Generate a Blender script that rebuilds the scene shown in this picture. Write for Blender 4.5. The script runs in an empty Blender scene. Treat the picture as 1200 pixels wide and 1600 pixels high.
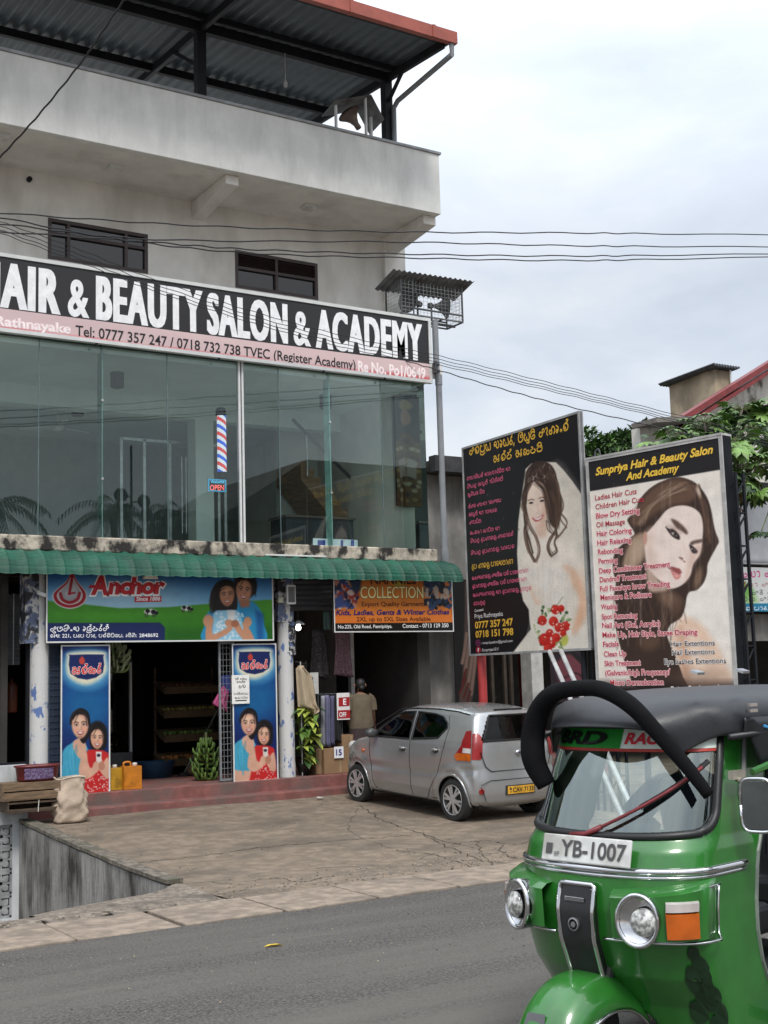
import bpy, bmesh, math, random
import numpy as np
from mathutils import Vector, Matrix
random.seed(7); rng = np.random.default_rng(7)
SC = bpy.context.scene; COL = SC.collection; PI = math.pi
# ---------------------------------------------------------------- camera, sky, sun, exposure
CAM_H = 2.05; F_PX = 1975.6
_yaw, _pit, _rol = (math.radians(a) for a in (32.616, 7.3696, -1.6486))
_f = np.array([math.sin(_yaw)*math.cos(_pit), math.cos(_yaw)*math.cos(_pit), math.sin(_pit)])
_r = np.array([math.cos(_yaw), -math.sin(_yaw), 0.]); _u = np.cross(_r, _f)
_r2 = math.cos(_rol)*_r + math.sin(_rol)*_u; _u2 = -math.sin(_rol)*_r + math.cos(_rol)*_u
CAM = np.array([0, 0, CAM_H])
cam = bpy.data.cameras.new('camera'); camo = bpy.data.objects.new('camera', cam); COL.objects.link(camo)
camo.matrix_world = Matrix([[_r2[i], _u2[i], -_f[i], CAM[i]] for i in range(3)] + [[0, 0, 0, 1]])
cam.sensor_fit = 'VERTICAL'; cam.sensor_height = 36; cam.sensor_width = 27; cam.lens = 36*F_PX/1600
cam.clip_start = .1; cam.clip_end = 2000
SC.camera = camo
SC.render.resolution_x = 768; SC.render.resolution_y = 1024
SC.view_settings.view_transform = 'Standard'; SC.view_settings.look = 'None'
SC.view_settings.exposure = EXPO = .62; SC.view_settings.gamma = 1
SUN_EL, SUN_AZ = math.radians(52), math.radians(205)      # azimuth from +Y clockwise
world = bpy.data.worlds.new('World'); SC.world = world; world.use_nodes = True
nt = world.node_tree; nt.nodes.clear()
def nd(tree, t, **k):
    n = tree.nodes.new(t)
    for a, v in k.items(): setattr(n, a, v)
    return n
wo = nd(nt, 'ShaderNodeOutputWorld'); bg = nd(nt, 'ShaderNodeBackground')
sky = nd(nt, 'ShaderNodeTexSky', sky_type='NISHITA', sun_disc=False, sun_elevation=SUN_EL, sun_rotation=SUN_AZ, altitude=50, air_density=1.0, dust_density=2.0, ozone_density=1.0)
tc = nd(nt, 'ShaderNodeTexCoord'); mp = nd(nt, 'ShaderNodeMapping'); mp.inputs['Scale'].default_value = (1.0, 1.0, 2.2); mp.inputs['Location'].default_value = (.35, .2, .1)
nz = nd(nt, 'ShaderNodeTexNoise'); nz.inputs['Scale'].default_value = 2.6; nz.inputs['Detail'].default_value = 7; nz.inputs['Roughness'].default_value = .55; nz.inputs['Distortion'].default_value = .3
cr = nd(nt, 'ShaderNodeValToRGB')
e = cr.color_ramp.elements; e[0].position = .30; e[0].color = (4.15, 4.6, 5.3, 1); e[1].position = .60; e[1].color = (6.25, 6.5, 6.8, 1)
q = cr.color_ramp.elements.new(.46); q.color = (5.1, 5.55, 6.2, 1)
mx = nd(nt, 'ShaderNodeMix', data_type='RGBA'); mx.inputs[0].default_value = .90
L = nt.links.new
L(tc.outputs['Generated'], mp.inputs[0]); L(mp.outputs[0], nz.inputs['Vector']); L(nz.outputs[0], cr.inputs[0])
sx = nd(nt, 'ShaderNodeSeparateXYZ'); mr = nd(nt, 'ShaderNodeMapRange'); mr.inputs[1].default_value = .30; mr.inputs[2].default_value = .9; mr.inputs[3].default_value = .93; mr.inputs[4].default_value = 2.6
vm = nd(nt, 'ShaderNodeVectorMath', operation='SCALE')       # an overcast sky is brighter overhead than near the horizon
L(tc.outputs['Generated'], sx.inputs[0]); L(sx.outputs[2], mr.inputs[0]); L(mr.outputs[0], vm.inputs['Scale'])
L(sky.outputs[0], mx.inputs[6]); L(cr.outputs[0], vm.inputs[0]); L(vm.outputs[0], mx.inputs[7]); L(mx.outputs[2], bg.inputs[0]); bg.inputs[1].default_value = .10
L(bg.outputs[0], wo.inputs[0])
sl = bpy.data.lights.new('sun', 'SUN'); sl.energy = 1.5; sl.angle = math.radians(14); sl.color = (1, .96, .9)
so = bpy.data.objects.new('sun', sl); COL.objects.link(so)
_sd = Vector((math.sin(SUN_AZ)*math.cos(SUN_EL), math.cos(SUN_AZ)*math.cos(SUN_EL), math.sin(SUN_EL)))
so.rotation_euler = _sd.to_track_quat('Z', 'Y').to_euler(); so.location = (0, -10, 30)

# ---------------------------------------------------------------- where a photo point lies on a known plane of the place
def _ray(x, y): return _f + (x-600)/F_PX*_r2 - (y-800)/F_PX*_u2
def on_y(x, y, Y): d = _ray(x, y); return CAM + d*(Y/d[1])
def on_x(x, y, X): d = _ray(x, y); return CAM + d*(X/d[0])
def on_z(x, y, Z): d = _ray(x, y); return CAM + d*((Z-CAM_H)/d[2])
def to_px(P):
    d = np.asarray(P, float) - CAM; z = d @ _f
    return np.stack([600 + F_PX*(d @ _r2)/z, 800 - F_PX*(d @ _u2)/z], -1)

# ---------------------------------------------------------------- objects
def tag(o, label=None, cat=None, group=None, kind=None):
    if label: o['label'] = label
    if cat: o['category'] = cat
    if group: o['group'] = group
    if kind: o['kind'] = kind
    return o
def thing(name, label, cat, loc=(0, 0, 0), rz=0, group=None):
    o = bpy.data.objects.new(name, None); COL.objects.link(o)
    o.location = [float(v) for v in loc]; o.rotation_euler = (0, 0, rz); o.empty_display_size = .1
    return tag(o, label, cat, group)
def copy_tree(o, parent=None):
    c = o.copy(); COL.objects.link(c)
    if parent: c.parent = parent
    for ch in list(o.children): copy_tree(ch, c)
    return c

class MB:
    """collects shapes and links them as one mesh object"""
    def __init__(s): s.v = []; s.f = []; s.mi = []; s.seg = []
    def cut(s): s.seg.append((len(s.v), len(s.f)))                   # what follows becomes a part of its own when built
    def each(s, name, *a, **k):
        g = [q for q in s.seg] or [(0, 0)]; g = ([(0, 0)] if g[0] != (0, 0) else [])+g+[(len(s.v), len(s.f))]; o = None
        for (v0, f0), (v1, f1) in zip(g, g[1:]):
            if f1 > f0: b = MB(); b.v = s.v[v0:v1]; b.f = [tuple(i-v0 for i in f) for f in s.f[f0:f1]]; b.mi = s.mi[f0:f1]; o = b.build(name, *a, **k)
        return o
    def add(s, vs, fs, m=0):
        n = len(s.v); s.v += [tuple(float(c) for c in v) for v in vs]; s.f += [tuple(i+n for i in f) for f in fs]; s.mi += [m]*len(fs); return s
    def box(s, a, b, m=0):
        (x0, y0, z0), (x1, y1, z1) = a, b
        vs = [(x0,y0,z0),(x1,y0,z0),(x1,y1,z0),(x0,y1,z0),(x0,y0,z1),(x1,y0,z1),(x1,y1,z1),(x0,y1,z1)]
        return s.add(vs, [(0,3,2,1),(4,5,6,7),(0,1,5,4),(1,2,6,5),(2,3,7,6),(3,0,4,7)], m)
    def obox(s, c, ax, h, m=0):
        c = np.array(c, float); A = [np.array(a, float)*k for a, k in zip(ax, h)]
        vs = [c + sx*A[0] + sy*A[1] + sz*A[2] for sz in (-1, 1) for sx, sy in ((-1,-1),(1,-1),(1,1),(-1,1))]
        return s.add(vs, [(0,3,2,1),(4,5,6,7),(0,1,5,4),(1,2,6,5),(2,3,7,6),(3,0,4,7)], m)
    def bar(s, a, b, w, h, m=0, up=(0, 0, 1)):
        a = np.array(a, float); b = np.array(b, float); d = b-a; l = np.linalg.norm(d); d /= l
        u = np.array(up, float)
        if abs(d @ u) > .98: u = np.array((1., 0, 0))
        x = np.cross(d, u); x /= np.linalg.norm(x); y = np.cross(x, d)
        return s.obox((a+b)/2, (x, d, y), (w/2, l/2, h/2), m)
    def tube(s, pts, r, n=8, m=0, cap=True):
        P = np.array(pts, float); k = len(P); R = np.full(k, r, float) if np.isscalar(r) else np.array(r, float)
        T = np.gradient(P, axis=0); T /= np.linalg.norm(T, axis=1)[:, None] + 1e-12
        u = np.array((0, 0, 1.)) if abs(T[0][2]) < .9 else np.array((1., 0, 0))
        vs = []
        for i in range(k):
            u = u - (u @ T[i])*T[i]; u /= np.linalg.norm(u) + 1e-12; w = np.cross(T[i], u)
            for j in range(n):
                a = 2*PI*j/n; vs.append(P[i] + R[i]*(math.cos(a)*u + math.sin(a)*w))
        fs = [(i*n+j, i*n+(j+1) % n, (i+1)*n+(j+1) % n, (i+1)*n+j) for i in range(k-1) for j in range(n)]
        if cap: fs += [tuple(range(n-1, -1, -1)), tuple((k-1)*n+j for j in range(n))]
        return s.add(vs, fs, m)
    def lathe(s, c, prof, n=16, m=0, ax=(0, 0, 1), sq=(1, 1), cap=True):
        c = np.array(c, float); d = np.array(ax, float); d /= np.linalg.norm(d)
        u = np.array((1., 0, 0)) if abs(d[0]) < .9 else np.array((0, 1., 0)); u = u-(u@d)*d; u /= np.linalg.norm(u); w = np.cross(d, u)
        vs = [c + h*d + r*(math.cos(2*PI*j/n)*u*sq[0] + math.sin(2*PI*j/n)*w*sq[1]) for r, h in prof for j in range(n)]
        k = len(prof); fs = [(i*n+j, i*n+(j+1) % n, (i+1)*n+(j+1) % n, (i+1)*n+j) for i in range(k-1) for j in range(n)]
        if cap: fs += [tuple(range(n-1, -1, -1)), tuple((k-1)*n+j for j in range(n))]
        return s.add(vs, fs, m)
    def prism(s, poly, o, U, V, N, d, m=0):
        o, U, V, N = (np.array(a, float) for a in (o, U, V, N)); n = len(poly)
        vs = [o + x*U + y*V for x, y in poly] + [o + x*U + y*V + d*N for x, y in poly]
        return s.add(vs, [tuple(range(n-1, -1, -1)), tuple(range(n, 2*n))] + [(i, (i+1) % n, n+(i+1) % n, n+i) for i in range(n)], m)
    def grid(s, P, m=0, keep=None):
        P = np.asarray(P, float); a, b = P.shape[:2]
        fs = [(i*b+j, i*b+j+1, (i+1)*b+j+1, (i+1)*b+j) for i in range(a-1) for j in range(b-1) if keep is None or keep[i][j]]
        return s.add(P.reshape(-1, 3), fs, m)
    def build(s, name, mats, parent=None, smooth=False, bevel=0, solid=0, subsurf=0, auto=None, loc=None, local=False):
        if len(s.seg) > 1 and name.startswith('lettering'): return s.each(name, mats, parent, smooth, bevel, solid, subsurf, auto, loc, local)
        vs = s.v
        if parent and not local:
            A = np.array(wmat(parent).inverted()); V = np.array(s.v); vs = (V @ A[:3, :3].T + A[:3, 3]).tolist()
        me = bpy.data.meshes.new(name); me.from_pydata(vs, [], s.f)
        for mm in (mats if isinstance(mats, (list, tuple)) else [mats]): me.materials.append(mm)
        if any(s.mi): me.polygons.foreach_set('material_index', s.mi)
        bm = bmesh.new(); bm.from_mesh(me); bmesh.ops.recalc_face_normals(bm, faces=bm.faces); bm.to_mesh(me); bm.free()
        if smooth: me.polygons.foreach_set('use_smooth', [True]*len(me.polygons))
        if auto:
            me.polygons.foreach_set('use_smooth', [True]*len(me.polygons)); me.set_sharp_from_angle(angle=math.radians(auto))
        me.update()
        o = bpy.data.objects.new(name, me); COL.objects.link(o)
        if parent:
            o.parent = parent
        if loc is not None: o.location = loc
        if solid: md = o.modifiers.new('solid', 'SOLIDIFY'); md.thickness = solid; md.offset = 0
        if subsurf: md = o.modifiers.new('sub', 'SUBSURF'); md.levels = md.render_levels = subsurf
        if bevel: md = o.modifiers.new('bevel', 'BEVEL'); md.width = bevel; md.segments = 2; md.limit_method = 'ANGLE'; md.angle_limit = .7
        return o
def wmat(o):
    M = Matrix.LocRotScale(o.location, o.rotation_euler, o.scale)
    return wmat(o.parent) @ M if o.parent else M
def spline(pts, n=8, closed=False):
    P = np.array(pts, float); k = len(P); out = []
    R = range(k) if closed else range(k-1)
    for i in R:
        p0 = P[(i-1) % k] if closed or i > 0 else 2*P[0]-P[1]
        p1 = P[i]; p2 = P[(i+1) % k]
        p3 = P[(i+2) % k] if closed or i+2 < k else 2*P[-1]-P[-2]
        for t in np.arange(n)/n:
            out.append(.5*((2*p1) + (p2-p0)*t + (2*p0-5*p1+4*p2-p3)*t*t + (3*p1-p0-3*p2+p3)*t**3))
    if not closed: out.append(P[-1])
    return np.array(out)
def s2l(c):
    c = np.asarray(c, float)/255
    return np.where(c <= .04045, c/12.92, ((c+.055)/1.055)**2.4)

# ---------------------------------------------------------------- materials
MATS = {}
def mat(name, col, rough=.6, metal=0, var=.18, scale=4, bump=0, bscale=40, stretch=(1, 1, 1), col2=None, lo=.42, hi=.62, spec=.5, coat=0, detail=6, dirt=None, dlo=.5, dhi=.7, dscale=1.2, dstretch=(1, 1, 1)):
    """procedural surface: base colour broken up by noise, optional second colour in patches, optional dirt stains, bump"""
    m = bpy.data.materials.new(name); m.use_nodes = True; t = m.node_tree; b = t.nodes['Principled BSDF']; L = t.links.new
    b.inputs['Roughness'].default_value = rough; b.inputs['Metallic'].default_value = metal; b.inputs['Specular IOR Level'].default_value = spec
    if coat: b.inputs['Coat Weight'].default_value = coat; b.inputs['Coat Roughness'].default_value = .05
    tc = nd(t, 'ShaderNodeTexCoord')
    def noise(sc, st, det=detail, seed=0.):
        mp = nd(t, 'ShaderNodeMapping'); mp.inputs['Scale'].default_value = st; mp.inputs['Location'].default_value = (seed, seed*.7, -seed)
        n = nd(t, 'ShaderNodeTexNoise'); n.inputs['Scale'].default_value = sc; n.inputs['Detail'].default_value = det; n.inputs['Roughness'].default_value = .6
        L(tc.outputs['Object'], mp.inputs[0]); L(mp.outputs[0], n.inputs['Vector']); return n
    c = np.array(col[:3], float); c2 = np.array(col2[:3], float) if col2 is not None else None
    n = noise(scale, stretch)
    r = nd(t, 'ShaderNodeValToRGB'); e = r.color_ramp.elements
    e[0].position = lo; e[1].position = hi
    e[0].color = (*np.clip(c*(1-var), 0, 1), 1); e[1].color = (*np.clip(c*(1+var) if c2 is None else c2, 0, 1), 1)
    L(n.outputs[0], r.inputs[0]); out = r.outputs[0]
    if dirt is not None:
        n2 = noise(dscale, dstretch, 8, 3.3); r2 = nd(t, 'ShaderNodeValToRGB'); r2.color_ramp.elements[0].position = dlo; r2.color_ramp.elements[1].position = dhi
        x = nd(t, 'ShaderNodeMix', data_type='RGBA'); x.inputs[7].default_value = (*dirt[:3], 1)
        L(n2.outputs[0], r2.inputs[0]); L(r2.outputs[0], x.inputs[0]); L(out, x.inputs[6]); out = x.outputs[2]
    L(out, b.inputs['Base Color'])
    if bump:
        n3 = noise(bscale, (1, 1, 1), 5, 1.7); bp = nd(t, 'ShaderNodeBump'); bp.inputs['Strength'].default_value = bump; bp.inputs['Distance'].default_value = .02
        L(n3.outputs[0], bp.inputs['Height']); L(bp.outputs[0], b.inputs['Normal'])
    MATS[name] = m; return m
def glass(name, tint, refl_rough=.02, ior=1.5, boost=1.0, rcol=(1, 1, 1)):
    m = bpy.data.materials.new(name); m.use_nodes = True; t = m.node_tree; t.nodes.remove(t.nodes['Principled BSDF']); L = t.links.new
    o = t.nodes['Material Output']; f = nd(t, 'ShaderNodeFresnel'); f.inputs[0].default_value = ior
    mu = nd(t, 'ShaderNodeMath', operation='MULTIPLY'); mu.inputs[1].default_value = boost; mu.use_clamp = True
    tr = nd(t, 'ShaderNodeBsdfTransparent'); tr.inputs[0].default_value = (*tint, 1); g = nd(t, 'ShaderNodeBsdfGlossy'); g.inputs['Roughness'].default_value = refl_rough; g.inputs[0].default_value = (*rcol, 1)
    x = nd(t, 'ShaderNodeMixShader'); L(f.outputs[0], mu.inputs[0]); L(mu.outputs[0], x.inputs[0]); L(tr.outputs[0], x.inputs[1]); L(g.outputs[0], x.inputs[2]); L(x.outputs[0], o.inputs[0])
    return m
def emit(name, col, k):
    m = bpy.data.materials.new(name); m.use_nodes = True; b = m.node_tree.nodes['Principled BSDF']
    b.inputs['Base Color'].default_value = (*col, 1); b.inputs['Emission Color'].default_value = (*col, 1); b.inputs['Emission Strength'].default_value = k
    return m
def ink(col, rough=.5):
    """flat printed colour given as it looks in daylight (sRGB 0-255)"""
    k = 'ink_%d_%d_%d' % tuple(col)
    if k not in MATS: mat(k, s2l(col), rough, var=.06, scale=9)
    return MATS[k]
# ---------------------------------------------------------------- flat printed panels: a frame in the world, inks, lettering
PRINT = bpy.data.materials.new('printed_vinyl'); PRINT.use_nodes = True
_b = PRINT.node_tree.nodes['Principled BSDF']; _a = nd(PRINT.node_tree, 'ShaderNodeVertexColor', layer_name='col')
PRINT.node_tree.links.new(_a.outputs[0], _b.inputs['Base Color']); _b.inputs['Roughness'].default_value = .45; _b.inputs['Specular IOR Level'].default_value = .35
INK_K = .72                                             # print albedo relative to the colour it shows under this sky
TXT = {}
def text_shape(s, off=0., shear=0., sp=1.):
    k = (s, off, shear, sp)
    if k not in TXT:
        cu = bpy.data.curves.new('t', 'FONT'); cu.body = s; cu.offset = off; cu.shear = shear; cu.resolution_u = 4; cu.space_character = sp
        o = bpy.data.objects.new('t', cu); COL.objects.link(o)
        dg = bpy.context.evaluated_depsgraph_get(); dg.update()
        me = bpy.data.meshes.new_from_object(o.evaluated_get(dg))
        v = np.array([x.co[:2] for x in me.vertices]) if len(me.vertices) else np.zeros((0, 2)); f = [tuple(p.vertices) for p in me.polygons]
        bpy.data.objects.remove(o); bpy.data.curves.remove(cu); bpy.data.meshes.remove(me)
        TXT[k] = (v, f)
    return TXT[k]
CAPH = None
class Panel:
    def __init__(s, o, U, w, h, V=(0, 0, 1)):
        s.o = np.array(o, float); s.U = np.array(U, float)/np.linalg.norm(U); s.V = np.array(V, float)/np.linalg.norm(V)
        s.N = np.cross(s.U, s.V); s.w = w; s.h = h
        if s.N @ (CAM-s.o) < 0: s.N = -s.N
        s.T = lambda p: p; s.k = 1
    def P(s, u, v, d=0): return s.o + u*s.U + v*s.V + d*s.N
    def uv(s, px, py):
        d = _ray(px, py); t = ((s.o-CAM) @ s.N)/(d @ s.N); q = CAM + d*t - s.o
        return np.array((q @ s.U, q @ s.V))
    def slab(s, name, m, parent=None, thick=.03, back=0., grow=0., bevel=0):
        b = MB(); g = grow
        b.prism([(-g, -g), (s.w+g, -g), (s.w+g, s.h+g), (-g, s.h+g)], s.P(0, 0, -back), s.U, s.V, -s.N, thick)
        return b.build(name, m, parent, bevel=bevel)
    def frame(s, name, m, parent, t=.03, d=.03, proud=.012, out=0.):
        b = MB(); a = out
        for (x0, y0, x1, y1) in ((-a, -a, s.w+a, t-a), (-a, s.h-t+a, s.w+a, s.h+a), (-a, t-a, t-a, s.h-t+a), (s.w-t+a, t-a, s.w+a, s.h-t+a)):
            b.prism([(x0, y0), (x1, y0), (x1, y1), (x0, y1)], s.P(0, 0, proud), s.U, s.V, -s.N, d)
        return b.build(name, m, parent)
    # ---- inks
    def canvas(s, nx, ny):
        s.nx, s.ny = nx, ny
        uu, vv = np.meshgrid(np.linspace(0, s.w, nx), np.linspace(s.h, 0, ny))
        s.W = s.o + uu[..., None]*s.U + vv[..., None]*s.V
        q = to_px(s.W); s.X = q[..., 0]; s.Y = q[..., 1]
        s.C = np.ones((ny, nx, 3)); s.T = lambda p: p; s.k = 1
        return s
    def xf(s, ox, oy, k): s.T = lambda p: np.asarray(p, float)/k + np.array((ox, oy)); s.k = k; return s
    def fill(s, col): s.C[:] = col
    def mix(s, m, col):
        m = np.clip(m, 0, 1)[..., None]; s.C = s.C*(1-m) + np.asarray(col, float)*m
    def poly(s, pts, col, blur=1.0, sm=0, a=1., mul=None):
        pts = np.array(pts, float)
        p = s.T(pts)
        if sm: p = spline(p, sm, True)
        x0, y0 = p.min(0)-blur; x1, y1 = p.max(0)+blur
        X, Y = s.X, s.Y; sel = (X > x0) & (X < x1) & (Y > y0) & (Y < y1)
        if not sel.any(): return
        x, y = X[sel], Y[sel]; ins = np.zeros(len(x), bool); dd = np.full(len(x), 1e9)
        for i in range(len(p)):
            ax, ay = p[i]; bx, by = p[(i+1) % len(p)]
            c = (ay > y) != (by > y)
            with np.errstate(all='ignore'): ins ^= c & (x < (bx-ax)*(y-ay)/(by-ay+1e-12)+ax)
            ex, ey = bx-ax, by-ay; t = np.clip(((x-ax)*ex+(y-ay)*ey)/(ex*ex+ey*ey+1e-9), 0, 1)
            dd = np.minimum(dd, (x-ax-t*ex)**2+(y-ay-t*ey)**2)
        sd = np.where(ins, 1, -1)*np.sqrt(dd); m = np.clip(.5+sd/blur, 0, 1)*a
        if mul is not None: m = m*mul[sel]
        full = np.zeros(X.shape); full[sel] = m; s.mix(full, col)
    def ell(s, c, r, col, blur=.25, ang=0, a=1.):
        c = np.array(c, float)
        c = s.T(c); r = np.array(r, float)/getattr(s, 'k', 1); ca, sa = math.cos(ang), math.sin(ang)
        dx, dy = s.X-c[0], s.Y-c[1]; q = np.sqrt(((dx*ca+dy*sa)/r[0])**2+((-dx*sa+dy*ca)/r[1])**2)
        s.mix(np.clip((1-q)/blur+.5, 0, 1)*a, col)
    def line(s, pts, wd, col, blur=.8, sm=6, a=1.):
        pts = np.array(pts, float)
        p = s.T(pts); p = spline(p, sm) if sm and len(p) > 2 else p
        dd = np.full(s.X.shape, 1e9)
        for i in range(len(p)-1):
            ax, ay = p[i]; ex, ey = p[i+1]-p[i]; t = np.clip(((s.X-ax)*ex+(s.Y-ay)*ey)/(ex*ex+ey*ey+1e-9), 0, 1)
            dd = np.minimum(dd, (s.X-ax-t*ex)**2+(s.Y-ay-t*ey)**2)
        s.mix(np.clip((wd/getattr(s, 'k', 1)/2-np.sqrt(dd))/blur+.5, 0, 1)*a, col)
    def soft(s, n=1, grain=.03, seed=0):
        """ink spread, print grain and uneven fading of a weathered vinyl print"""
        for _ in range(n):
            q = np.pad(s.C, ((1, 1), (1, 1), (0, 0)), 'edge'); s.C = (q[:-2, 1:-1]+q[2:, 1:-1]+q[1:-1, :-2]+q[1:-1, 2:]+2*q[1:-1, 1:-1])/6
        r3 = np.random.default_rng(seed); k = r3.normal(0, 1, (s.ny//14+3, s.nx//14+3)); yy, xx = np.meshgrid(np.linspace(0, k.shape[0]-1.001, s.ny), np.linspace(0, k.shape[1]-1.001, s.nx), indexing='ij'); a, b_ = yy.astype(int), xx.astype(int); f, g = yy-a, xx-b_
        lo = (k[a, b_]*(1-f)*(1-g)+k[a+1, b_]*f*(1-g)+k[a, b_+1]*(1-f)*g+k[a+1, b_+1]*f*g)
        s.C = s.C*(1+grain*.8*lo+grain*r3.normal(0, 1, s.X.shape))[..., None]; return s
    def print(s, name, parent, d=.002, K=None):
        b = MB(); b.grid(s.W + d*s.N); o = b.build(name, PRINT, parent)
        at = o.data.attributes.new('col', 'FLOAT_COLOR', 'POINT')
        c = np.ones((s.nx*s.ny, 4)); c[:, :3] = np.clip(s2l(np.clip(s.C.reshape(-1, 3), 0, 255))*(K or INK_K), 0, .92)
        at.data.foreach_set('color', c.ravel().astype(np.float32))
        return o
    # ---- lettering: baseline left and right and cap height given in photo points (through s.T)
    def _place(s, b, v2, f, d, T0, T1, hgt, base_h):
        pass
    def text(s, b, st, bl, br, cap, off=.0, shear=0., d=.004, m=0, uvs=False, fat=0., sp=1.):
        global CAPH; b.cut()
        if CAPH is None: h = text_shape('H')[0]; CAPH = h[:, 1].max()
        v, f = text_shape(st, off, shear, sp)
        if not len(v): return
        if uvs: p0, p1, hh = np.array(bl, float), np.array(br, float), cap
        else:
            q0, q1 = s.T(np.array(bl, float)), s.T(np.array(br, float)); p0, p1 = s.uv(*q0), s.uv(*q1)
            hh = abs(s.uv(q0[0], q0[1]-cap/getattr(s, 'k', 1))[1]-p0[1])
        x0, x1 = v[:, 0].min(), v[:, 0].max(); t = (v[:, 0]-x0)/(x1-x0)
        uvp = p0 + t[:, None]*(p1-p0) + np.stack([0*t, v[:, 1]/CAPH*hh], 1)
        kx = np.linalg.norm(p1-p0)/(x1-x0)
        for i, dx in enumerate(np.linspace(-fat, fat, 5) if fat else (0,)): b.add(s.o + (uvp[:, :1]+dx*kx)*s.U + uvp[:, 1:]*s.V + (d+.0004*i)*s.N, f, m)
    def sinhala(s, b, code, bl, br, xh, wd=.13, d=.004, m=0):
        b.cut()
        q0, q1 = s.T(np.array(bl, float)), s.T(np.array(br, float)); p0, p1 = s.uv(*q0), s.uv(*q1)
        hh = .86*abs(s.uv(q0[0], q0[1]-xh/getattr(s, 'k', 1))[1]-p0[1]); wd *= .82
        strokes, W = sinhala_strokes(code)
        kx = np.linalg.norm(p1-p0)/W; ex = (p1-p0)/np.linalg.norm(p1-p0)
        for p in strokes:
            q = p0 + p[:, :1]*kx*ex + np.stack([0*p[:, 0], p[:, 1]*hh], 1)
            n = len(q); t = np.gradient(q, axis=0); t /= np.linalg.norm(t, axis=1)[:, None]+1e-12
            nn = np.stack([-t[:, 1], t[:, 0]], 1)*wd*hh/2
            q[0] -= t[0]*wd*hh*.4; q[-1] += t[-1]*wd*hh*.4
            a = np.concatenate([q+nn, q-nn]); dz = d + .0004*rng.random()
            b.add(s.o + a[:, :1]*s.U + a[:, 1:]*s.V + dz*s.N, [(i, i+1, n+i+1, n+i) for i in range(n-1)], m)
    def rect(s, b, pts, d=.003, m=0):
        q = [s.uv(*s.T(np.array(p, float))) for p in pts]
        b.add([s.P(u, v, d) for u, v in q], [tuple(range(len(q)))], m)
def px_panel(tl, br, Y):
    """upright panel facing the road on the plane y = Y"""
    a = on_y(*tl, Y); c = on_y(*br, Y)
    return Panel((a[0], Y, c[2]), (1, 0, 0), c[0]-a[0], a[2]-c[2])

def face(p, c, rx, ry, sk, tilt=0., smile=1., seed=0):
    """a printed portrait face in soft layers: base, side tone, cheeks, sockets, eyes, brows, nose, smiling mouth"""
    sk = np.array(sk, float); dk = sk*np.array((.72, .64, .62)); lt = np.minimum(sk*1.13+8, 250); ct, st = math.cos(tilt), math.sin(tilt)
    q = lambda u, v: (c[0]+(u*ct-v*st)*rx, c[1]+(u*st+v*ct)*ry)
    p.poly([q(-.98, -.25), q(-.75, -.8), q(0, -1.02), q(.75, -.8), q(.98, -.25), q(.9, .3), q(.55, .8), q(.12, 1.02), q(-.12, 1.02), q(-.55, .8), q(-.9, .3)], dk*.6+sk*.4, rx*.05, 4)
    p.ell(q(-.04, -.05), (rx*.86, ry*.9), sk, .35, tilt); p.ell(q(-.1, -.55), (rx*.55, ry*.3), lt, 1., tilt, .7); p.ell(q(0, .02), (rx*.14, ry*.36), lt, 1., tilt, .6)
    for sg in (-1, 1):
        p.ell(q(sg*.48, .22), (rx*.26, ry*.2), sk*np.array((1.06, .92, .9)), 1., tilt, .6); p.ell(q(sg*.42, -.17), (rx*.28, ry*.15), dk, .9, tilt, .35)
        p.ell(q(sg*.42, -.14), (rx*.19, ry*.07), (232, 226, 220), .5, tilt); p.ell(q(sg*.42, -.14), (rx*.085, ry*.075), (44, 30, 26), .5, tilt)
        p.line([q(sg*.22, -.15), q(sg*.42, -.23), q(sg*.64, -.14)], rx*.06, (50, 34, 30), .6, 4, .8); p.line([q(sg*.18, -.33), q(sg*.42, -.42), q(sg*.70, -.32)], rx*.10, (44, 30, 26), .6, 4, .85)
    p.ell(q(.12, .12), (rx*.10, ry*.16), dk, 1., tilt, .5); p.ell(q(-.09, .25), (rx*.05, ry*.03), dk*.6, .7, tilt, .8); p.ell(q(.10, .25), (rx*.05, ry*.03), dk*.6, .7, tilt, .8)
    p.poly([q(-.42, .42), q(0, .46), q(.42, .42), q(.24, .66), q(0, .72), q(-.24, .66)], (166, 66, 66), .5, 4); p.poly([q(-.33, .46), q(0, .49), q(.33, .46), q(.17, .58), q(0, .61), q(-.17, .58)], (246, 240, 234), .4, 4)
    p.ell(q(0, .86), (rx*.3, ry*.07), dk, 1., tilt, .5)
def strands(p, pts, n, jit, wd, cols, a=.8, seed=0):
    r3 = np.random.default_rng(seed); P = np.array(pts, float)
    for i in range(n):
        o = r3.normal(0, jit, 2); p.line(P+o+r3.normal(0, jit*.45, P.shape), wd*r3.uniform(.5, 1.2), cols[r3.integers(len(cols))], 1.0, 5, a)
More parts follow.
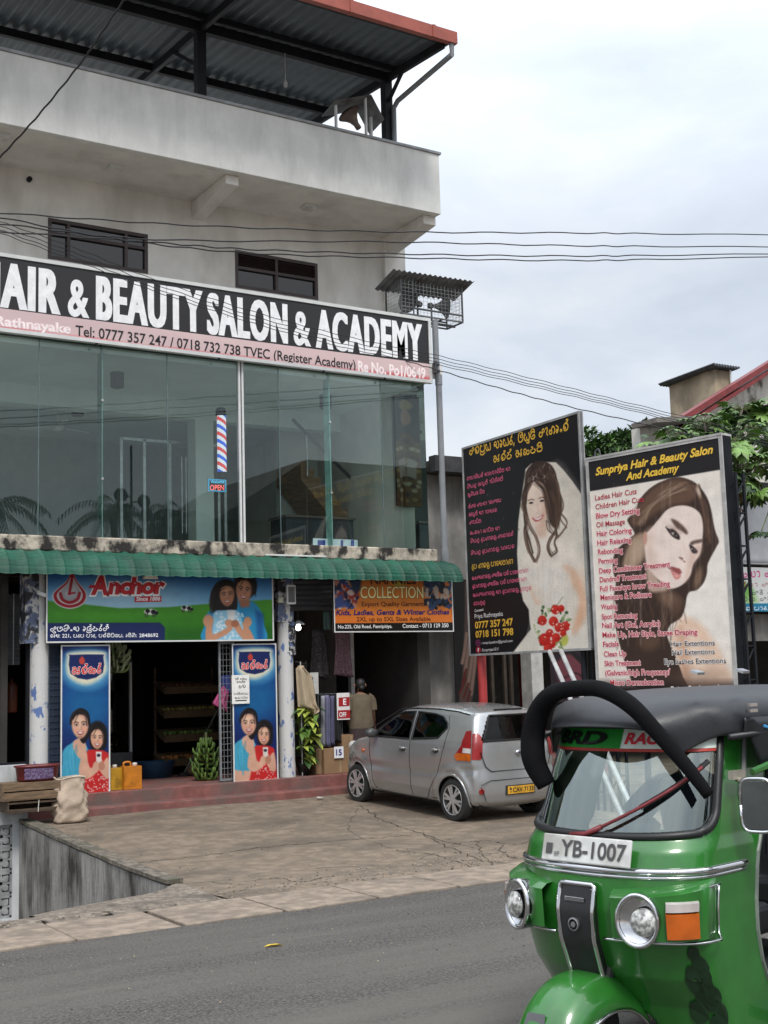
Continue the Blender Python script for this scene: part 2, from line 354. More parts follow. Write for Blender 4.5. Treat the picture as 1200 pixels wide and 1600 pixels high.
# rounded Sinhala letterforms, one pen path per stroke in a unit box; ascii key per letter, signs after '+'
_G = {
 's': (1.0, [(.42,.5),(.28,.62),(.1,.5),(.06,.22),(.26,.0),(.5,.08),(.62,.35),(.6,.7),(.74,.97),(.94,.84),(.94,.6),(.8,.52)]),
 'n': (.95, [(.3,.5),(.42,.34),(.27,.2),(.1,.38),(.2,.74),(.5,.96),(.8,.7),(.78,.25),(.5,.0),(.2,.06)]),
 'p': (.95, [(.34,.78),(.14,.96),(.04,.6),(.1,.15),(.42,.0),(.76,.1),(.88,.5),(.8,.95)]),
 'r': (.62, [(.3,.5),(.1,.42),(.06,.18),(.26,.0),(.5,.12),(.5,.42),(.3,.6),(.28,.85),(.5,.98)]),
 'y': (1.0, [(.24,.78),(.1,.95),(.04,.45),(.18,.02),(.4,.06),(.46,.5),(.5,.1),(.68,.0),(.9,.1),(.95,.5),(.86,.96)]),
 'h': (1.0, [(.18,.55),(.32,.45),(.16,.32),(.05,.55),(.22,.9),(.46,.75),(.44,.2),(.62,.0),(.88,.12),(.93,.6),(.76,.96)]),
 'e': (.55, [(.36,.22),(.2,.0),(.06,.2),(.14,.42),(.38,.32),(.4,.7),(.12,.95)]),
 'b': (.95, [(.16,.95),(.04,.5),(.18,.05),(.52,.0),(.86,.28),(.84,.78),(.58,.97),(.46,.72),(.62,.55)]),
 't': (.85, [(.76,.82),(.42,.97),(.1,.72),(.06,.3),(.34,.0),(.7,.1),(.76,.4),(.52,.52),(.4,.3)]),
 'l': (1.0, [(.3,.46),(.12,.58),(.04,.25),(.26,.0),(.48,.2),(.44,.6),(.64,.96),(.92,.76),(.95,.3),(.8,.0)]),
 'A': (1.25, [(.42,.5),(.25,.64),(.07,.4),(.22,.0),(.5,.1),(.58,.6),(.4,.95),(.12,.9)], [(.58,.4),(.82,.3),(1.0,.55),(.95,.9),(1.12,.98)], [(.98,.5),(1.05,.1),(.8,.0)]),
 'k': (1.1, [(.32,.36),(.16,.52),(.05,.25),(.22,.0),(.48,.22),(.54,.6),(.34,.92),(.08,.72)], [(.5,.35),(.66,.0),(.92,.06),(1.0,.4),(.84,.62),(.7,.5)]),
 'd': (.95, [(.2,.95),(.42,.84),(.3,.6),(.08,.5),(.08,.16),(.36,.0),(.7,.1),(.84,.4),(.62,.56)]),
 'm': (.95, [(.1,.92),(.3,.96),(.26,.64),(.06,.5),(.08,.15),(.4,.0),(.78,.1),(.88,.5),(.72,.92),(.5,.76),(.64,.6)]),
 'v': (.85, [(.3,.45),(.4,.3),(.22,.2),(.06,.42),(.2,.85),(.52,.96),(.78,.6),(.7,.12),(.36,.0),(.14,.1)]),
 'g': (1.0, [(.12,.3),(.05,.62),(.24,.95),(.44,.7),(.42,.1),(.62,.0),(.9,.14),(.95,.6),(.74,.96)]),
 'j': (.95, [(.3,.62),(.12,.5),(.08,.15),(.4,.0),(.8,.12),(.86,.52),(.6,.62),(.55,.85),(.82,.98)]),
 'a': (.5, [(.06,.82),(.26,.97),(.42,.7),(.4,.15),(.24,.0)]),
 'q': (.5, [(.08,.9),(.3,1.0),(.32,.6),(.2,.3),(.36,.0)]),
 'o': (.4, [(.2,.0),(.06,.15),(.2,.3),(.32,.15),(.2,.0)]),
}
_S = {'i': [(.1,1.02),(.4,1.34),(.78,1.24),(.86,1.0)], 'I': [(.1,1.02),(.4,1.4),(.8,1.3),(.84,1.0),(.68,1.12)], 'u': [(.7,-.02),(.9,-.3),(.6,-.4),(.45,-.25)],
      '.': [(.5,.98),(.74,1.1),(.9,1.38),(.62,1.36)], 'R': [(.0,-.05),(.1,-.35),(.6,-.42),(.95,-.15)], 'y': [(.95,.4),(1.1,-.1),(.6,-.4),(.3,-.2)]}
def sinhala_strokes(code):
    x = 0; out = []; i = 0; last = (0, 1)
    while i < len(code):
        c = code[i]
        if c == ' ': x += .5; i += 1; continue
        if c == '+':
            c = code[i+1]; lx, lw = last
            if c not in _S: i += 1; continue
            out.append(spline(np.array(_S[c])*np.array((lw, 1)) + np.array((lx, 0)), 3)); i += 2; continue
        if c == ',': out.append(np.array([(x+.1, .08), (x+.02, -.25)])); x += .35; i += 1; continue
        if c == ':': out += [np.array([(x+.05, .06), (x+.2, .06)]), np.array([(x+.05, .7), (x+.2, .7)])]; x += .4; i += 1; continue
        if c == "'": out.append(np.array([(x+.05, .04), (x+.2, .04)])); x += .35; i += 1; continue
        if c not in _G: i += 1; continue
        g = _G[c]
        for st in g[1:]: out.append(spline(np.array(st) + np.array((x, 0)), 3))
        last = (x, g[0]); x += g[0]+.12; i += 1
    return out, x
# ---------------------------------------------------------------- ground
asphalt = mat('asphalt', (.094, .087, .079), .9, var=.7, scale=55, lo=.36, hi=.68, bump=.8, bscale=90, dirt=(.13, .118, .102), dlo=.45, dhi=.7, dscale=.6, dstretch=(.3, 1.8, 1))
tan_conc = mat('tan_concrete', (.25, .20, .155), .9, var=.22, scale=6, bump=.4, bscale=60, dirt=(.13, .105, .085), dlo=.52, dhi=.75, dscale=1.8)
fore_conc = mat('forecourt_concrete', (.195, .153, .113), .9, var=.2, scale=5, bump=.45, bscale=45, dirt=(.10, .078, .058), dlo=.46, dhi=.68, dscale=.9, dstretch=(.6, 1, 1))
rubble = mat('rough_verge', (.21, .175, .14), .95, var=.3, scale=14, bump=1.0, bscale=28, dirt=(.10, .085, .07), dlo=.48, dhi=.62, dscale=5)
earth = mat('earth', (.12, .09, .06), .95, scale=2, bump=.5)
crackm = mat('crack_soil', (.035, .028, .02), .95)
def fz(X, Y):
    t = np.clip((np.asarray(Y, float)-12.2)/5.3, 0, 1); return .005 + .215*t**1.5
b = MB(); b.add([(-300, -300, -2.3), (400, -300, -2.3), (400, 500, -2.3), (-300, 500, -2.3)], [(0, 1, 2, 3)]); tag(b.build('ground', earth), kind='structure')
ysr_ = np.array([-3, 0, 2, 3, 4, 5, 6, 7, 8, 9, 10, 10.27]); zr_ = .36*np.clip((10.25-ysr_)/6.4, 0, 1); zr_ = np.where(ysr_ < 3.85, .36-.02*(3.85-ysr_), zr_)
def road_z(y): return float(np.interp(y, ysr_, zr_))
b = MB(); b.grid(np.array([[(x, y, z) for y, z in zip(ysr_, zr_)] for x in (-200, -20, 20, 60, 300)])); b.add([(-200, -3, .2), (300, -3, .2), (-200, -3, -2.3), (300, -3, -2.3), (-200, 10.27, 0), (300, 10.27, 0), (300, 10.27, -2.3), (-200, 10.27, -2.3)], [(0, 2, 3, 1), (4, 5, 6, 7)])
tag(b.build('road', asphalt), kind='structure')
b = MB(); b.add([(-200, -30, .36), (300, -30, .36), (300, -3, .36), (-200, -3, .36), (300, -3, -.1), (-200, -3, -.1)], [(0, 1, 2, 3), (3, 2, 4, 5)]); tag(b.build('pavement', tan_conc), kind='structure')
# drain slabs beside the road
b = MB(); x = -12.
while x < 40:
    l = rng.uniform(.93, 1.02); z = .012+rng.uniform(-.006, .01); tl = rng.uniform(-.006, .006)
    g = .022 + .02*(rng.random() < .4)
    vs = [(x, 10.24+rng.uniform(-.015, .015), z), (x+l-g, 10.24+rng.uniform(-.015, .015), z+tl), (x+l-g, 11.12, z+tl), (x, 11.12, z)]
    b.add(vs+[(v[0], v[1], -.3) for v in vs], [(0, 1, 2, 3), (0, 4, 5, 1), (1, 5, 6, 2), (2, 6, 7, 3), (3, 7, 4, 0)]); x += l
tag(b.build('drain_slabs', tan_conc, bevel=.008), kind='structure')
b = MB(); b.box((-12, 10.25, -.32), (40, 11.13, -.04)); tag(b.build('drain', crackm), kind='structure')
# rough verge with the curved lip above the sunken yard
edge = [on_z(x, y, 0)[:2] for x, y in ((0, 1441), (45, 1432), (110, 1419), (180, 1406), (235, 1396), (262, 1387), (271, 1379))]
edge = [np.array((-60, edge[0][1]-.05))] + [np.array((-8, edge[0][1]-.05))] + edge
E_ = spline(edge[1:], 6); E_ = np.concatenate([[edge[0]], E_])
b = MB(); n = len(E_); nj = 7
P = np.zeros((n, nj, 3))
for i, (ex, ey) in enumerate(E_):
    for j in range(nj):
        P[i, j] = (ex, 11.12+(ey-11.12)*j/(nj-1), .004 + .012*math.sin(ex*9+j)*(0 < j < nj-1))
b.grid(P); b.add([tuple(p) for p in P[:, -1]]+[(p[0], p[1], -2.3) for p in P[:, -1]], [(i, i+1, n+i+1, n+i) for i in range(n-1)])
tag(b.build('verge', rubble, smooth=True), kind='structure')
xe, ye = E_[-1]
xs = np.concatenate([np.linspace(5.3, 14, 60), np.linspace(14.4, 60, 30)]); ys = np.linspace(11.12, 17.6, 50)
XX, YY = np.meshgrid(xs, ys)
YY[:, 0] = np.where(YY[:, 0] < ye, ys*0+YY[:, 0], YY[:, 0])
ZZ = fz(XX, YY) + .008*np.sin(XX*2.1+1)*np.sin(YY*1.7) + .004*np.sin(XX*5.7)*np.sin(YY*6.1)
ZZ = np.where(YY < 11.4, .004, ZZ)
b = MB(); b.grid(np.stack([XX, YY, ZZ], -1)); tag(b.build('forecourt', fore_conc, smooth=True), kind='structure')
b = MB(); b.box((5.32, 17.4, -2.3), (60, 30, .15)); tag(b.build('plot', fore_conc), kind='structure')
# cracks and joint lines worn into the forecourt
def ground_line(px, w, jig=.02):
    P = spline([on_z(x, y, .03+.012*max(0, (1390-y)/12)) for x, y in px], 10); P[:, :2] += rng.normal(0, jig, (len(P), 2))
    n = len(P); t = np.gradient(P, axis=0); t /= np.linalg.norm(t[:, :2], axis=1)[:, None]; nn = np.stack([-t[:, 1], t[:, 0]], 1)
    ww = .5*w*rng.uniform(.4, 1.3, n)[:, None]; A = P[:, :2]+nn*ww/2; B = P[:, :2]-nn*ww/2
    z = lambda Q: fz(Q[:, 0], Q[:, 1]) + .008*np.sin(Q[:, 0]*2.1+1)*np.sin(Q[:, 1]*1.7) + .004*np.sin(Q[:, 0]*5.7)*np.sin(Q[:, 1]*6.1) + .005
    V = np.concatenate([np.c_[A, z(A)], np.c_[B, z(B)]]); return V, [(i, i+1, n+i+1, n+i) for i in range(n-1)]
b = MB()
for px, w in [([(205, 1345), (300, 1332), (400, 1318), (470, 1311), (560, 1302), (640, 1293)], .03), ([(560, 1258), (600, 1276), (650, 1288), (690, 1300), (740, 1312)], .03), ([(660, 1292), (700, 1310), (745, 1330), (800, 1338)], .028), ([(700, 1308), (760, 1300), (800, 1306), (830, 1300)], .025),
              ([(745, 1300), (752, 1320), (770, 1342)], .022), ([(620, 1316), (680, 1324), (740, 1345), (790, 1352)], .026), ([(440, 1356), (500, 1347), (560, 1343), (640, 1336)], .018), ([(650, 1330), (690, 1318), (730, 1322), (800, 1320)], .02),
              ([(380, 1372), (430, 1366), (470, 1372), (520, 1360)], .022), ([(560, 1262), (545, 1290), (600, 1310), (640, 1322)], .014), ([(780, 1306), (790, 1325), (820, 1330)], .02), ([(690, 1340), (720, 1332), (760, 1335)], .02), ([(270, 1376), (330, 1372), (380, 1378)], .02)]:
    b.add(*ground_line(px, w))
tag(b.build('cracks', crackm), kind='structure')
# grit and dead leaves along the verge: uncountable
b = MB()
for i in range(1500):
    r_ = rng.random()
    if r_ < .55: x = rng.uniform(2.2, 9.5); y = 11.2+abs(rng.normal(0, .45)); z = .012 if y < 12.2 else float(fz(x, y))+.006
    elif r_ < .8: x = rng.uniform(5.5, 13); y = rng.uniform(11.5, 17.3); z = float(fz(x, y))+.006
    else: x = rng.uniform(2, 9); y = rng.uniform(7, 10.2); z = road_z(y)+.004
    if y < 13 and x < 5.3 and y > 11.3: continue
    s = rng.uniform(.006, .022)*(1 if r_ < .8 else .5); a = rng.uniform(0, 6.28); c, q = math.cos(a), math.sin(a); k = rng.uniform(.3, .8); h = rng.uniform(.002, .010)
    b.add([(x+s*c, y+s*q, z), (x-s*q*k, y+s*c*k, z), (x-s*c, y-s*q, z), (x+s*q*k, y-s*c*k, z), (x, y, z+h)], [(0, 1, 4), (1, 2, 4), (2, 3, 4), (3, 0, 4)], int(rng.integers(0, 3)))
tag(b.build('litter', [mat('grit_dark', (.06, .048, .035), .9), mat('grit_tan', (.3, .24, .17), .9), mat('grit_grey', (.16, .15, .14), .9)]), 'loose grit and dead leaves scattered over verge and forecourt', 'litter', kind='stuff')
b = MB(); c = on_z(428, 1482, .08); yl = mat('yellow_leaf', (.55, .38, .03), .6)
pts = [(-.075, 0), (-.03, .022), (.03, .024), (.075, 0), (.03, -.02), (-.03, -.022)]
b.add([(c[0]+x, c[1]+y-.3*x, road_z(c[1]+y-.3*x)+.006+.012*(abs(y) > .01)) for x, y in pts], [(0, 1, 2, 3), (0, 3, 4, 5)])
tag(b.build('leaf', yl), 'yellow fallen leaf lying on the grey road', 'leaf')
b = MB(); 
for cx, cy in ((195, 1399), (640, 1450)):
    pass
c = on_z(500, 1251, .19); b.add([(c[0]-.05, c[1]-.03, .235), (c[0]+.05, c[1]-.05, .24), (c[0]+.06, c[1]+.04, .235), (c[0]-.03, c[1]+.05, .25)], [(0, 1, 2, 3)])
tag(b.build('paper_scrap', mat('scrap', (.6, .6, .58))), 'small white paper scrap on the ground below the pink steps', 'litter')

# ---------------------------------------------------------------- retaining wall and sunken yard on the left
streak = mat('stained_retaining_concrete', (.40, .39, .37), .9, var=.2, scale=7, stretch=(5, 5, .3), col2=(.17, .165, .155), lo=.40, hi=.68, bump=.5, bscale=18, dirt=(.025, .022, .02), dlo=.44, dhi=.66, dscale=1.6, dstretch=(1.3, 1.3, .55))
old_cap = mat('mossy_coping', (.15, .13, .105), .9, var=.4, scale=12, bump=.5, dirt=(.08, .08, .055), dlo=.5, dhi=.65, dscale=4)
rw = thing('retaining_wall', 'grey concrete retaining wall with black vertical streaks beside the sunken yard', 'wall', (5.3, 15, -2.3))
b = MB(); ysr = np.linspace(12.38, 17.48, 14)
V = []
for y in ysr: zt = float(fz(0, y))+.035; V += [(5.18, y, -2.3), (5.18, y, zt-.05), (5.33, y, zt-.05), (5.33, y, -2.3)]
n = len(ysr); b.add(V, [(4*i+k, 4*i+(k+1) % 4, 4*i+4+(k+1) % 4, 4*i+4+k) for i in range(n-1) for k in range(4)] + [(0, 1, 2, 3), (4*n-1, 4*n-2, 4*n-3, 4*n-4)])
b.build('wall_face', streak, rw)
b = MB(); V = []
for i, y in enumerate(ysr): zt = float(fz(0, y))+.035; j = rng.uniform(-.012, .012); V += [(5.165+j, y, zt-.03), (5.165+j, y, zt+.012), (5.345+j, y, zt+.012), (5.345+j, y, zt-.03)]
b.add(V, [(4*i+k, 4*i+(k+1) % 4, 4*i+4+(k+1) % 4, 4*i+4+k) for i in range(n-1) for k in range(4)] + [(0, 1, 2, 3), (4*n-1, 4*n-2, 4*n-3, 4*n-4)])
b.build('coping', old_cap, rw)
wash = mat('limewashed_wall', (.55, .57, .58), .85, var=.1, scale=2, bump=.15, dirt=(.2, .2, .19), dlo=.55, dhi=.8, dscale=1, dstretch=(1, 1, .3))
gw = thing('basement_wall', 'white basement wall with a patterned concrete vent block grille below the shop', 'wall', (4, 17.5, -2.3))
gx1 = on_y(20, 1300, 17.5)[0]; gz1 = on_y(20, 1288, 17.5)[2]; gz0 = on_y(10, 1436, 17.5)[2]; gx0 = gx1-1.6
b = MB(); b.box((gx1, 17.5, -2.3), (5.3, 17.7, .98)); b.box((0, 17.5, gz1), (gx1, 17.7, .98)); b.box((0, 17.5, -2.3), (gx1, 17.7, gz0)); b.box((0, 17.5, gz0), (gx0, 17.7, gz1)); b.box((gx0, 17.85, gz0), (gx1, 17.9, gz1))
b.build('wall_face', wash, gw)
b = MB(); blk = (gz1-gz0)/4
for i in range(8):
    for j in range(4):
        cx = gx1-(i+.5)*blk*.92; cz = gz1-(j+.5)*blk; h = blk*.46
        if cx-h < gx0: continue
        for a in ((-1, 0), (1, 0), (0, -1), (0, 1)):
            b.box((cx+a[0]*h*.95-(.02 if a[0] else h), 17.53, cz+a[1]*h*.95-(.02 if a[1] else h)), (cx+a[0]*h*.95+(.02 if a[0] else h), 17.6, cz+a[1]*h*.95+(.02 if a[1] else h)))
        for k in range(8):
            a = k*PI/4; b.bar((cx, 17.56, cz), (cx+.95*h*math.cos(a), 17.56, cz+.95*h*math.sin(a)), .025, .05, up=(0, 1, 0))
        for k in range(4):
            a = k*PI/2+PI/4; b.lathe((cx+.55*h*math.cos(a), 17.53, cz+.55*h*math.sin(a)), [(.045, 0), (.045, .06)], 8, ax=(0, 1, 0))
b.build('vent_grille', mat('vent_block', (.30, .31, .31), .9, dirt=(.1, .1, .1), dscale=3), gw)
# ---------------------------------------------------------------- the salon building
paint = mat('aged_white_paint', (.70, .675, .625), .85, var=.06, scale=1.5, bump=.12, bscale=25, dirt=(.48, .45, .40), dlo=.5, dhi=.8, dscale=1.1, dstretch=(1.5, 1.5, .5))
render_ = mat('weathered_parapet_paint', (.70, .695, .66), .9, var=.05, scale=2.2, bump=.2, bscale=25, dirt=(.50, .50, .475), dlo=.46, dhi=.8, dscale=1.3, dstretch=(2.2, 2.2, .5))
coping = mat('coping_grey', (.30, .31, .32), .7)
black_steel = mat('black_painted_steel', (.013, .014, .018), .6, spec=.25)
dark_steel = mat('dark_grey_steel', (.05, .052, .056), .5)
alu = mat('aluminium', (.55, .56, .56), .35, metal=.7)
white_alu = mat('white_powder_coat', (.62, .63, .62), .4, var=.05)
brown_frame = mat('brown_window_frame', (.045, .028, .026), .5)
ledge_m = mat('weathered_ledge', (.42, .37, .30), .95, var=.25, scale=6, bump=.6, bscale=30, dirt=(.025, .022, .02), dlo=.46, dhi=.56, dscale=3.2, dstretch=(1, 1, .8))
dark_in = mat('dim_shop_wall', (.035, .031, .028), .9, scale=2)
step_m = mat('worn_red_step', (.20, .075, .065), .85, var=.2, scale=5, bump=.3, dirt=(.12, .085, .075), dlo=.45, dhi=.65, dscale=1.6)
BX1 = 12.5
bld = thing('salon_building', 'three storey white salon building with glazed first floor over two open shops', 'building', (5, 18, 0))
win = [on_y(75, 340, 18.7), on_y(231, 428, 18.7), on_y(367, 391, 18.7), on_y(497, 470, 18.7)]
wz1, wz0 = win[0][2], win[1][2]; A0, A1, B0, B1 = win[0][0], win[1][0], win[2][0], win[3][0]
b = MB()
for x0, x1, z0, z1 in ((-2, A0, 7.1, 9.98), (A1, B0, 7.1, 9.98), (B1, BX1, 7.1, 9.98), (A0, A1, wz1, 9.98), (B0, B1, wz1, 9.98), (A0, A1, 7.1, wz0), (B0, B1, 7.1, wz0)):
    b.box((x0, 18.7, z0), (x1, 18.95, z1))
b.box((BX1-.25, 18.95, 7.1), (BX1, 28, 9.98)); b.box((BX1-.25, 21, .5), (BX1, 28, 7.1)); b.box((BX1-.25, 18.8, 4.2), (BX1, 21, 7.1)); b.box((-2, 28, .5), (BX1, 28.2, 11))
b.box((BX1-.42, 18.6, 7.1), (BX1+.02, 18.7, 9.98))
b.box((-2.2, 18.1, .5), (-2, 28.2, 9.98)); b.build('wall', paint, bld)
PXR = 12.36
b = MB(); b.box((-2, 17.2, 9.975), (PXR, 17.34, 11.06)); b.box((PXR-.14, 17.34, 9.975), (PXR, 24, 11.06)); b.build('parapet', render_, bld, bevel=.01)
b = MB(); b.box((-2, 17.17, 11.06), (PXR+.03, 17.37, 11.10)); b.box((PXR-.17, 17.37, 11.06), (PXR+.03, 24, 11.10)); b.build('parapet_coping', coping, bld)
b = MB(); b.box((-2, 17.34, 9.98), (PXR-.14, 28, 10.12)); b.build('balcony_slab', paint, bld)
for px in ((353, 373), (662, 681)):
    x0 = on_y(px[0], 285 if px[0] < 500 else 345, 17.36)[0]; x1 = on_y(px[1], 285 if px[0] < 500 else 345, 17.36)[0]
    b = MB(); V = [(x, y, z) for x in (x0, x1) for y, z in ((17.36, 9.978), (18.7, 9.978), (18.7, 9.68), (17.36, 9.82))]
    b.add(V, [(0, 1, 2, 3), (7, 6, 5, 4), (0, 4, 5, 1), (1, 5, 6, 2), (2, 6, 7, 3), (3, 7, 4, 0)]); b.build('corbel', paint, bld, bevel=.012)
for px, py in ((180, 262), (482, 323), (2, 212)):
    c = on_z(px, py, 9.97); b = MB(); b.box((c[0]-.11, c[1]-.11, 9.93), (c[0]+.11, c[1]+.11, 9.98)); b.box((c[0]-.085, c[1]-.085, 9.922), (c[0]+.085, c[1]+.085, 9.93), 1)
    b.build('ceiling_light', [white_alu, mat('opal_lens', (.6, .58, .53), .4)], bld)
c = on_y(45, 281, 18.69); b = MB(); b.lathe(c, [(.04, 0), (.04, -.06)], 12, ax=(0, 1, 0)); b.build('drain_pipe_stub', black_steel, bld)
pane_dark = glass('tinted_window_glass', (.10, .12, .13), .02, 1.5, 1.6)
def window(x0, x1, z0, z1, cols, trans, louvre):
    b = MB(); t = .055; y0, y1 = 18.69, 18.78
    b.box((x0, y0, z0), (x0+t, y1, z1)); b.box((x1-t, y0, z0), (x1, y1, z1)); b.box((x0+t, y0, z1-t), (x1-t, y1, z1)); b.box((x0+t, y0, z0), (x1-t, y1, z0+t))
    b.box((x0+t, y0+.002, trans-.025), (x1-t, y1, trans+.025))
    for c in cols: b.box((c-.025, y0-.002, z0+t), (c+.025, y1-.01, z1-t))
    f = b.build('window', brown_frame, bld)
    b = MB(); b.add([(x0+t, 18.74, z0+t), (x1-t, 18.74, z0+t), (x1-t, 18.74, z1-t), (x0+t, 18.74, z1-t)], [(0, 1, 2, 3)]); b.build('pane', pane_dark, f)
    if louvre:
        b = MB(); n = 9
        for i in range(n):
            z = trans+.03+(z1-t-trans-.04)*(i+.5)/n; b.add([(x0+t, 18.695, z-.02), (x1-t, 18.695, z-.02), (x1-t, 18.735, z+.015), (x0+t, 18.735, z+.015)], [(0, 1, 2, 3)])
        b.build('louvre', brown_frame, f)
    return f
ux = lambda px, py: on_y(px, py, 18.7)[0]
window(A0, A1, wz0, wz1, [ux(107, 370), ux(197, 400)], wz1-.24, False)
window(B0, B1, wz0, wz1, [ux(432, 430)], (wz0+wz1)/2+.03, True)
# glazed salon floor
GY = 18.05; GZ0, GZ1 = 4.21, 7.16
gl = glass('shopfront_glass', (.79, .90, .865), .008, 1.5, 2.0, (.92, 1, .97))
gedge = mat('glass_edge_green', (.18, .34, .31), .15)
gx = [-1.0, .1, 1.2, 2.3, 3.4, 4.55] + [on_y(p, 720, GY)[0] for p in (60, 160, 262, 377, 437, 517, 597)] + [BX1-.03]
for i in range(len(gx)-1):
    b = MB(); b.add([(gx[i]+.004, GY, GZ0), (gx[i+1]-.004, GY, GZ0), (gx[i+1]-.004, GY, GZ1), (gx[i]+.004, GY, GZ1)], [(0, 1, 2, 3)]); b.build('glass_pane', gl, bld)
b = MB(); b.add([(BX1-.03, GY+.01, GZ0), (BX1-.03, 18.79, GZ0), (BX1-.03, 18.79, GZ1), (BX1-.03, GY+.01, GZ1)], [(0, 1, 2, 3)]); b.build('glass_pane', gl, bld)
for i, x in enumerate(gx[1:-1], 1):
    fin = i in (3, 7, 11); b = MB()
    if i == 9: b.box((x-.045, GY-.03, GZ0), (x-.012, GY+.05, GZ1)); b.box((x+.012, GY-.03, GZ0), (x+.045, GY+.05, GZ1)); b.box((x-.012, GY, GZ0), (x+.012, GY+.04, GZ1), 1); b.build('mullion', [white_alu, dark_steel], bld)
    elif fin: b.box((x-.008, GY+.006, GZ0), (x+.008, GY+.20, GZ1)); b.build('glass_fin', gedge, bld)
    else: b.box((x-.006, GY-.004, GZ0), (x+.006, GY+.008, GZ1)); b.build('glass_joint', mat('joint_%d' % i, (.10, .15, .15), .4), bld)
for x in (gx[7], gx[11]):
    for z in (5.1, 6.3):
        b = MB(); b.lathe((x, GY-.012, z), [(.02, 0), (.02, .03)], 10, ax=(0, 1, 0)); b.build('glass_clamp', alu, bld)
b = MB(); b.box((-2, 17.93, 3.98), (BX1+.06, 28, 4.2)); b.build('floor_ledge', ledge_m, bld, bevel=.02)
b = MB(); b.box((-2, 18.0, 7.16), (BX1, 18.1, 7.22)); b.box((-2, 18.06, 7.22), (BX1, 18.69, 8.18)); b.build('sign_backing', coping, bld)
# salon interior
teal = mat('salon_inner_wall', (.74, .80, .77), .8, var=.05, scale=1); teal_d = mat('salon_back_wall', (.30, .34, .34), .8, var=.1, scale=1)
b = MB(); b.box((-2, 18.12, 7.05), (BX1-.26, 27.9, 7.15)); b.box((-2, 20.6, 6.72), (BX1-.26, 20.9, 7.05)); b.build('salon_ceiling', teal, bld)
b = MB(); b.box((-1.9, 18.12, 4.2), (BX1-.26, 24.9, 4.206)); b.build('salon_bounce_floor', mat('pale_bounce_floor', (.68, .68, .65), .3), bld)  # thin pale floor sheet, unseen from below, added to bounce light onto the ceiling
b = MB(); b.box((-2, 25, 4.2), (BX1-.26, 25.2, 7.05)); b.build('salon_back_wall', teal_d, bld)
b = MB(); x0, x1 = on_y(306, 740, 20.6)[0], on_y(334, 740, 20.6)[0]; b.box((x0, 20.6, 4.2), (x1, 20.95, 6.72)); b.build('salon_pillar', teal, bld)
b = MB()
for px in (190, 226, 266, 342, 352): b.cut(); x = on_y(px, 740, 21.2)[0]; b.box((x-.025, 21.2, 4.2), (x+.025, 21.26, 6.4 if px < 300 else 6.9))
b.cut(); b.box((on_y(190, 740, 21.2)[0], 21.2, 6.36), (on_y(352, 740, 21.2)[0], 21.26, 6.41)); b.each('partition_frame', alu, bld)
b = MB(); x = on_y(289, 760, 21)[0]
for dx in (-.035, .045): b.tube([(x+dx, 21.05, 4.7), (x+dx, 21.05, 6.1)], .014)
for dz in (4.85, 5.1): b.tube([(x-.035, 21.05, dz), (x+.045, 21.05, dz)], .012)
b.build('door_handle', alu, bld)
oak = mat('stair_timber', (.30, .17, .085), .5, var=.25, scale=3, stretch=(1, 1, 8)); st_wall = mat('stair_wall', (.62, .62, .58), .8, var=.05, scale=1)
sA, sB = on_y(604, 860, 20.4), on_y(470, 720, 20.4)
b = MB(); d = (sB-sA); N = 13
poly = [(sA[0], 4.2)]
for i in range(N): poly += [(sA[0]+d[0]*i/N, 4.2+(sB[2]-4.2)*(i+1)/N), (sA[0]+d[0]*(i+1)/N, 4.2+(sB[2]-4.2)*(i+1)/N)]
poly += [(sB[0], sB[2]-.35), (sA[0]+d[0]*.25, 4.2)]
b.prism(poly, (0, 20.4, 0), (1, 0, 0), (0, 0, 1), (0, 1, 0), 1.0); b.build('staircase', oak, bld)
b = MB(); x0 = on_y(437, 700, 21.5)[0]; b.box((x0, 21.5, 4.2), (BX1-.26, 21.7, 7.05)); b.build('stair_wall', st_wall, bld)
h0, h1 = on_y(600, 800, 20.3), on_y(457, 655, 20.3); b = MB(); b.tube([h0+(.05, 0, -.05), h0, h1], .032, 10)
b.build('handrail', dark_steel, bld)
b = MB()
for t in (.1, .35, .6, .85): b.cut(); p = h0+(h1-h0)*t; b.tube([p-(0, 0, .8), p], .014)
b.each('baluster', alu, bld)
for px, py in ((183, 570), (508, 603), (122, 606)):
    c = on_y(px, py, 19.2 if px != 122 else 21.6); b = MB(); zc = 7.05 if px != 122 else 7.05
    b.lathe((c[0], c[1], zc), [(.11, 0), (.11, -.24), (.095, -.25), (.08, -.2)], 18); b.build('ceiling_downlight', dark_steel, bld)
# open shops below
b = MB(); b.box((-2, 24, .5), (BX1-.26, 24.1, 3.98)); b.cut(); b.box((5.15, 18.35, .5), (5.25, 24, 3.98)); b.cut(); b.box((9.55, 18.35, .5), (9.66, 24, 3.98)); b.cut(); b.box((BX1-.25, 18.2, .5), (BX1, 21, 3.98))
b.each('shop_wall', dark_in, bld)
b = MB(); b.box((5.33, 17.85, .12), (16, 24, .5)); b.build('shop_floor', step_m, bld, bevel=.012)
b = MB(); b.box((5.9, 17.5, .12), (16, 17.86, .325)); b.build('step', step_m, bld, bevel=.015)
col_m = mat('poster_scarred_column', (.58, .57, .55), .85, var=.1, scale=4, col2=(.5, .5, .5), bump=.3, bscale=20, dirt=(.10, .16, .34), dlo=.56, dhi=.6, dscale=5, dstretch=(1.5, 1.5, .8))
for px, pr in ((61, .13), (450, .125)):
    c = on_y(px, 1200, 18.1); b = MB(); b.lathe((c[0], 18.12, .45), [(pr*1.06, 0), (pr*1.05, .25), (pr, .3), (pr, 3.55)], 24); b.build('column', col_m, bld, auto=40)
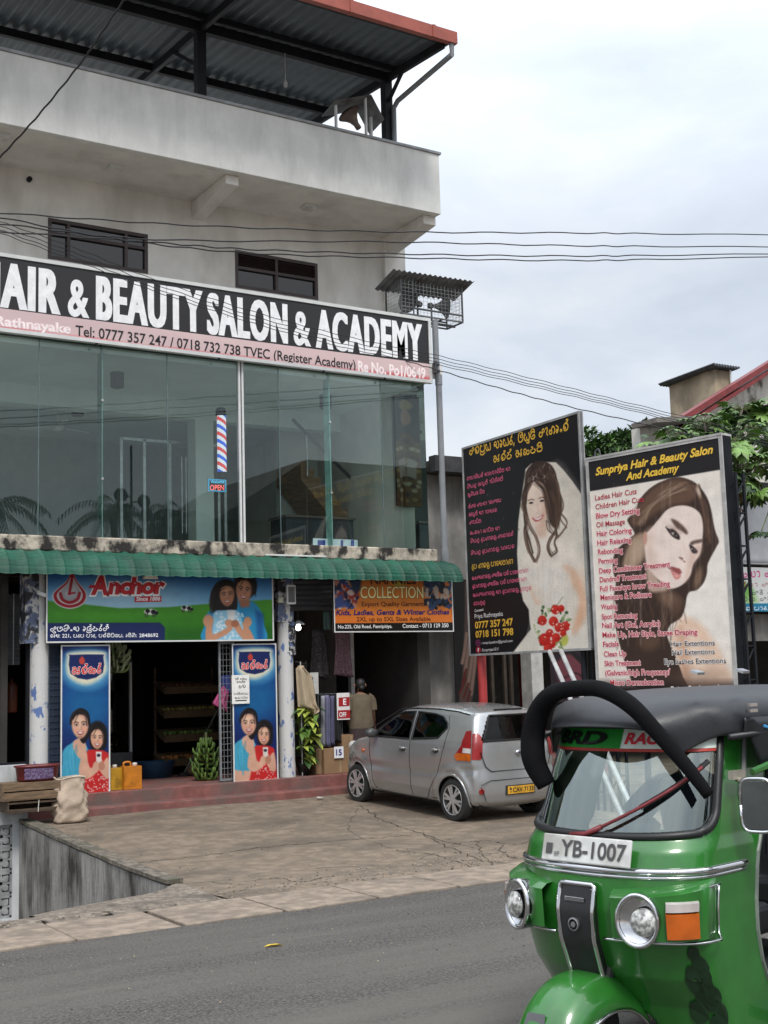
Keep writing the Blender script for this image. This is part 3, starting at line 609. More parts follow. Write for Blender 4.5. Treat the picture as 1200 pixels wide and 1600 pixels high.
scr = mat('poster_scraps', (.12, .15, .24), .8, col2=(.5, .5, .48), lo=.48, hi=.55, scale=7, dirt=(.03, .03, .035), dlo=.5, dhi=.55, dscale=5)
b = MB(); cc = on_y(450, 1000, 18.1); b.lathe((cc[0], 18.12, 0), [(.133, 2.42), (.134, 2.7), (.134, 2.95)], 24, cap=False); b.build('poster_band', mat('torn_posters', (.55, .55, .54), .8, col2=(.02, .02, .025), lo=.44, hi=.48, scale=14, dirt=(.10, .15, .3), dlo=.56, dhi=.6, dscale=6), bld, smooth=True)
for px, w, z0 in ((56, .17, 2.65), (444, .14, 2.95)):
    c = on_y(px, 940, 18.05); b = MB(); b.box((c[0]-w, 18.0, z0), (c[0]+w, 18.26, 3.98)); b.build('column_head', scr, bld)
b = MB()
for i in range(9): z = 3.2+i*.085; b.tube([(9.75, 18.35, z), (11.0, 18.35, z)], .05, 8)
b.build('roller_shutter', dark_steel, bld)
gp, rp = mat('grey_white_post', (.45, .44, .42), .7), mat('red_door_edge', (.16, .02, .018), .5)
for px, w, m in ((630, .13, gp), (648, .07, rp), (552, .07, gp), (820, .1, rp)):
    c = on_y(px, 1080, 18.9); b = MB(); b.box((c[0]-w/2, 18.9, .5), (c[0]+w/2, 19.0, 3.9)); b.build('door_post', m, bld)
# downpipe at the right corner
pvc = mat('grey_pvc_pipe', (.21, .22, .235), .45, var=.08)
b = MB(); pt = on_y(679, 560, 17.95); pb = on_y(692, 858, 17.95)
b.tube([(pt[0], 17.9, 8.3), (pt[0], 17.9, 7.4), (pb[0], 17.9, 7.2), (pb[0], 17.9, 4.12)], .055, 12)
b.tube([(pb[0], 17.9, 4.2), (pb[0], 17.9, 4.02), (pb[0]+.03, 17.92, 3.93)], .07, 12); b.tube([(pb[0], 17.9, 7.3), (pb[0], 17.9, 7.12)], .065, 12)
b.build('downpipe', pvc, bld, auto=40)
b = MB(); b.box((BX1-.08, 18.06, 7.16), (BX1+.02, 18.6, 8.3)); b.cut(); b.box((pb[0]-.1, 17.93, 7.25), (pb[0]+.1, 18.0, 7.5)); b.each('corner_post', paint, bld)
# roof canopy
corr = mat('corrugated_roof_underside', (.062, .078, .092), .6, var=.12, scale=2)
EY, ZE, BYk, SL = 15.72, 12.36, 22.5, .08; RX = 11.62
b = MB(); xs_ = []; k = -2.
while k < RX:
    xs_ += [(k, .0), (k+.05, .045), (k+.11, .045), (k+.16, 0)]; k += .2
P = np.array([[(x, y, ZE+(y-EY)*SL+h) for x, h in xs_] for y in (EY, BYk)])
b.grid(P); b.build('roof_sheet', corr, bld, solid=.004)
zr = lambda y: ZE+(y-EY)*SL
b = MB(); b.box((-2, EY-.10, ZE-.14), (RX+.06, EY+.0, ZE+.06)); 
for i in range(9): x = RX-.4-i*1.55; b.box((x-.03, EY-.115, ZE-.145), (x+.03, EY+.005, ZE+.064))
b.build('eave_gutter', mat('terracotta_gutter', (.30, .07, .045), .5, var=.1), bld)
b = MB(); b.bar((-2, 17.5, zr(17.5)-.10), (RX-.06, 17.5, zr(17.5)-.10), .10, .17); b.cut(); b.bar((-2, 17.2, zr(17.2)-.06), (RX, 17.2, zr(17.2)-.06), .06, .1)
b.cut(); b.bar((-2, 19.45, zr(19.45)-.09), (RX-.06, 19.45, zr(19.45)-.09), .08, .14); b.cut(); b.bar((-2, EY+.1, ZE-.05), (RX, EY+.1, ZE-.05), .05, .08); b.each('purlin', black_steel, bld)
PXS = [11.50, 7.97, 4.4]
for x in PXS:
    b = MB(); b.bar((x, EY+.05, ZE-.12), (x, BYk, zr(BYk)-.12), .07, .14); b.build('rafter', black_steel, bld)
    b = MB(); b.box((x-.075, 17.43, 10.1), (x+.075, 17.58, zr(17.5)-.15)); b.build('roof_post', black_steel, bld)
b = MB(); b.bar((PXS[0], 17.5, 11.9), (PXS[0], 16.9, 12.36), .05, .05); b.build('brace', black_steel, bld); b = MB(); b.bar((PXS[1], 17.52, 11.75), (PXS[1]-.02, 18.6, 12.5), .05, .05); b.build('brace', black_steel, bld)
q = on_y(614, 165, 17.42); q2 = on_y(615, 222, 17.42)
b = MB(); b.tube(np.array([(RX-.02, EY-.04, ZE-.12), (RX-.02, EY-.04, ZE-.32), (q[0]+.02, 17.3, q[2]+.04), (q[0], 17.4, q[2]-.06), (q2[0], 17.4, q2[2]-.3)]), .045, 10); b.build('downpipe', pvc, bld, auto=50)
b = MB(); c = on_y(140, 8, 17.3); b.tube([(c[0], 17.3, zr(17.3)-.1), (c[0], 17.3, zr(17.3)-.2)], .012); c = on_y(443, 88, 17.45); b.tube([(c[0], 17.4, zr(17.4)-.2), (c[0], 17.4, c[2]-.45)], .006); b.lathe((c[0], 17.4, c[2]-.55), [(.01, .12), (.035, .06), (.03, 0), (.005, -.02)], 10)
b.build('hanging_bulb', mat('old_bulb', (.4, .4, .38), .3), bld)

# ---------------------------------------------------------------- green awning
aw_g = mat('green_awning_vinyl', (.003, .068, .040), .6, var=.25, scale=3, dirt=(.01, .07, .045), dlo=.55, dhi=.8, dscale=2)
b = MB(); X0, X1 = -2., on_y(724, 885, 17.45)[0]
xs_ = np.linspace(X0, X1, 900); ph = (xs_-X1+.02) % .262/.262
rib = np.exp(-((ph-.5)/.07)**2)*.020; dip = np.sin(ph*PI)**2*.02
ss = np.linspace(0, 1, 27); P = np.zeros((len(ss), len(xs_), 3))
for i, s in enumerate(ss):
    a = s*1.45; cy, cz = 17.92-.46*math.sin(a)**1.0, 3.585+.375*math.cos(a)
    rr = .012*math.sin(s*9*2*PI)+rib+.012-np.abs(ph-.5)*.03
    P[i, :, 0] = xs_; P[i, :, 1] = cy-rr*math.sin(a); P[i, :, 2] = cz+rr*math.cos(a)-(.02+.018*np.sin(ph*PI))*(s > .96)
b.grid(P); o = b.build('awning', aw_g, None, smooth=True); tag(o, 'long green corrugated awning with raised ribs running above the shop fronts', 'awning')
b = MB(); b.box((9.2, 17.90, 4.0), (10.3, 17.94, 4.025)); b.build('batten', white_alu, o)
# ---------------------------------------------------------------- salon fascia sign
KB = 18.0-.09
sg = thing('salon_sign', 'long black salon sign with white capitals above a pink strip of phone numbers', 'sign', (8, KB, 7.13))
tl, br = on_y(-330, 356, KB), on_y(667, 598, KB); zt = on_y(640, 497, KB)[2]; zb = on_y(640, 591, KB)[2]
p = Panel((tl[0], KB, zb), (1, 0, 0), on_y(672, 590, KB)[0]-tl[0], zt-zb)
p.slab('sign_board', ink((32, 30, 33)), sg, .06); p.frame('sign_frame', white_alu, sg, .055, .09, .02, out=.045)
Z = lambda x, y: (x/1.714, 380+y/1.714)
zs = p.uv(*Z(1000, 318-25))[1]; zs = p.uv(*Z(1145, 323))[1]
def pinkcol(u): pass
p.canvas(700, 24); p.fill((244, 214, 214)); vv = (p.W[..., 2]-p.o[2])
for cx in (-400, -170, 40, 250, 480, 650, 900, 1090):
    x, y = Z(cx, 220+.13*cx); p.ell((x, y+2), (62, 12), (238, 130, 135), .9, .12, .75)
p.ell(Z(1080, 350), (70, 16), (232, 110, 115), .9, .12, .9)
W2 = p.W.copy(); W2[..., 2] = p.o[2] + (vv/p.h)*zs; p.W = W2; p.print('pink_strip', sg, .003)
b = MB(); base = lambda x: 188+.1285*(x-158)
for st, x0, x1, cap in (('SUNPRIYA', -560, -110, 104), ('HAIR', -62, 158, 108), ('&', 182, 238, 90), ('BEAUTY', 260, 540, 104), ('SALON', 557, 768, 97), ('&', 787, 832, 82), ('ACADEMY', 848, 1130, 91)):
    p.text(b, st, Z(x0, base(x0)), Z(x1, base(x1)), cap*1.06/1.714, .022, d=.006, fat=(.05 if st != '&' else .012), sp=1.16)
b.build('lettering', ink((236, 236, 238)), sg)
b = MB(); p.text(b, 'Tel: 0777 357 247 / 0718 732 738 TVEC (Register Academy)', Z(202, 247), Z(952, 338), 27/1.714, .012, d=.007)
b.build('lettering', ink((24, 20, 24)), sg)
b = MB(); p.text(b, 'Priya Rathnayake', Z(-120, 207), Z(190, 242), 25/1.714, .045, d=.006); p.text(b, 'Re No. Po1/0649', Z(958, 342), Z(1140, 362), 26/1.714, .045, d=.006); b.build('lettering_outline', ink((250, 222, 222)), sg)
b = MB(); p.text(b, 'Priya Rathnayake', Z(-119, 207), Z(189, 242), 25/1.714, .0, d=.008); p.text(b, 'Re No. Po1/0649', Z(960, 342), Z(1138, 361), 26/1.714, .0, d=.008); b.build('lettering', ink((252, 240, 240)), sg)
b = MB()
for px in (150, 342, 505, 600): b.cut(); c = on_y(px, 585, KB); b.box((c[0]-.012, KB-.04, 7.09), (c[0]+.012, KB, 7.13))
b.each('sign_clip', black_steel, sg)

# ---------------------------------------------------------------- milk sign over the left shop and two door posters
YA = 17.90
p = px_panel((72, 888), (428, 1001), YA); p.h = p.h+.0
an = thing('milk_sign', 'wide milk brand sign with green meadow, cows, red lettering, mother and girl', 'sign', (7, YA, p.o[2]))
p.slab('sign_board', white_alu, an, .04); p.frame('sign_frame', white_alu, an, .022, .05, .008)
p.canvas(560, 190).xf(60, 880, 3.158)
t = np.clip((p.Y-(880+30/3.158))/55, 0, 1)[..., None]; p.C = np.array((22, 92, 170.))*(1-t)+np.array((128, 196, 236.))*t
p.ell((420, 215), (330, 120), (190, 228, 246), 1.0, 0, .75)
hill = [(0, 190), (45, 185), (200, 200), (400, 222), (640, 217), (850, 200), (1000, 190), (1200, 176), (1200, 420), (0, 420)]
p.poly(hill, (74, 158, 40), 2); n_ = np.sin(p.X*1.9+np.sin(p.Y*2.3)*3)*np.sin(p.Y*2.9+p.X*.7)
p.poly([(0, 260), (300, 275), (700, 262), (1200, 250), (1200, 420), (0, 420)], (44, 116, 24), 14, a=.8); p.poly(hill, (120, 190, 60), 2, a=.35, mul=np.clip(n_, 0, 1)); p.poly([(620, 320), (1200, 300), (1200, 420), (620, 420)], (26, 88, 18), 16, a=.7)
p.poly([(30, 295), (600, 293), (624, 318), (624, 400), (30, 400)], (22, 40, 92), 1)
for cx, cy, k in ((553, 244, 1.0), (731, 226, .85)):
    p.ell((cx, cy-4), (32*k, 15*k), (240, 240, 236), .2); p.ell((cx-14*k, cy-8), (11*k, 10*k), (18, 18, 20), .3); p.ell((cx+14*k, cy-4), (12*k, 11*k), (18, 18, 20), .3); p.ell((cx+30*k, cy+2*k), (9*k, 9*k), (24, 22, 22), .3)
    for dx in (-25, -15, 12, 22): p.line([(cx+dx*k, cy+4*k), (cx+dx*k, cy+20*k)], 5*k, (60, 55, 55), sm=0)
# teardrop logo
drop = lambda k, dy=0: [(165, 152-112*k+dy), (190, 152-62*k+dy), (155+78*k, 150+dy), (155+62*k, 150+48*k+dy), (155, 150+70*k+dy), (155-62*k, 150+48*k+dy), (155-78*k, 150+dy), (140, 152-62*k+dy)]
p.poly(drop(1.08), (235, 232, 232), 1, 6); p.poly(drop(1.0), (178, 24, 40), 1, 6); p.poly(drop(.80), (240, 238, 238), 1, 6); p.poly(drop(.70), (178, 178, 184), 2, 6); p.poly(drop(.45, -12), (212, 212, 216), 8, 6, .8)
p.line([(108, 150), (120, 180), (155, 194), (192, 178), (203, 148)], 15, (176, 22, 38)); p.line([(167, 62), (160, 110), (152, 152)], 13, (176, 22, 38)); p.line([(150, 152), (178, 146)], 9, (176, 22, 38), sm=0)
# mother and girl
SK, SK2, HR = (206, 150, 118), (172, 112, 84), (26, 18, 18)
p.poly([(830, 250), (900, 205), (1040, 185), (1095, 230), (1112, 300), (1108, 385), (820, 385), (822, 300)], (44, 150, 200), 2, 5); p.poly([(1070, 230), (1110, 250), (1112, 385), (1080, 385)], (24, 96, 160), 6)
p.ell((1020, 110), (58, 66), HR, .2); p.poly([(985, 180), (1045, 180), (1040, 215), (1000, 220)], SK2, 4)
p.poly([(860, 240), (850, 160), (880, 95), (940, 80), (975, 120), (980, 220), (940, 250)], HR, 2, 5); 
face(p, (1014, 138), 40, 54, (208, 152, 120), .12); face(p, (931, 162), 37, 50, (202, 146, 112), -.05)
strands(p, [(985, 90), (1020, 62), (1062, 100), (1066, 150)], 10, 6, 4, [(60, 46, 42), (14, 10, 10)]); strands(p, [(905, 105), (872, 140), (862, 200), (866, 245)], 12, 7, 4, [(58, 44, 40), (14, 10, 10)])
p.poly([(868, 240), (915, 232), (985, 236), (1008, 300), (1020, 385), (872, 385), (862, 300)], (150, 205, 232), 2, 4)
for i in range(60): p.ell((rng.uniform(872, 1010), rng.uniform(245, 380)), (6, 6), (226, 240, 246), .6, 0, .8)
p.poly([(830, 300), (858, 290), (862, 350), (925, 320), (945, 300), (960, 318), (930, 350), (860, 385), (826, 385)], SK, 2, 4); p.poly([(1008, 290), (1045, 330), (1065, 385), (1020, 385), (960, 310), (980, 285), (1010, 330)], SK, 2, 4)
p.ell((838, 285), (26, 32), SK, .3); p.ell((1032, 290), (20, 26), SK, .3)
p.poly([(930, 232), (972, 232), (968, 288), (936, 288)], (236, 236, 232), 1.5, 0, .92); p.ell((940, 295), (20, 18), SK, .3); p.ell((970, 298), (20, 18), SK2, .3)
p.soft(1, .02); p.print('printed_face', an, .002)
b = MB(); p.text(b, 'A', (247, 152), (350, 154), 96, .10, .15, d=.006); p.text(b, 'nchor', (336, 153), (634, 150), 79, .10, .15, d=.006); b.build('lettering_outline', ink((242, 240, 240)), an)
b = MB(); p.text(b, 'A', (257, 150), (342, 152), 92, .05, .15, d=.009); p.text(b, 'nchor', (342, 150), (626, 147), 75, .05, .15, d=.009); p.text(b, '-', (246, 136), (290, 134), 60, .04, .3, d=.0085); b.build('lettering', ink((186, 22, 36)), an)
b = MB(); p.rect(b, [(474, 192), (606, 190), (606, 162), (474, 165)], .010); b.build('lettering_box', ink((186, 22, 36)), an)
b = MB(); p.text(b, 'Since 1886', (481, 186), (600, 184), 19, .02, .15, d=.013); p.sinhala(b, 's+ubs+ioh et+R+.dr+.s+.', (58, 336), (350, 333), 26, .2, .006)
p.sinhala(b, "neh:", (58, 366), (108, 366), 18, .2, .006); p.text(b, '221,', (117, 367), (160, 366), 17, .01, d=.006); p.sinhala(b, "prp par, pn+.n+ip+ity' et+Il+i:", (172, 366), (487, 364), 17, .2, .006); p.text(b, '2848692', (497, 365), (590, 363), 17, .01, d=.006)
b.build('lettering', ink((240, 242, 246)), an)
# little floodlight above it
fl = thing('sign_floodlight', 'small white floodlight over the milk sign', 'lamp', on_y(233, 899, 17.7))
c = on_y(233, 900, 17.72); b = MB(); b.add([(c[0]-.07, 17.62, c[2]+.05), (c[0]+.07, 17.62, c[2]+.05), (c[0]+.12, 17.66, c[2]-.05), (c[0]-.12, 17.66, c[2]-.05), (c[0]-.06, 17.76, c[2]+.05), (c[0]+.06, 17.76, c[2]+.05), (c[0]+.1, 17.76, c[2]-.04), (c[0]-.1, 17.76, c[2]-.04)], [(0, 1, 2, 3), (4, 7, 6, 5), (0, 4, 5, 1), (3, 2, 6, 7), (0, 3, 7, 4), (1, 5, 6, 2)])
b.build('lamp_head', mat('cream_lamp', (.62, .58, .5), .5), fl); b = MB(); b.tube([(c[0], 17.74, c[2]), (c[0], 17.86, c[2]+.08)], .014); b.build('lamp_arm', dark_steel, fl)

def door_poster(name, label, TL, BR, zm, notice):
    p = px_panel(TL, BR, 17.97)
    t = thing(name, label, 'poster', (p.o[0]+p.w/2, 17.97, p.o[2]), group='milk posters on the shop gates')
    p.slab('poster_board', white_alu, t, .03); p.frame('poster_frame', white_alu, t, .02, .04, .008)
    p.canvas(120, 360)
    (fx, fy, k, peo) = zm; p.T = lambda q: np.stack([fx(np.asarray(q, float)[..., 0]), fy(np.asarray(q, float)[..., 1])], -1); p.k = k
    tt = (p.Y-p.Y.min())/np.ptp(p.Y); p.fill((8, 34, 98)); p.ell((240, 640), (170, 210), (12, 84, 150), 1., 0, .9); p.ell((240, 720), (110, 100), (22, 112, 164), 1., 0, .6)
    p.ell((238, 520), (125, 98), (120, 190, 225), .5, 0, .85); p.poly([(140, 470), (160, 440), (318, 436), (332, 470), (330, 545), (240, 600), (150, 560)], (238, 232, 205), 7, 4)
    p.poly([(153, 460), (165, 452), (310, 450), (320, 462), (318, 540), (240, 575), (158, 545)], (20, 38, 96), 1.2, 2)
    p.ell((215, 482), (14, 18), (206, 70, 60), .3); p.poly([(215, 455), (226, 478), (205, 478)], (206, 70, 60), 1)
    p.T = lambda q: np.stack([fx(np.asarray(q, float)[..., 0]), peo(np.asarray(q, float)[..., 1])], -1)
    S, S2, H = (226, 176, 150), (196, 136, 110), (22, 16, 20)
    p.poly([(122, 925), (160, 890), (215, 880), (250, 930), (252, 1010), (230, 1060), (122, 1060), (118, 980)], (70, 168, 200), 2, 4); p.poly([(165, 895), (205, 860), (230, 880), (235, 935), (205, 965)], S, 2, 4)
    p.poly([(118, 1060), (160, 1058), (230, 1055), (240, 1000), (275, 1010), (300, 1040), (268, 1080), (200, 1130), (118, 1140)], S, 2, 4)
    p.poly([(160, 800), (165, 745), (205, 715), (245, 735), (256, 800), (250, 850), (225, 890), (205, 860), (250, 800)], H, 2, 4); p.poly([(160, 775), (172, 735), (215, 722), (245, 745), (250, 790), (225, 760), (190, 752)], H, 2, 4)
    p.ell((292, 835), (46, 56), H, .2); p.poly([(250, 850), (262, 800), (330, 810), (336, 900), (310, 925), (262, 915)], H, 2, 4)
    strands(p, [(165, 905), (150, 980), (160, 1060)], 9, 14, 7, [(104, 196, 222), (46, 136, 172), (84, 180, 210)], .45); p.poly([(238, 930), (275, 920), (335, 930), (350, 970), (352, 1150), (215, 1150), (232, 1010)], (206, 40, 40), 2, 3)
    for i in range(70): p.ell((rng.uniform(235, 350), rng.uniform(1010, 1130)), (3.2, 3.2), (246, 210, 205), .6)
    p.poly([(210, 960), (236, 930), (246, 985), (262, 1010), (300, 960), (318, 985), (290, 1030), (240, 1065), (200, 1040)], S, 2, 4); p.poly([(345, 960), (356, 1050), (330, 1060), (300, 1010), (318, 985)], S, 2, 4)
    p.poly([(283, 930), (312, 930), (310, 990), (286, 990)], (240, 232, 222), 1.2); p.ell((297, 948), (9, 8), (40, 36, 60), .5); p.ell((286, 1000), (17, 22), S, .3); p.ell((312, 1000), (16, 22), S2, .3)
    face(p, (206, 806), 42, 58, (228, 178, 152), -.06); face(p, (290, 868), 33, 48, (226, 174, 146), .04); strands(p, [(168, 770), (200, 726), (240, 745), (250, 800)], 10, 5, 4, [(66, 52, 50), (14, 10, 12)]); strands(p, [(262, 830), (290, 800), (325, 830), (330, 880)], 8, 5, 4, [(60, 46, 44), (14, 10, 12)])
    p.soft(1, .025); p.print('printed_face', t, .002)
    p.T = lambda q: np.stack([fx(np.asarray(q, float)[..., 0]), fy(np.asarray(q, float)[..., 1])], -1)
    b = MB(); p.sinhala(b, 'An+.kr+.', (166, 547), (312, 540), 38, .36, .005); b.build('lettering_outline', ink((240, 226, 222)), t)
    b = MB(); p.sinhala(b, 'An+.kr+.', (166, 547), (312, 540), 38, .22, .007); b.build('lettering', ink((206, 34, 40)), t)
    return t
door_poster('gate_poster', 'blue milk poster with mother and girl, uncovered, on the left gate', (95, 1008), (172, 1240), (lambda x: 60+x/3.158, lambda y: 880+y/3.158, 3.158, lambda y: 880+y/3.158), 0)
fx2 = lambda x: 60+(953+(x-112)*.9)/3.158
tp2 = door_poster('gate_poster', 'blue milk poster partly covered by a white notice on the right gate', (362, 1006), (435, 1218), (fx2, lambda y: 880+(398+(y-408)*.9)/3.158, 3.158/.9, lambda y: 880+(1062+30-(1135-y)*.9)/3.158), 1)
p = px_panel((362, 1055), (390, 1099), 17.93)
t = thing('paper_notice', 'white paper notice with black writing stuck on the right milk poster', 'notice', p.o)
p.slab('sheet', ink((226, 224, 220)), t, .004); p.xf(60, 880, 3.158); b = MB()
for cd, x0, x1, y in (('am+. ety', 968, 1030, 575), ('nhs+.m', 978, 1022, 590), ('prn+im+gy', 964, 1036, 648), ('kd+ay+.m', 968, 1034, 668)): p.sinhala(b, cd, (x0, y), (x1, y-1), 9, .22)
p.rect(b, [(972, 676), (1028, 674), (1028, 679), (972, 681)]); p.sinhala(b, 'dg', (988, 616), (1024, 612), 16, .2); b.build('lettering', ink((30, 30, 34)), t)

# ---------------------------------------------------------------- garment shop sign
YC = 17.80
p = px_panel((520, 893), (709, 987), YC); p.h += .1
cs = thing('garment_sign', 'orange garment shop sign with clothes pictures and a black address strip', 'sign', (10.5, YC, p.o[2]))
p.slab('sign_board', white_alu, cs, .04); p.frame('sign_frame', white_alu, cs, .018, .05, .008)
p.canvas(300, 170).xf(430, 890, 4.0); p.fill((226, 122, 44)); p.ell((730, 180), (260, 140), (236, 146, 62), 1., 0, .7)
for i in range(190):
    l = rng.random() < .55; x = rng.uniform(372, 512) if l else rng.uniform(940, 1104); y = rng.uniform(50, 240)
    if l and x > 440+(y-50)*.4 and y < 110: continue
    c = [(60, 84, 150), (170, 60, 50), (224, 200, 190), (40, 44, 80), (210, 150, 130)][rng.integers(5)] if l else [(20, 24, 34), (34, 54, 88), (54, 74, 110), (196, 176, 160), (26, 30, 40)][rng.integers(5) if y > 120 or x > 1040 else rng.integers(3)]
    p.ell((x, y), (rng.uniform(6, 20), rng.uniform(8, 26)), c, .4, rng.uniform(-.6, .6))
p.poly([(372, 180), (420, 150), (436, 235), (378, 240)], (70, 90, 150), 3); p.poly([(450, 40), (540, 50), (530, 130), (490, 140)], (40, 60, 90), 4); p.ell((770, 88), (40, 16), (190, 220, 90), .8, 0, .6)
p.poly([(340, 336), (1130, 330), (1130, 400), (340, 400)], (20, 18, 20), 1); p.print('printed_face', cs, .002)
b = MB(); p.text(b, 'NANNIES', (596, 92), (880, 90), 60, .01, d=.005); p.text(b, 'Export Quality Garments', (540, 229), (938, 227), 27, .012, d=.005); p.text(b, '2XL up to 5XL Sizes Available', (508, 323), (970, 320), 26, .012, d=.005); b.build('lettering', ink((64, 14, 14)), cs)
b = MB(); p.text(b, 'COLLECTION', (530, 180), (930, 178), 74, .03, d=.005); b.build('lettering_shadow', ink((60, 40, 20)), cs)
b = MB(); p.text(b, 'COLLECTION', (532, 179), (926, 177), 72, .008, d=.007); b.build('lettering', ink((240, 226, 160)), cs)
b = MB(); p.text(b, 'Kids, Ladies, Gents & Winter Clothes', (378, 284), (1088, 279), 31, .03, .2, d=.006); b.build('lettering', ink((34, 22, 92)), cs)
b = MB(); p.text(b, 'No.225, Old Road, Pannipitiya.', (392, 368), (730, 364), 21, .012, d=.006); p.text(b, 'Contact - 0713 129 350', (795, 364), (1082, 360), 24, .012, d=.006); b.build('lettering', ink((226, 226, 226)), cs)

# ---------------------------------------------------------------- bride billboard
def bill(o, a, w, h): return Panel(o, (math.cos(a), math.sin(a), 0), w, h)
a1 = math.radians(-93.56)
p = bill((12.567, 17.12, 2.33), a1, 3.235, 3.52)
bb = thing('bride_billboard', 'billboard of a smiling bride with red roses on a black Sinhala price list', 'billboard', (12.5, 15.5, 0))
p.slab('sign_board', ink((28, 26, 29)), bb, .05); p.frame('sign_frame', mat('billboard_frame', (.33, .33, .33), .5), bb, .035, .08, .012)
p.canvas(270, 470).xf(720, 640, 4.0); p.fill((27, 25, 28))
CR = (232, 224, 212)
p.poly([(405, 372), (440, 338), (520, 326), (595, 330), (640, 375), (700, 450), (765, 545), (830, 900), (850, 1520), (320, 1527), (438, 1372), (430, 1320), (425, 1250), (390, 1195), (362, 1060), (352, 900), (360, 700), (380, 540), (395, 450)], CR, 1.5, 0)
p.poly([(600, 340), (700, 460), (800, 620), (820, 900), (700, 1000), (640, 800), (650, 600)], (216, 206, 192), 22, 3, .6)
for i in range(14): x = 640+i*13; p.line([(x-60, 420+i*12), (x-10, 700), (x, 1050)], 3, (240, 234, 224), 1.6, a=.5)
p.poly([(425, 780), (560, 760), (660, 800), (720, 880), (700, 1000), (440, 1000), (400, 880)], (244, 232, 220), 14, 4, .9)
p.poly([(640, 985), (705, 995), (765, 1100), (792, 1250), (725, 1392), (690, 1375), (742, 1200), (690, 1090)], (230, 176, 140), 9, 4, .85); p.poly([(740, 1000), (790, 1040), (800, 1240), (770, 1300)], (240, 206, 180), 14, 3, .6)
p.poly([(430, 1095), (500, 1115), (520, 1195), (470, 1215)], (226, 178, 146), 6, 3, .8); p.poly([(440, 1000), (640, 990), (690, 1100), (640, 1200), (500, 1210), (430, 1100)], (240, 232, 222), 10, 4, .8)
HB = (64, 47, 40)
p.poly([(398, 470), (408, 390), (450, 335), (500, 320), (556, 338), (588, 380), (604, 440), (622, 520), (634, 600), (618, 700), (596, 740), (560, 715), (545, 640), (540, 560), (500, 480), (462, 455), (425, 505), (412, 590), (396, 640), (380, 560)], HB, 1.6, 4)
for i in range(46): x, y = rng.uniform(415, 585), rng.uniform(335, 440); p.line([(x, y), (x+rng.uniform(-14, 14), y+8), (x+rng.uniform(-20, 20), y+rng.uniform(14, 34))], 3, [(138, 110, 94), (100, 76, 66), (214, 200, 184), (34, 25, 22)][rng.integers(4)], 1., 4, .8)
p.poly([(416, 520), (432, 470), (470, 448), (515, 470), (540, 540), (546, 620), (532, 690), (500, 738), (468, 742), (440, 705), (420, 640)], (240, 216, 200), 2, 5)
p.poly([(520, 500), (546, 600), (530, 690), (500, 735), (510, 640)], (214, 170, 146), 8, 3, .7); p.poly([(470, 740), (530, 690), (545, 760), (520, 800), (480, 790)], (226, 190, 168), 8, 3, .8)
for cx, cy in ((440, 583), (508, 570)): p.ell((cx, cy), (13, 6), (36, 26, 26), .5, -.15); p.line([(cx-19, cy-14), (cx, cy-22), (cx+19, cy-18)], 4.5, (70, 48, 42))
p.line([(478, 590), (488, 635), (474, 648)], 3, (206, 160, 140), 1.2, a=.8); p.poly([(446, 676), (480, 676), (518, 654), (508, 682), (480, 700), (458, 694)], (198, 96, 100), 1.4, 3); p.poly([(454, 678), (482, 679), (510, 663), (500, 680), (478, 690)], (250, 244, 238), 1, 3)
strands(p, [(470, 455), (520, 500), (545, 600), (560, 700)], 26, 7, 3.5, [(96, 72, 60), (44, 32, 28), (130, 102, 86)], .7, 40); strands(p, [(560, 400), (600, 480), (612, 600), (600, 720)], 24, 9, 3.5, [(100, 76, 64), (40, 29, 26), (132, 104, 88)], .7, 41); strands(p, [(440, 460), (412, 520), (396, 610)], 14, 6, 3.5, [(100, 76, 64), (40, 29, 26)], .7, 42)
for i in range(26):
    x = rng.uniform(450, 720); p.line([(x, 980+rng.uniform(-40, 60)), (x+rng.uniform(-30, 20), 1180), (x+rng.uniform(-60, 40), 1420)], 7, [(212, 202, 190), (242, 236, 228), (222, 212, 200)][rng.integers(3)], 3., 4, .4)
HC = [(70, 51, 43), (98, 73, 61), (48, 34, 30), (134, 106, 90)]
for k_, (pts, n_c, ji) in enumerate((([(402, 600), (414, 690), (404, 770), (426, 870), (466, 950)], 9, 5), ([(410, 650), (440, 740), (474, 800), (494, 880), (474, 955)], 8, 5), ([(396, 640), (402, 730), (424, 800), (452, 900)], 5, 5), ([(606, 650), (598, 750), (562, 810), (546, 865), (566, 915)], 9, 5), ([(575, 700), (606, 770), (592, 830), (606, 880), (570, 915)], 7, 5), ([(622, 640), (668, 705), (640, 765), (606, 800)], 4, 4), ([(400, 560), (376, 600), (394, 650)], 3, 3), ([(620, 520), (644, 600), (624, 680), (664, 740)], 4, 4), ([(545, 700), (560, 760), (600, 790)], 5, 5), ([(420, 740), (404, 800), (430, 890)], 4, 4), ([(560, 520), (590, 600), (600, 700)], 12, 10), ([(400, 520), (392, 600), (404, 660)], 8, 6))):
    strands(p, pts, n_c, ji, 4.2, HC, .8, k_)
for i in range(70):
    a = rng.uniform(0, 6.28); r_ = rng.uniform(70, 128); x, y = 575+r_*math.cos(a)*.95, 1360+r_*math.sin(a)*1.15
    if y > 1515: continue
    p.ell((x, y), (rng.uniform(9, 20), rng.uniform(5, 10)), [(86, 112, 70), (140, 160, 110), (190, 196, 150), (60, 84, 52), (236, 232, 220)][rng.integers(5)], .4, rng.uniform(0, 3))
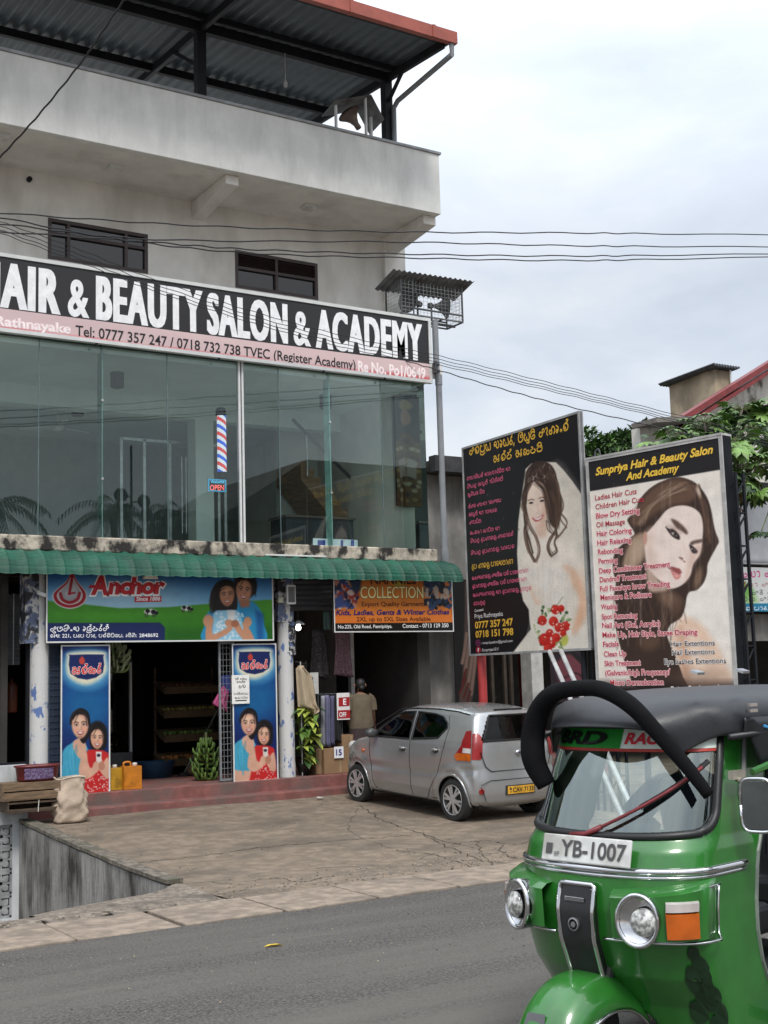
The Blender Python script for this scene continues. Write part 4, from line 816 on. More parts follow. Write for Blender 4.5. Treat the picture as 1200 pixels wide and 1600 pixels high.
for x, y, r_ in ((592, 1250, 27), (628, 1243, 20), (510, 1318, 28), (580, 1325, 29), (614, 1362, 27), (656, 1352, 28), (556, 1398, 24), (524, 1438, 36), (596, 1425, 26), (640, 1400, 20), (545, 1490, 26), (572, 1465, 22)):
    p.ell((x, y), (r_, r_*1.1), (196, 36, 30), .25); p.ell((x-3, y-4), (r_*.6, r_*.6), (226, 70, 56), .5, 0, .8); p.line([(x-r_*.4, y), (x, y+r_*.35), (x+r_*.45, y-2)], 3, (120, 14, 16), 1., a=.9); p.line([(x-r_*.2, y-r_*.3), (x+r_*.2, y-r_*.2)], 3, (130, 16, 18), 1., 0, .8)
for i in range(40): p.ell((rng.normal(580, 55), rng.normal(1370, 70)), (4, 4), (240, 236, 214), .5)
p.ell((650, 1445), (22, 34), (196, 200, 96), .5, .3); p.line([(600, 1225), (640, 1170)], 4, (130, 140, 100), 1., 0)
for i in range(16): x, y = rng.uniform(20, 740), rng.uniform(60, 1000); p.ell((x, y), (2.5, rng.uniform(4, 10)), (120, 112, 110), .6, 0, .7)
p.ell((108, 1458), (15, 20), (150, 60, 110), .3); p.ell((108, 1458), (10, 14), (27, 25, 28), .3); p.ell((108, 1458), (5, 6), (150, 60, 110), .4); p.ell((111, 1502), (16, 21), (170, 40, 60), .3)
p.soft(1, .03); p.print('printed_face', bb, .002, .92)
GOLD, PINK = ink((226, 178, 62)), ink((218, 96, 132))
b = MB(); p.sinhala(b, 'sn+.p+Riy heyr+., b+iy+ut+i sqleon+.', (55, 284), (682, 124), 50, .24); p.sinhala(b, 'An+.d+. Akdm+i', (205, 330), (517, 256), 46, .24); p.sinhala(b, 'r+up lavn+y pathmala', (70, 996), (330, 960), 31, .22)
p.text(b, '0777 357 247', (91, 1368), (328, 1346), 40, .028); p.text(b, '0718 151 798', (94, 1425), (330, 1407), 40, .028); b.build('lettering', GOLD, bb)
b = MB()
for cd, x0, y0, x1, y1 in (('mapal+iyn+. hqdgqn+.v+Im ha', 40, 442, 312, 378), ('s+iyl+u Ad+um+. ay+it+.tm+.', 42, 494, 268, 440), ('k+ul+iyt d+Im', 45, 543, 152, 520), ('ut+.sv sdha avshy', 50, 617, 255, 574), ('Ad+um+. ha abhrn', 52, 667, 230, 636), ('sqpy+im', 56, 717, 130, 704), ('konda kqp+im ha', 60, 782, 247, 750), ('s+iyl+u r+uplavn+y sevavn+.', 62, 834, 332, 786), ('s+iyl+u r+uplavn+y alepn', 65, 908, 340, 862), ('keshlavn+y sht+ik pt+. pathmala', 72, 1064, 425, 1014), ('r+uplavn+y sht+ik pt+. pathmala', 74, 1116, 415, 1068), ('keshlavn+y ha r+uplavn+y a+Rmb+un', 78, 1170, 445, 1124), ('vqdm+ul+u', 82, 1224, 155, 1212)):
    p.sinhala(b, cd, (x0, y0), (x1, y1), 23, .24)
b.build('lettering', PINK, bb)
b = MB(); p.text(b, 'Contact:', (88, 1266), (145, 1256), 16, .01); p.text(b, 'Priya Rathnayaka', (88, 1306), (265, 1288), 27, .0); p.text(b, ': sunpriyasalon@gmail.com', (130, 1466), (325, 1452), 16, .0); p.text(b, ':Sunpriyas151/', (132, 1512), (238, 1504), 18, .0); p.text(b, 'f', (106, 1512), (117, 1511), 20, .03); b.build('lettering', ink((226, 224, 224)), bb)
red_post = mat('red_painted_post', (.36, .035, .035), .45, var=.12)
b = MB(); c = p.P(.22, 0, -.09); b.tube([(c[0], c[1], .1), (c[0], c[1], 5.4)], .075, 14); b.build('post', red_post, bb, auto=40)
b = MB(); c = p.P(2.95, 0, -.09); b.tube([(c[0], c[1], .0), (c[0], c[1], 5.4)], .05, 12); b.build('post', black_steel, bb, auto=40)
strut = mat('galvanised_strut', (.52, .52, .52), .4, metal=.3)
for (x0, y0, x1, y1) in ((862, 1022, 900, 1112), (880, 1020, 916, 1105)):
    s0 = np.array(p.P(p.uv(x0, y0)[0], .01, .04)); d_ = on_x(x1, y1, s0[0]-.55); b = MB(); k = (s0[2]-.02)/(s0[2]-d_[2]); b.tube([s0, s0+(d_-s0)*k], .035, 10); b.build('strut', strut, bb)

# ---------------------------------------------------------------- hair portrait lightbox
a2 = math.radians(-81.28)
p = bill((12.38, 13.78, 1.30), a2, 2.268, 5.08-1.30)
hb = thing('hair_billboard', 'upright lightbox with long brown haired woman and red list of salon treatments', 'billboard', (12.5, 12.6, 0))
box_m = mat('lightbox_black', (.012, .013, .016), .8, spec=.15); fr = mat('lightbox_frame', (.42, .41, .40), .4)
p.slab('lightbox_case', box_m, hb, .22, .01, .03, bevel=.03); p.frame('sign_frame', fr, hb, .05, .025, .014, out=.03)
p.canvas(320, 620).xf(910, 680, 3.81); CB = (230, 222, 212); p.fill(CB); p.ell((700, 900), (260, 420), (238, 232, 224), 1., 0, .8)
p.poly([(-40, 347), (60, 332), (812, 207), (900, 190), (900, -60), (-40, -60)], (31, 28, 31), 1)
Hd, Hm, Hl = (60, 44, 37), (104, 78, 62), (160, 134, 112)
p.poly([(560, 1120), (610, 1080), (700, 1120), (780, 1220), (845, 1340), (880, 1500), (600, 1500), (560, 1330), (520, 1230)], (228, 196, 172), 12, 4, .95); p.poly([(640, 1160), (700, 1250), (720, 1420), (660, 1420)], (240, 216, 196), 22, 3, .8); p.poly([(580, 1150), (620, 1250), (640, 1440), (590, 1450)], (196, 150, 122), 14, 3, .7)
p.poly([(335, 395), (400, 318), (480, 272), (560, 250), (630, 262), (690, 298), (742, 370), (768, 450), (788, 560), (812, 628), (800, 662), (748, 762), (742, 822), (720, 882), (680, 922), (640, 932), (622, 962), (612, 1022), (590, 1082), (550, 1112), (520, 1135), (506, 1200), (560, 1330), (600, 1440), (612, 1510), (340, 1510), (285, 1440), (240, 1310), (212, 1200), (190, 1100), (200, 1010), (188, 960), (200, 880), (182, 800), (192, 700), (240, 650), (292, 605), (310, 580), (268, 510), (290, 480), (320, 470)], Hd, 1.6, 3)
p.poly([(345, 400), (440, 305), (560, 262), (640, 280), (680, 330), (640, 400), (520, 420), (430, 470), (330, 540), (285, 505)], Hm, 8, 4, .9)
for i in range(60):
    t = i/60; x0, y0 = 560+rng.uniform(-30, 90), 275+rng.uniform(0, 60); p.line([(x0, y0), (470-60*t, 340+90*t), (330+20*t+rng.uniform(-10, 30), 470+rng.uniform(-10, 70))], 4, [(132, 104, 84), (84, 62, 50), (176, 150, 128), (62, 46, 40)][rng.integers(4)], 1.2, 5, .5)
for i in range(40):
    x0 = 650+rng.uniform(-10, 50); p.line([(x0, 285+rng.uniform(0, 30)), (715+rng.uniform(-10, 30), 420), (745+rng.uniform(-20, 34), 600+rng.uniform(-40, 60))], 4, [(44, 32, 28), (90, 66, 54), (120, 92, 76)][rng.integers(3)], 1.2, 5, .55)
p.ell((692, 335), (10, 34), (206, 186, 168), 1., -.3, .9)
p.poly([(300, 608), (372, 585), (374, 700), (330, 780), (262, 800), (240, 770), (262, 690)], Hl, 6, 4, .95); p.poly([(300, 640), (350, 620), (340, 720), (290, 780)], (190, 166, 144), 8, 3, .7)
for i in range(60):
    x0, y0 = rng.uniform(200, 560), rng.uniform(820, 1000); p.line([(x0, y0), (x0+rng.uniform(-40, 60), y0+80), (x0+rng.uniform(-60, 90), y0+rng.uniform(150, 320))], 5, [(84, 62, 50), (44, 32, 27), (120, 92, 74), (40, 30, 26)][rng.integers(4)], 1.4, 5, .5)
p.ell((520, 975), (70, 44), (126, 98, 80), 1., .5, .8); p.ell((690, 850), (22, 60), (132, 104, 84), 1., .25, .8); p.ell((560, 1030), (34, 60), (96, 72, 58), 1., .3, .7); p.ell((400, 1230), (60, 50), (110, 84, 66), 1., 0, .6)
p.poly([(372, 600), (398, 568), (455, 500), (510, 440), (585, 418), (655, 430), (702, 470), (718, 530), (716, 610), (702, 705), (662, 765), (642, 835), (602, 885), (560, 908), (520, 912), (478, 880), (420, 832), (386, 780), (374, 700)], (236, 218, 208), 2, 5)
p.poly([(386, 790), (470, 880), (520, 912), (470, 930), (400, 930), (384, 860)], (196, 168, 152), 6, 3, .95); p.poly([(375, 600), (420, 560), (430, 700), (470, 830), (400, 800), (376, 720)], (222, 196, 182), 14, 4, .8); p.poly([(640, 700), (700, 640), (712, 690), (660, 770), (640, 830), (610, 870)], (216, 180, 164), 8, 3, .6)
p.poly([(497, 546), (515, 556), (545, 560), (578, 596), (576, 622), (540, 606), (516, 580)], (52, 38, 38), 2, 4); p.ell((548, 590), (17, 9), (196, 186, 180), .5, .55); p.ell((552, 591), (9, 9), (44, 36, 36), .4); p.line([(497, 545), (520, 582), (545, 604), (578, 618)], 4, (40, 26, 28)); p.poly([(505, 540), (560, 548), (590, 585), (560, 565)], (176, 146, 136), 6, 3, .7)
p.poly([(528, 500), (560, 508), (600, 540), (626, 574), (620, 590), (590, 570), (556, 546)], (96, 72, 64), 3.5, 4); p.poly([(642, 640), (668, 626), (712, 620), (708, 638), (672, 646), (648, 656)], (98, 76, 68), 3, 4)
p.poly([(636, 652), (662, 664), (686, 690), (676, 704), (652, 696)], (52, 38, 38), 2, 4); p.ell((659, 682), (12, 8), (186, 176, 170), .5, .6); p.ell((660, 684), (7, 8), (40, 34, 34), .4)
p.line([(600, 640), (618, 700), (622, 745)], 5, (226, 200, 188), 3, a=.7); p.ell((588, 733), (13, 6), (110, 70, 64), .6, .4); p.line([(580, 722), (592, 742), (612, 756)], 4, (186, 146, 134), 2.); p.ell((608, 752), (5, 4), (120, 80, 74), .7)
p.poly([(508, 786), (535, 782), (560, 790), (580, 796), (592, 818), (578, 826), (545, 806)], (150, 78, 78), 2, 4); p.poly([(522, 800), (552, 812), (582, 826), (588, 840), (570, 858), (548, 852)], (210, 138, 132), 2.5, 4); p.line([(510, 788), (545, 808), (580, 826)], 3.5, (96, 44, 46)); p.ell((560, 838), (10, 5), (236, 190, 184), .8, .4, .7)
p.ell((374, 612), (12, 40), (196, 150, 132), .5)
m_ = np.clip((p.Y-(680+1440/3.81))/18, 0, 1); p.mix(m_*.97, (34, 25, 24)); p.ell((700, 1450), (160, 60), (120, 96, 84), 1., 0, .35)
for i in range(26): x = rng.uniform(80, 850); p.line([(x, rng.uniform(240, 700)), (x+rng.uniform(-3, 8), rng.uniform(800, 1300))], 6, (214, 206, 196), 2.5, 0, .18)
p.soft(2, .025); p.print('printed_face', hb, .002, .95)
b = MB(); p.text(b, 'Sunpriya Hair & Beauty Salon', (80, 240), (780, 106), 44, .03, .28, d=.006); p.text(b, 'And Academy', (260, 270), (580, 214), 44, .03, .28, d=.006); b.build('lettering', ink((232, 190, 66)), hb)
rows = [('Ladies Hair Cuts', 78, 389, 325, 348, 0), ('Children Hair Cuts', 80, 443, 368, 394, 0), ('Blow Dry Setting', 83, 497, 342, 462, 1), ('Oil Massage', 85, 550, 255, 528, 0), ('Hair Coloring', 88, 603, 296, 580, 1), ('Hair Relaxing', 91, 657, 292, 636, 1), ('Rebonding', 95, 710, 242, 698, 1), ('Perming', 98, 765, 210, 758, 1), ('Deep Conditioner Treatment', 102, 823, 525, 782, 1), ('Dandruff Treatment', 106, 876, 382, 852, 1), ('Full Face/eye brow Treading', 107, 930, 523, 898, 1), ('Menicure & Pedicure', 110, 982, 413, 962, 1), ('Waxing', 113, 1038, 208, 1032, 1), ('Spot Removing', 117, 1096, 328, 1086, 1), ('Nail Art (Gel, Acrylic)', 120, 1148, 465, 1136, 1), ('Make Up, Hair Style, Saree Draping', 122, 1204, 686, 1186, 1), ('Facials', 125, 1260, 218, 1256, 1), ('Clean Up', 130, 1318, 262, 1314, 1), ('Skin Treatment', 134, 1374, 348, 1368, 1), ('(Galvanic/high Frequency/', 138, 1430, 525, 1424, 1), ('Micro Dermabration', 168, 1488, 485, 1484, 1)]
bo, bt = MB(), MB()
for s_, x0, y0, x1, y1, hl in rows:
    if hl: p.text(bo, s_, (x0-2, y0+1), (x1+2, y1+1), 32, .075, d=.0045)
    p.text(bt, s_, (x0, y0), (x1, y1), 30, .012, d=.0065)
bo.build('lettering_outline', ink((246, 206, 208)), hb); bt.build('lettering', ink((176, 40, 62)), hb)
bo, bt = MB(), MB()
for s_, x0, y0, x1, y1 in (('Hair Extentions', 528, 1257, 790, 1250), ('Nail Extentions', 535, 1308, 790, 1302), ('Eye Lashes Extentions', 490, 1364, 857, 1356)):
    p.text(bo, s_, (x0-2, y0+1), (x1+2, y1+1), 32, .06, d=.0045); p.text(bt, s_, (x0, y0), (x1, y1), 30, .006, d=.0065)
bo.build('lettering_outline', ink((238, 232, 226)), hb); bt.build('lettering', ink((50, 46, 66)), hb)
b = MB(); p.text(b, 'Priya Rathnayaka', (530, 1536), (852, 1524), 40, .004, d=.006); b.build('lettering', ink((232, 222, 214)), hb)
b = MB(); q0 = p.P(-.03, 3.81, -.1); q1 = p.P(2.3, 3.81, -.1)
b.bar(q0, q1, .24, .03); b.build('rain_cap', fr, hb)
b = MB(); c = p.P(.12, 3.84, -.1); b.tube(spline([c+np.array((0, .06, 0)), c+np.array((0, .05, .09)), c+np.array((0, -.02, .10)), c+np.array((0, -.05, 0))], 5), .012); b.build('lifting_ring', dark_steel, hb)
for u in (.0, 2.2):
    b = MB(); c = [p.P(u+du, 0, -dn) for du in (0, .16) for dn in (.16, .34)]
    for q in c: b.bar((q[0], q[1], .0), (q[0], q[1], 4.6), .035, .035)
    for i in range(20):
        z = .1+i*.22
        for q, r_ in ((c[0], c[1]), (c[2], c[3]), (c[0], c[2]), (c[1], c[3])): b.bar((q[0], q[1], z), (r_[0], r_[1], z+(.2 if i % 2 else 0)), .015, .015)
    b.build('lattice_post', black_steel, hb)
for u in (-.16,):
    b = MB()
    for du in (0, .12): q = p.P(u-du, 0, -.2); b.bar((q[0], q[1], 0), (q[0], q[1], 5.0), .03, .03)
    for i in range(16): q, r_ = p.P(u, 0, -.2), p.P(u-.12, 0, -.2); z = .3+i*.3; b.bar((q[0], q[1], z), (r_[0], r_[1], z), .02, .02)
    b.build('ladder_frame', black_steel, hb)
# ---------------------------------------------------------------- silver hatchback
silver = mat('silver_car_paint', (.41, .42, .428), .26, metal=.6, var=.03, scale=2, coat=.6, dirt=(.36, .345, .32), dlo=.45, dhi=.8, dscale=1.5)
tyre_m = mat('tyre_rubber', (.018, .018, .018), .85, bump=.2, bscale=60); blackp = mat('black_trim', (.012, .012, .013), .45); under = mat('car_underside', (.01, .01, .01), .9)
chrome = mat('chrome', (.62, .62, .63), .12, metal=1, var=.02); hub_m = mat('silver_hubcap', (.5, .5, .5), .35, metal=.6, var=.05)
carglass = glass('car_glass', (.16, .18, .185), .01, 1.5, .5); redl = mat('red_lamp_lens', (.26, .010, .010), .3, coat=.25); amber = mat('amber_lens', (.46, .095, .008), .2, coat=.5); clearl = mat('clear_lens', (.5, .48, .46), .12, coat=.8)
def make_car():
    car = thing('parked_car', 'small silver hatchback with yellow plate parked nose in to the shops', 'car', (0, 0, 0))
    OUT = spline([(-.47, .24), (-.535, .36), (-.545, .52), (-.53, .68), (-.515, .84), (-.505, 1.02), (-.475, 1.14), (-.40, 1.33), (-.345, 1.455), (-.30, 1.49), (-.05, 1.525), (.4, 1.545), (.9, 1.535), (1.3, 1.48), (1.65, 1.30), (1.98, 1.09), (2.12, 1.03), (2.4, .98), (2.66, .90), (2.82, .79), (2.89, .62), (2.90, .42), (2.84, .24), (2.6, .19), (1.2, .18), (-.2, .19)], 9, True)
    n = len(OUT)
    def ysid(x, z):
        y = np.interp(z, [.18, .24, .4, .6, .85, 1.0, 1.08, 1.15, 1.30, 1.42, 1.50, 1.55], [.66, .71, .758, .775, .778, .762, .742, .715, .655, .60, .55, .52])
        pl = 1-.085*np.abs((x-1.15)/1.72)**3.2
        cre = .026*np.exp(-((z-(.60+.10*np.clip((.6-x)/.9, 0, 1.4)))/.05)**2)
        fl = sum(.022*np.exp(-((np.hypot(x-cx, z-.3)-.40)/.06)**2)*(z > .2) for cx in (0, 2.348))
        return y*pl - cre*.6 + fl
    t = np.gradient(np.concatenate([OUT[-2:], OUT, OUT[:2]]), axis=0)[2:-2]; t /= np.linalg.norm(t, axis=1)[:, None]; nin = np.stack([t[:, 1], -t[:, 0]], 1)
    if (nin[n//3] @ (np.array((1.2, .8))-OUT[n//3])) < 0: nin = -nin
    R_ = .085
    def layer(tt):
        d = R_*(1-(1-abs(tt)**3.2)**(1/3.2)); Q = OUT + nin*d; q = np.stack([Q[:, 0], ysid(Q[:, 0], Q[:, 1])*tt, Q[:, 1]], 1)
        q[:, 0] += .05*tt*tt*(Q[:, 0] < 0) - .20*tt**4*(Q[:, 0] > 2.3)*np.clip((Q[:, 0]-2.3)/.5, 0, 1); return q
    tt = np.sin(np.linspace(-1, 1, 61)*PI/2)
    S = np.stack([layer(a) for a in tt], 1); S = np.concatenate([S, S[:1]], 0)
    zc, xc = (S[:-1, :-1, 2]+S[1:, 1:, 2])/2, (S[:-1, :-1, 0]+S[1:, 1:, 0])/2; yc = (S[:-1, :-1, 1]+S[1:, 1:, 1])/2
    rw = (xc < .0) & (zc > 1.10) & (zc < 1.425) & (np.abs(yc) < .60-.22*(zc-1.1)/.33)
    ws = (xc > 1.33) & (xc < 2.05) & (zc > 1.07) & (zc < 1.47) & (np.abs(yc) < .56)
    wh = sum((np.hypot(xc-cx, zc-.28) < .34) & (np.abs(yc) > .45) & (zc < .5) for cx in (0, 2.348)) > 0
    tlr = (xc < -.2) & (zc > .85) & (zc < 1.20) & (np.abs(yc) > .60-.03*(zc-.86)/.3+.25*np.abs(zc-1.02)**1.5)
    b = MB(); b.grid(S, keep=~(rw | ws | wh))
    IN = OUT + nin*R_; nr, nc = 150, 240
    zs = np.linspace(IN[:, 1].min()+.001, IN[:, 1].max()-.001, nr)
    G = np.zeros((nr, nc, 2))
    for i, z in enumerate(zs):
        xs = []
        for k in range(n):
            a, c = IN[k], IN[(k+1) % n]
            if (a[1] > z) != (c[1] > z): xs.append(a[0]+(z-a[1])/(c[1]-a[1])*(c[0]-a[0]))
        G[i, :, 0] = np.linspace(min(xs), max(xs), nc); G[i, :, 1] = z
    def inpoly(x, z, P):
        ins = np.zeros(x.shape, bool)
        for k in range(len(P)):
            (ax, az), (bx, bz) = P[k], P[(k+1) % len(P)]
            with np.errstate(all='ignore'): ins ^= ((az > z) != (bz > z)) & (x < (bx-ax)*(z-az)/(bz-az+1e-12)+ax)
        return ins
    W1 = spline([(1.98, 1.03), (1.62, 1.25), (1.36, 1.395), (1.02, 1.425), (.985, 1.04)], 1, True); W1 = np.array([(1.96, 1.03), (1.66, 1.215), (1.40, 1.37), (1.28, 1.405), (1.02, 1.425), (.985, 1.045)])
    W2 = np.array([(.93, 1.05), (.955, 1.425), (.55, 1.415), (.36, 1.385), (.22, 1.30), (.20, 1.25), (.34, 1.10)])
    TL = np.array([(-.14, .83), (-.06, .88), (-.20, 1.02), (-.24, 1.22), (-.34, 1.24), (-.62, 1.24), (-.62, .84)])
    gx, gz = (G[:-1, :-1, 0]+G[1:, 1:, 0])/2, (G[:-1, :-1, 1]+G[1:, 1:, 1])/2
    arch = sum(np.hypot(gx-cx, gz-.28) < .345 for cx in (0, 2.348)) > 0
    m1, m2, tls = inpoly(gx, gz, W1), inpoly(gx, gz, W2), inpoly(gx, gz, TL)
    def side(sg, off=0):
        y = ysid(G[..., 0], G[..., 1]); x = G[..., 0].copy(); x += .05*(x < 0)*np.clip(-x/.3, 0, 1) - .20*(x > 2.3)*np.clip((x-2.3)/.5, 0, 1); return np.stack([x, sg*(y+off), G[..., 1]], -1)
    for sg in (-1, 1): b.grid(side(sg), keep=~(arch | m1 | m2))
    b.build('body', silver, car, auto=40, local=True)
    yy = lambda x, z: float(ysid(np.array(x), np.array(z)))
    fx = lambda x: x + .05*(x < 0)*min(max(-x/.3, 0), 1) - .20*(x > 2.3)*min(max((x-2.3)/.5, 0), 1)
    def on_side(P, sg, off): return [(fx(x), sg*(yy(x, z)+off), z) for x, z in P]
    def dense(P, k=8, closed=True):
        P = np.array(P, float); m = len(P); return np.concatenate([P[i]+(P[(i+1) % m]-P[i])*np.linspace(0, 1, k, False)[:, None] for i in range(m if closed else m-1)] + ([] if closed else [P[-1:]]))
    for sg in (-1, 1):
        for W in (W1, W2):
            b = MB(); b.grid(side(sg, -.004), keep=(m1 if W is W1 else m2)); f = b.build('side_window', carglass, car, smooth=True, local=True)
            q = dense(W); b = MB(); b.tube(on_side(np.concatenate([q, q[:2]]), sg, .001), .014, 6); b.build('window_trim', blackp, f, local=True)
        b = MB(); b.grid(side(sg, .009), keep=tls); b.grid(S+np.array((-.010, 0, 0)), keep=tlr & (yc*sg > 0)); f = b.build('tail_light', redl, car, auto=40, local=True)
        b = MB(); b.grid(side(sg, .012), keep=tls & (gz < .93)); b.build('indicator_lens', amber, f, local=True)
        b = MB(); b.grid(side(sg, .012), keep=tls & (gz > .94) & (gz < 1.0) & (gx < -.26)); b.build('reverse_lens', clearl, f, local=True)
        b = MB(); d_ = [(.96, 1.04), (.955, .8), (.95, .5), (.95, .25)]; b.tube(on_side(dense(d_, 8, False), sg, .0), .005, 5)
        d_ = [(1.97, 1.03), (1.98, .85), (1.94, .6), (1.88, .3), (1.78, .25), (.95, .235), (.62, .24), (.50, .40), (.34, .58), (.24, .80), (.18, 1.0), (.16, 1.25), (.24, 1.40)]; b.tube(on_side(dense(d_, 8, False), sg, .0), .005, 5)
        b.build('door_seam', blackp, car, local=True)
        b = MB(); b.tube(on_side(dense([(2.05, 1.10), (1.66, 1.30), (1.38, 1.445), (1.0, 1.475), (.5, 1.485), (.1, 1.47), (-.2, 1.44)], 5, False), sg, .006), .008, 6); b.build('roof_gutter', blackp, car, local=True)
        for x, z in ((.36, .93), (1.12, .90)):
            b = MB(); y = yy(x, z); b.lathe((x, sg*(y-.02), z), [(.055, 0), (.05, .025)], 14, ax=(0, sg, 0), sq=(1.3, .75), m=1); b.lathe((x, sg*(y+.012), z+.012), [(.004, 0), (.052, .004), (.05, .02), (.02, .03)], 14, ax=(0, sg, 0), sq=(1.5, .42)); b.build('door_handle', [silver, blackp], car, smooth=True, local=True)
        b = MB(); b.lathe((2.14, sg*yy(2.14, .80), .80), [(.03, 0), (.028, .012), (.01, .018)], 12, ax=(0, sg, 0), sq=(1.2, .8)); b.build('side_indicator', amber, car, smooth=True, local=True)
        b = MB(); b.lathe((1.80, sg*.86, 1.08), [(.02, -.07), (.075, -.06), (.085, 0), (.07, .05), (.02, .07)], 14, ax=(1, 0, 0), sq=(1.15, .85)); b.tube([(1.82, sg*.72, 1.04), (1.81, sg*.82, 1.06)], .022, 8); b.build('door_mirror', [mat('mirror_shell_%d' % sg, (.05, .05, .052), .4)], car, smooth=True, local=True)
        for cx in (0, 2.348):
            a = np.linspace(-.18, PI+.18, 30); b = MB(); pts = [(cx+.345*math.cos(q), .28+.345*math.sin(q)) for q in a]; b.tube(on_side(pts, sg, -.002), .018, 8); b.build('wheel_arch', silver, car, smooth=True, local=True)
            w = bpy.data.objects.new('wheel', None); COL.objects.link(w); w.parent = car
            y1 = sg*.755; b = MB(); b.lathe((cx, y1, .288), [(.19, -.165), (.265, -.165), (.286, -.14), (.288, -.03), (.272, -.005), (.235, .002), (.195, -.006)], 40, ax=(0, sg, 0), cap=False); b.build('tyre', tyre_m, w, auto=35, local=True)
            b = MB(); b.lathe((cx, y1, .288), [(.205, -.012), (.200, .0), (.185, -.012), (.16, -.035), (.001, -.035)], 40, ax=(0, sg, 0), m=1, cap=False)
            for k in range(6):
                for da in (-.16, .16):
                    q = k*PI/3+da+.2; ca, sa = math.cos(q), math.sin(q); q2 = k*PI/3+da*.35+.2
                    b.bar((cx+.05*math.cos(q2), y1-sg*.004, .288+.05*math.sin(q2)), (cx+.19*ca, y1-sg*.008, .288+.19*sa), .03, .022, up=(0, 1, 0))
            b.lathe((cx, y1, .288), [(.062, -.03), (.06, .002), (.03, .008), (.001, .008)], 20, ax=(0, sg, 0)); b.lathe((cx, y1, .288), [(.192, -.02), (.205, -.004), (.203, .002), (.19, -.004)], 40, ax=(0, sg, 0), cap=False)
            b.build('hubcap', [hub_m, blackp], w, auto=35, local=True)
    b = MB(); b.grid(S+np.array((.004, 0, 0)), keep=rw); f = b.build('rear_window', carglass, car, smooth=True, local=True)
    b = MB(); b.grid(S, keep=ws); b.build('windscreen', carglass, car, smooth=True, local=True)
    def on_rear(P, off=.002):
        o = []
        for y, z in P:
            i = np.argmin(np.hypot(OUT[:, 1]-z, 0)+(OUT[:, 0] > 0)*9); x = np.interp(z, OUT[np.where(OUT[:, 0] < -.3)][:, 1], OUT[np.where(OUT[:, 0] < -.3)][:, 0]) if False else OUT[i, 0]
            o.append((x+.05*(y/.76)**2-off, y, z))
        return o
    b = MB(); q = dense([(-.58, 1.10), (.58, 1.10), (.38, 1.43), (-.38, 1.43)], 10); b.tube(on_rear(np.concatenate([q, q[:2]])), .014, 6); b.build('window_trim', blackp, f, local=True)
    b = MB(); b.tube(on_rear(dense([(-.64, .96), (-.56, .76), (-.48, .70), (.48, .70), (.56, .76), (.64, .96)], 8, False), .0), .006, 5); b.tube(on_rear(dense([(-.66, .52), (-.5, .58), (.5, .58), (.66, .52)], 8, False), .0), .005, 5)
    b.tube(on_rear(dense([(-.66, .50), (-.56, .30)], 6, False), .0), .005, 5); b.tube(on_rear(dense([(.66, .50), (.56, .30)], 6, False), .0), .005, 5); b.build('tailgate_seam', blackp, car, local=True)
    b = MB(); b.lathe((-.522, 0, .93), [(.05, 0), (.046, .012), (.0, .014)], 20, ax=(-1, 0, 0), sq=(1.25, .8)); b.lathe((-.534, 0, .93), [(.03, 0), (.03, .004)], 16, ax=(-1, 0, 0), sq=(1.3, .6), m=1); b.build('badge', [chrome, mat('badge_blue', (.04, .06, .12), .3)], car, smooth=True, local=True)
    for sg in (-1, 1): b = MB(); b.lathe((-.475, sg*.63, .44), [(.04, 0), (.04, .015), (.034, .02), (.001, .02)], 16, ax=(-1, sg*.35, 0)); b.build('reflector', redl, car, local=True)
    b = MB(); b.box((-.553, -.26, .37), (-.535, .26, .50)); f = b.build('number_plate', mat('plate_backing', (.02, .02, .02), .5), car, local=True, bevel=.006)
    b = MB(); b.box((-.559, -.235, .385), (-.552, .235, .487)); b.build('plate_face', mat('yellow_plate', (.62, .33, .03), .4), f, local=True)
    pl = Panel((-.560, .235, .385), (0, -1, 0), .47, .102); pl.N = np.array((-1., 0, 0)); b = MB()
    pl.text(b, 'CAV 7133', (.085, .022), (.455, .022), .058, .018, d=.002, uvs=True); pl.text(b, 'WP', (.03, .018), (.065, .018), .022, .01, d=.002, uvs=True)
    b.add([pl.P(u, v, .002) for u, v in ((.03, .055), (.062, .055), (.062, .085), (.03, .085))], [(0, 1, 2, 3)]); b.build('lettering', mat('plate_ink', (.015, .015, .015), .5), f, local=True)
    b = MB(); b.box((-.40, -.60, .21), (2.7, .60, .42)); b.box((.35, -.66, .2), (1.98, .66, .5)); b.tube([(0, -.7, .288), (0, .7, .288)], .05); b.tube([(2.348, -.7, .288), (2.348, .7, .288)], .05); b.build('underbody', under, car, local=True)
    beige = mat('seat_fabric', (.22, .18, .13), .8)
    for x, y, w in ((1.15, .33, .46), (1.15, -.33, .46), (.25, 0, 1.1)):
        b = MB(); b.obox((x, y, .82), ((.97, 0, -.22), (0, 1, 0), (.22, 0, .97)), (.06, w/2, .32)); b.obox((x+.28, y, .5), ((1, 0, 0), (0, 1, 0), (0, 0, 1)), (.26, w/2, .06))
        for hy in ((0,) if w < 1 else (-.3, .3)): b.obox((x-.08, y+hy, 1.2), ((.97, 0, -.22), (0, 1, 0), (.22, 0, .97)), (.05, .12, .09))
        b.build('seat', beige, car, bevel=.04, local=True)
    b = MB(); b.tube([(1.55+.10*math.cos(a)*.5, .33+.18*math.sin(a), 1.0+.18*math.cos(a)) for a in np.linspace(0, 6.28, 24)], .014); b.box((1.65, -.6, .7), (1.95, .6, .98)); b.build('dashboard', blackp, car, local=True)
    b = MB()
    for sg in (-1, 1): b.cut(); b.lathe((2.60, sg*.55, .80), [(.0, .17), (.09, .12), (.12, 0), (.1, -.08)], 16, ax=(.8, sg*.5, .2), sq=(1, .8))
    b.each('headlight', clearl, car, smooth=True, local=True)
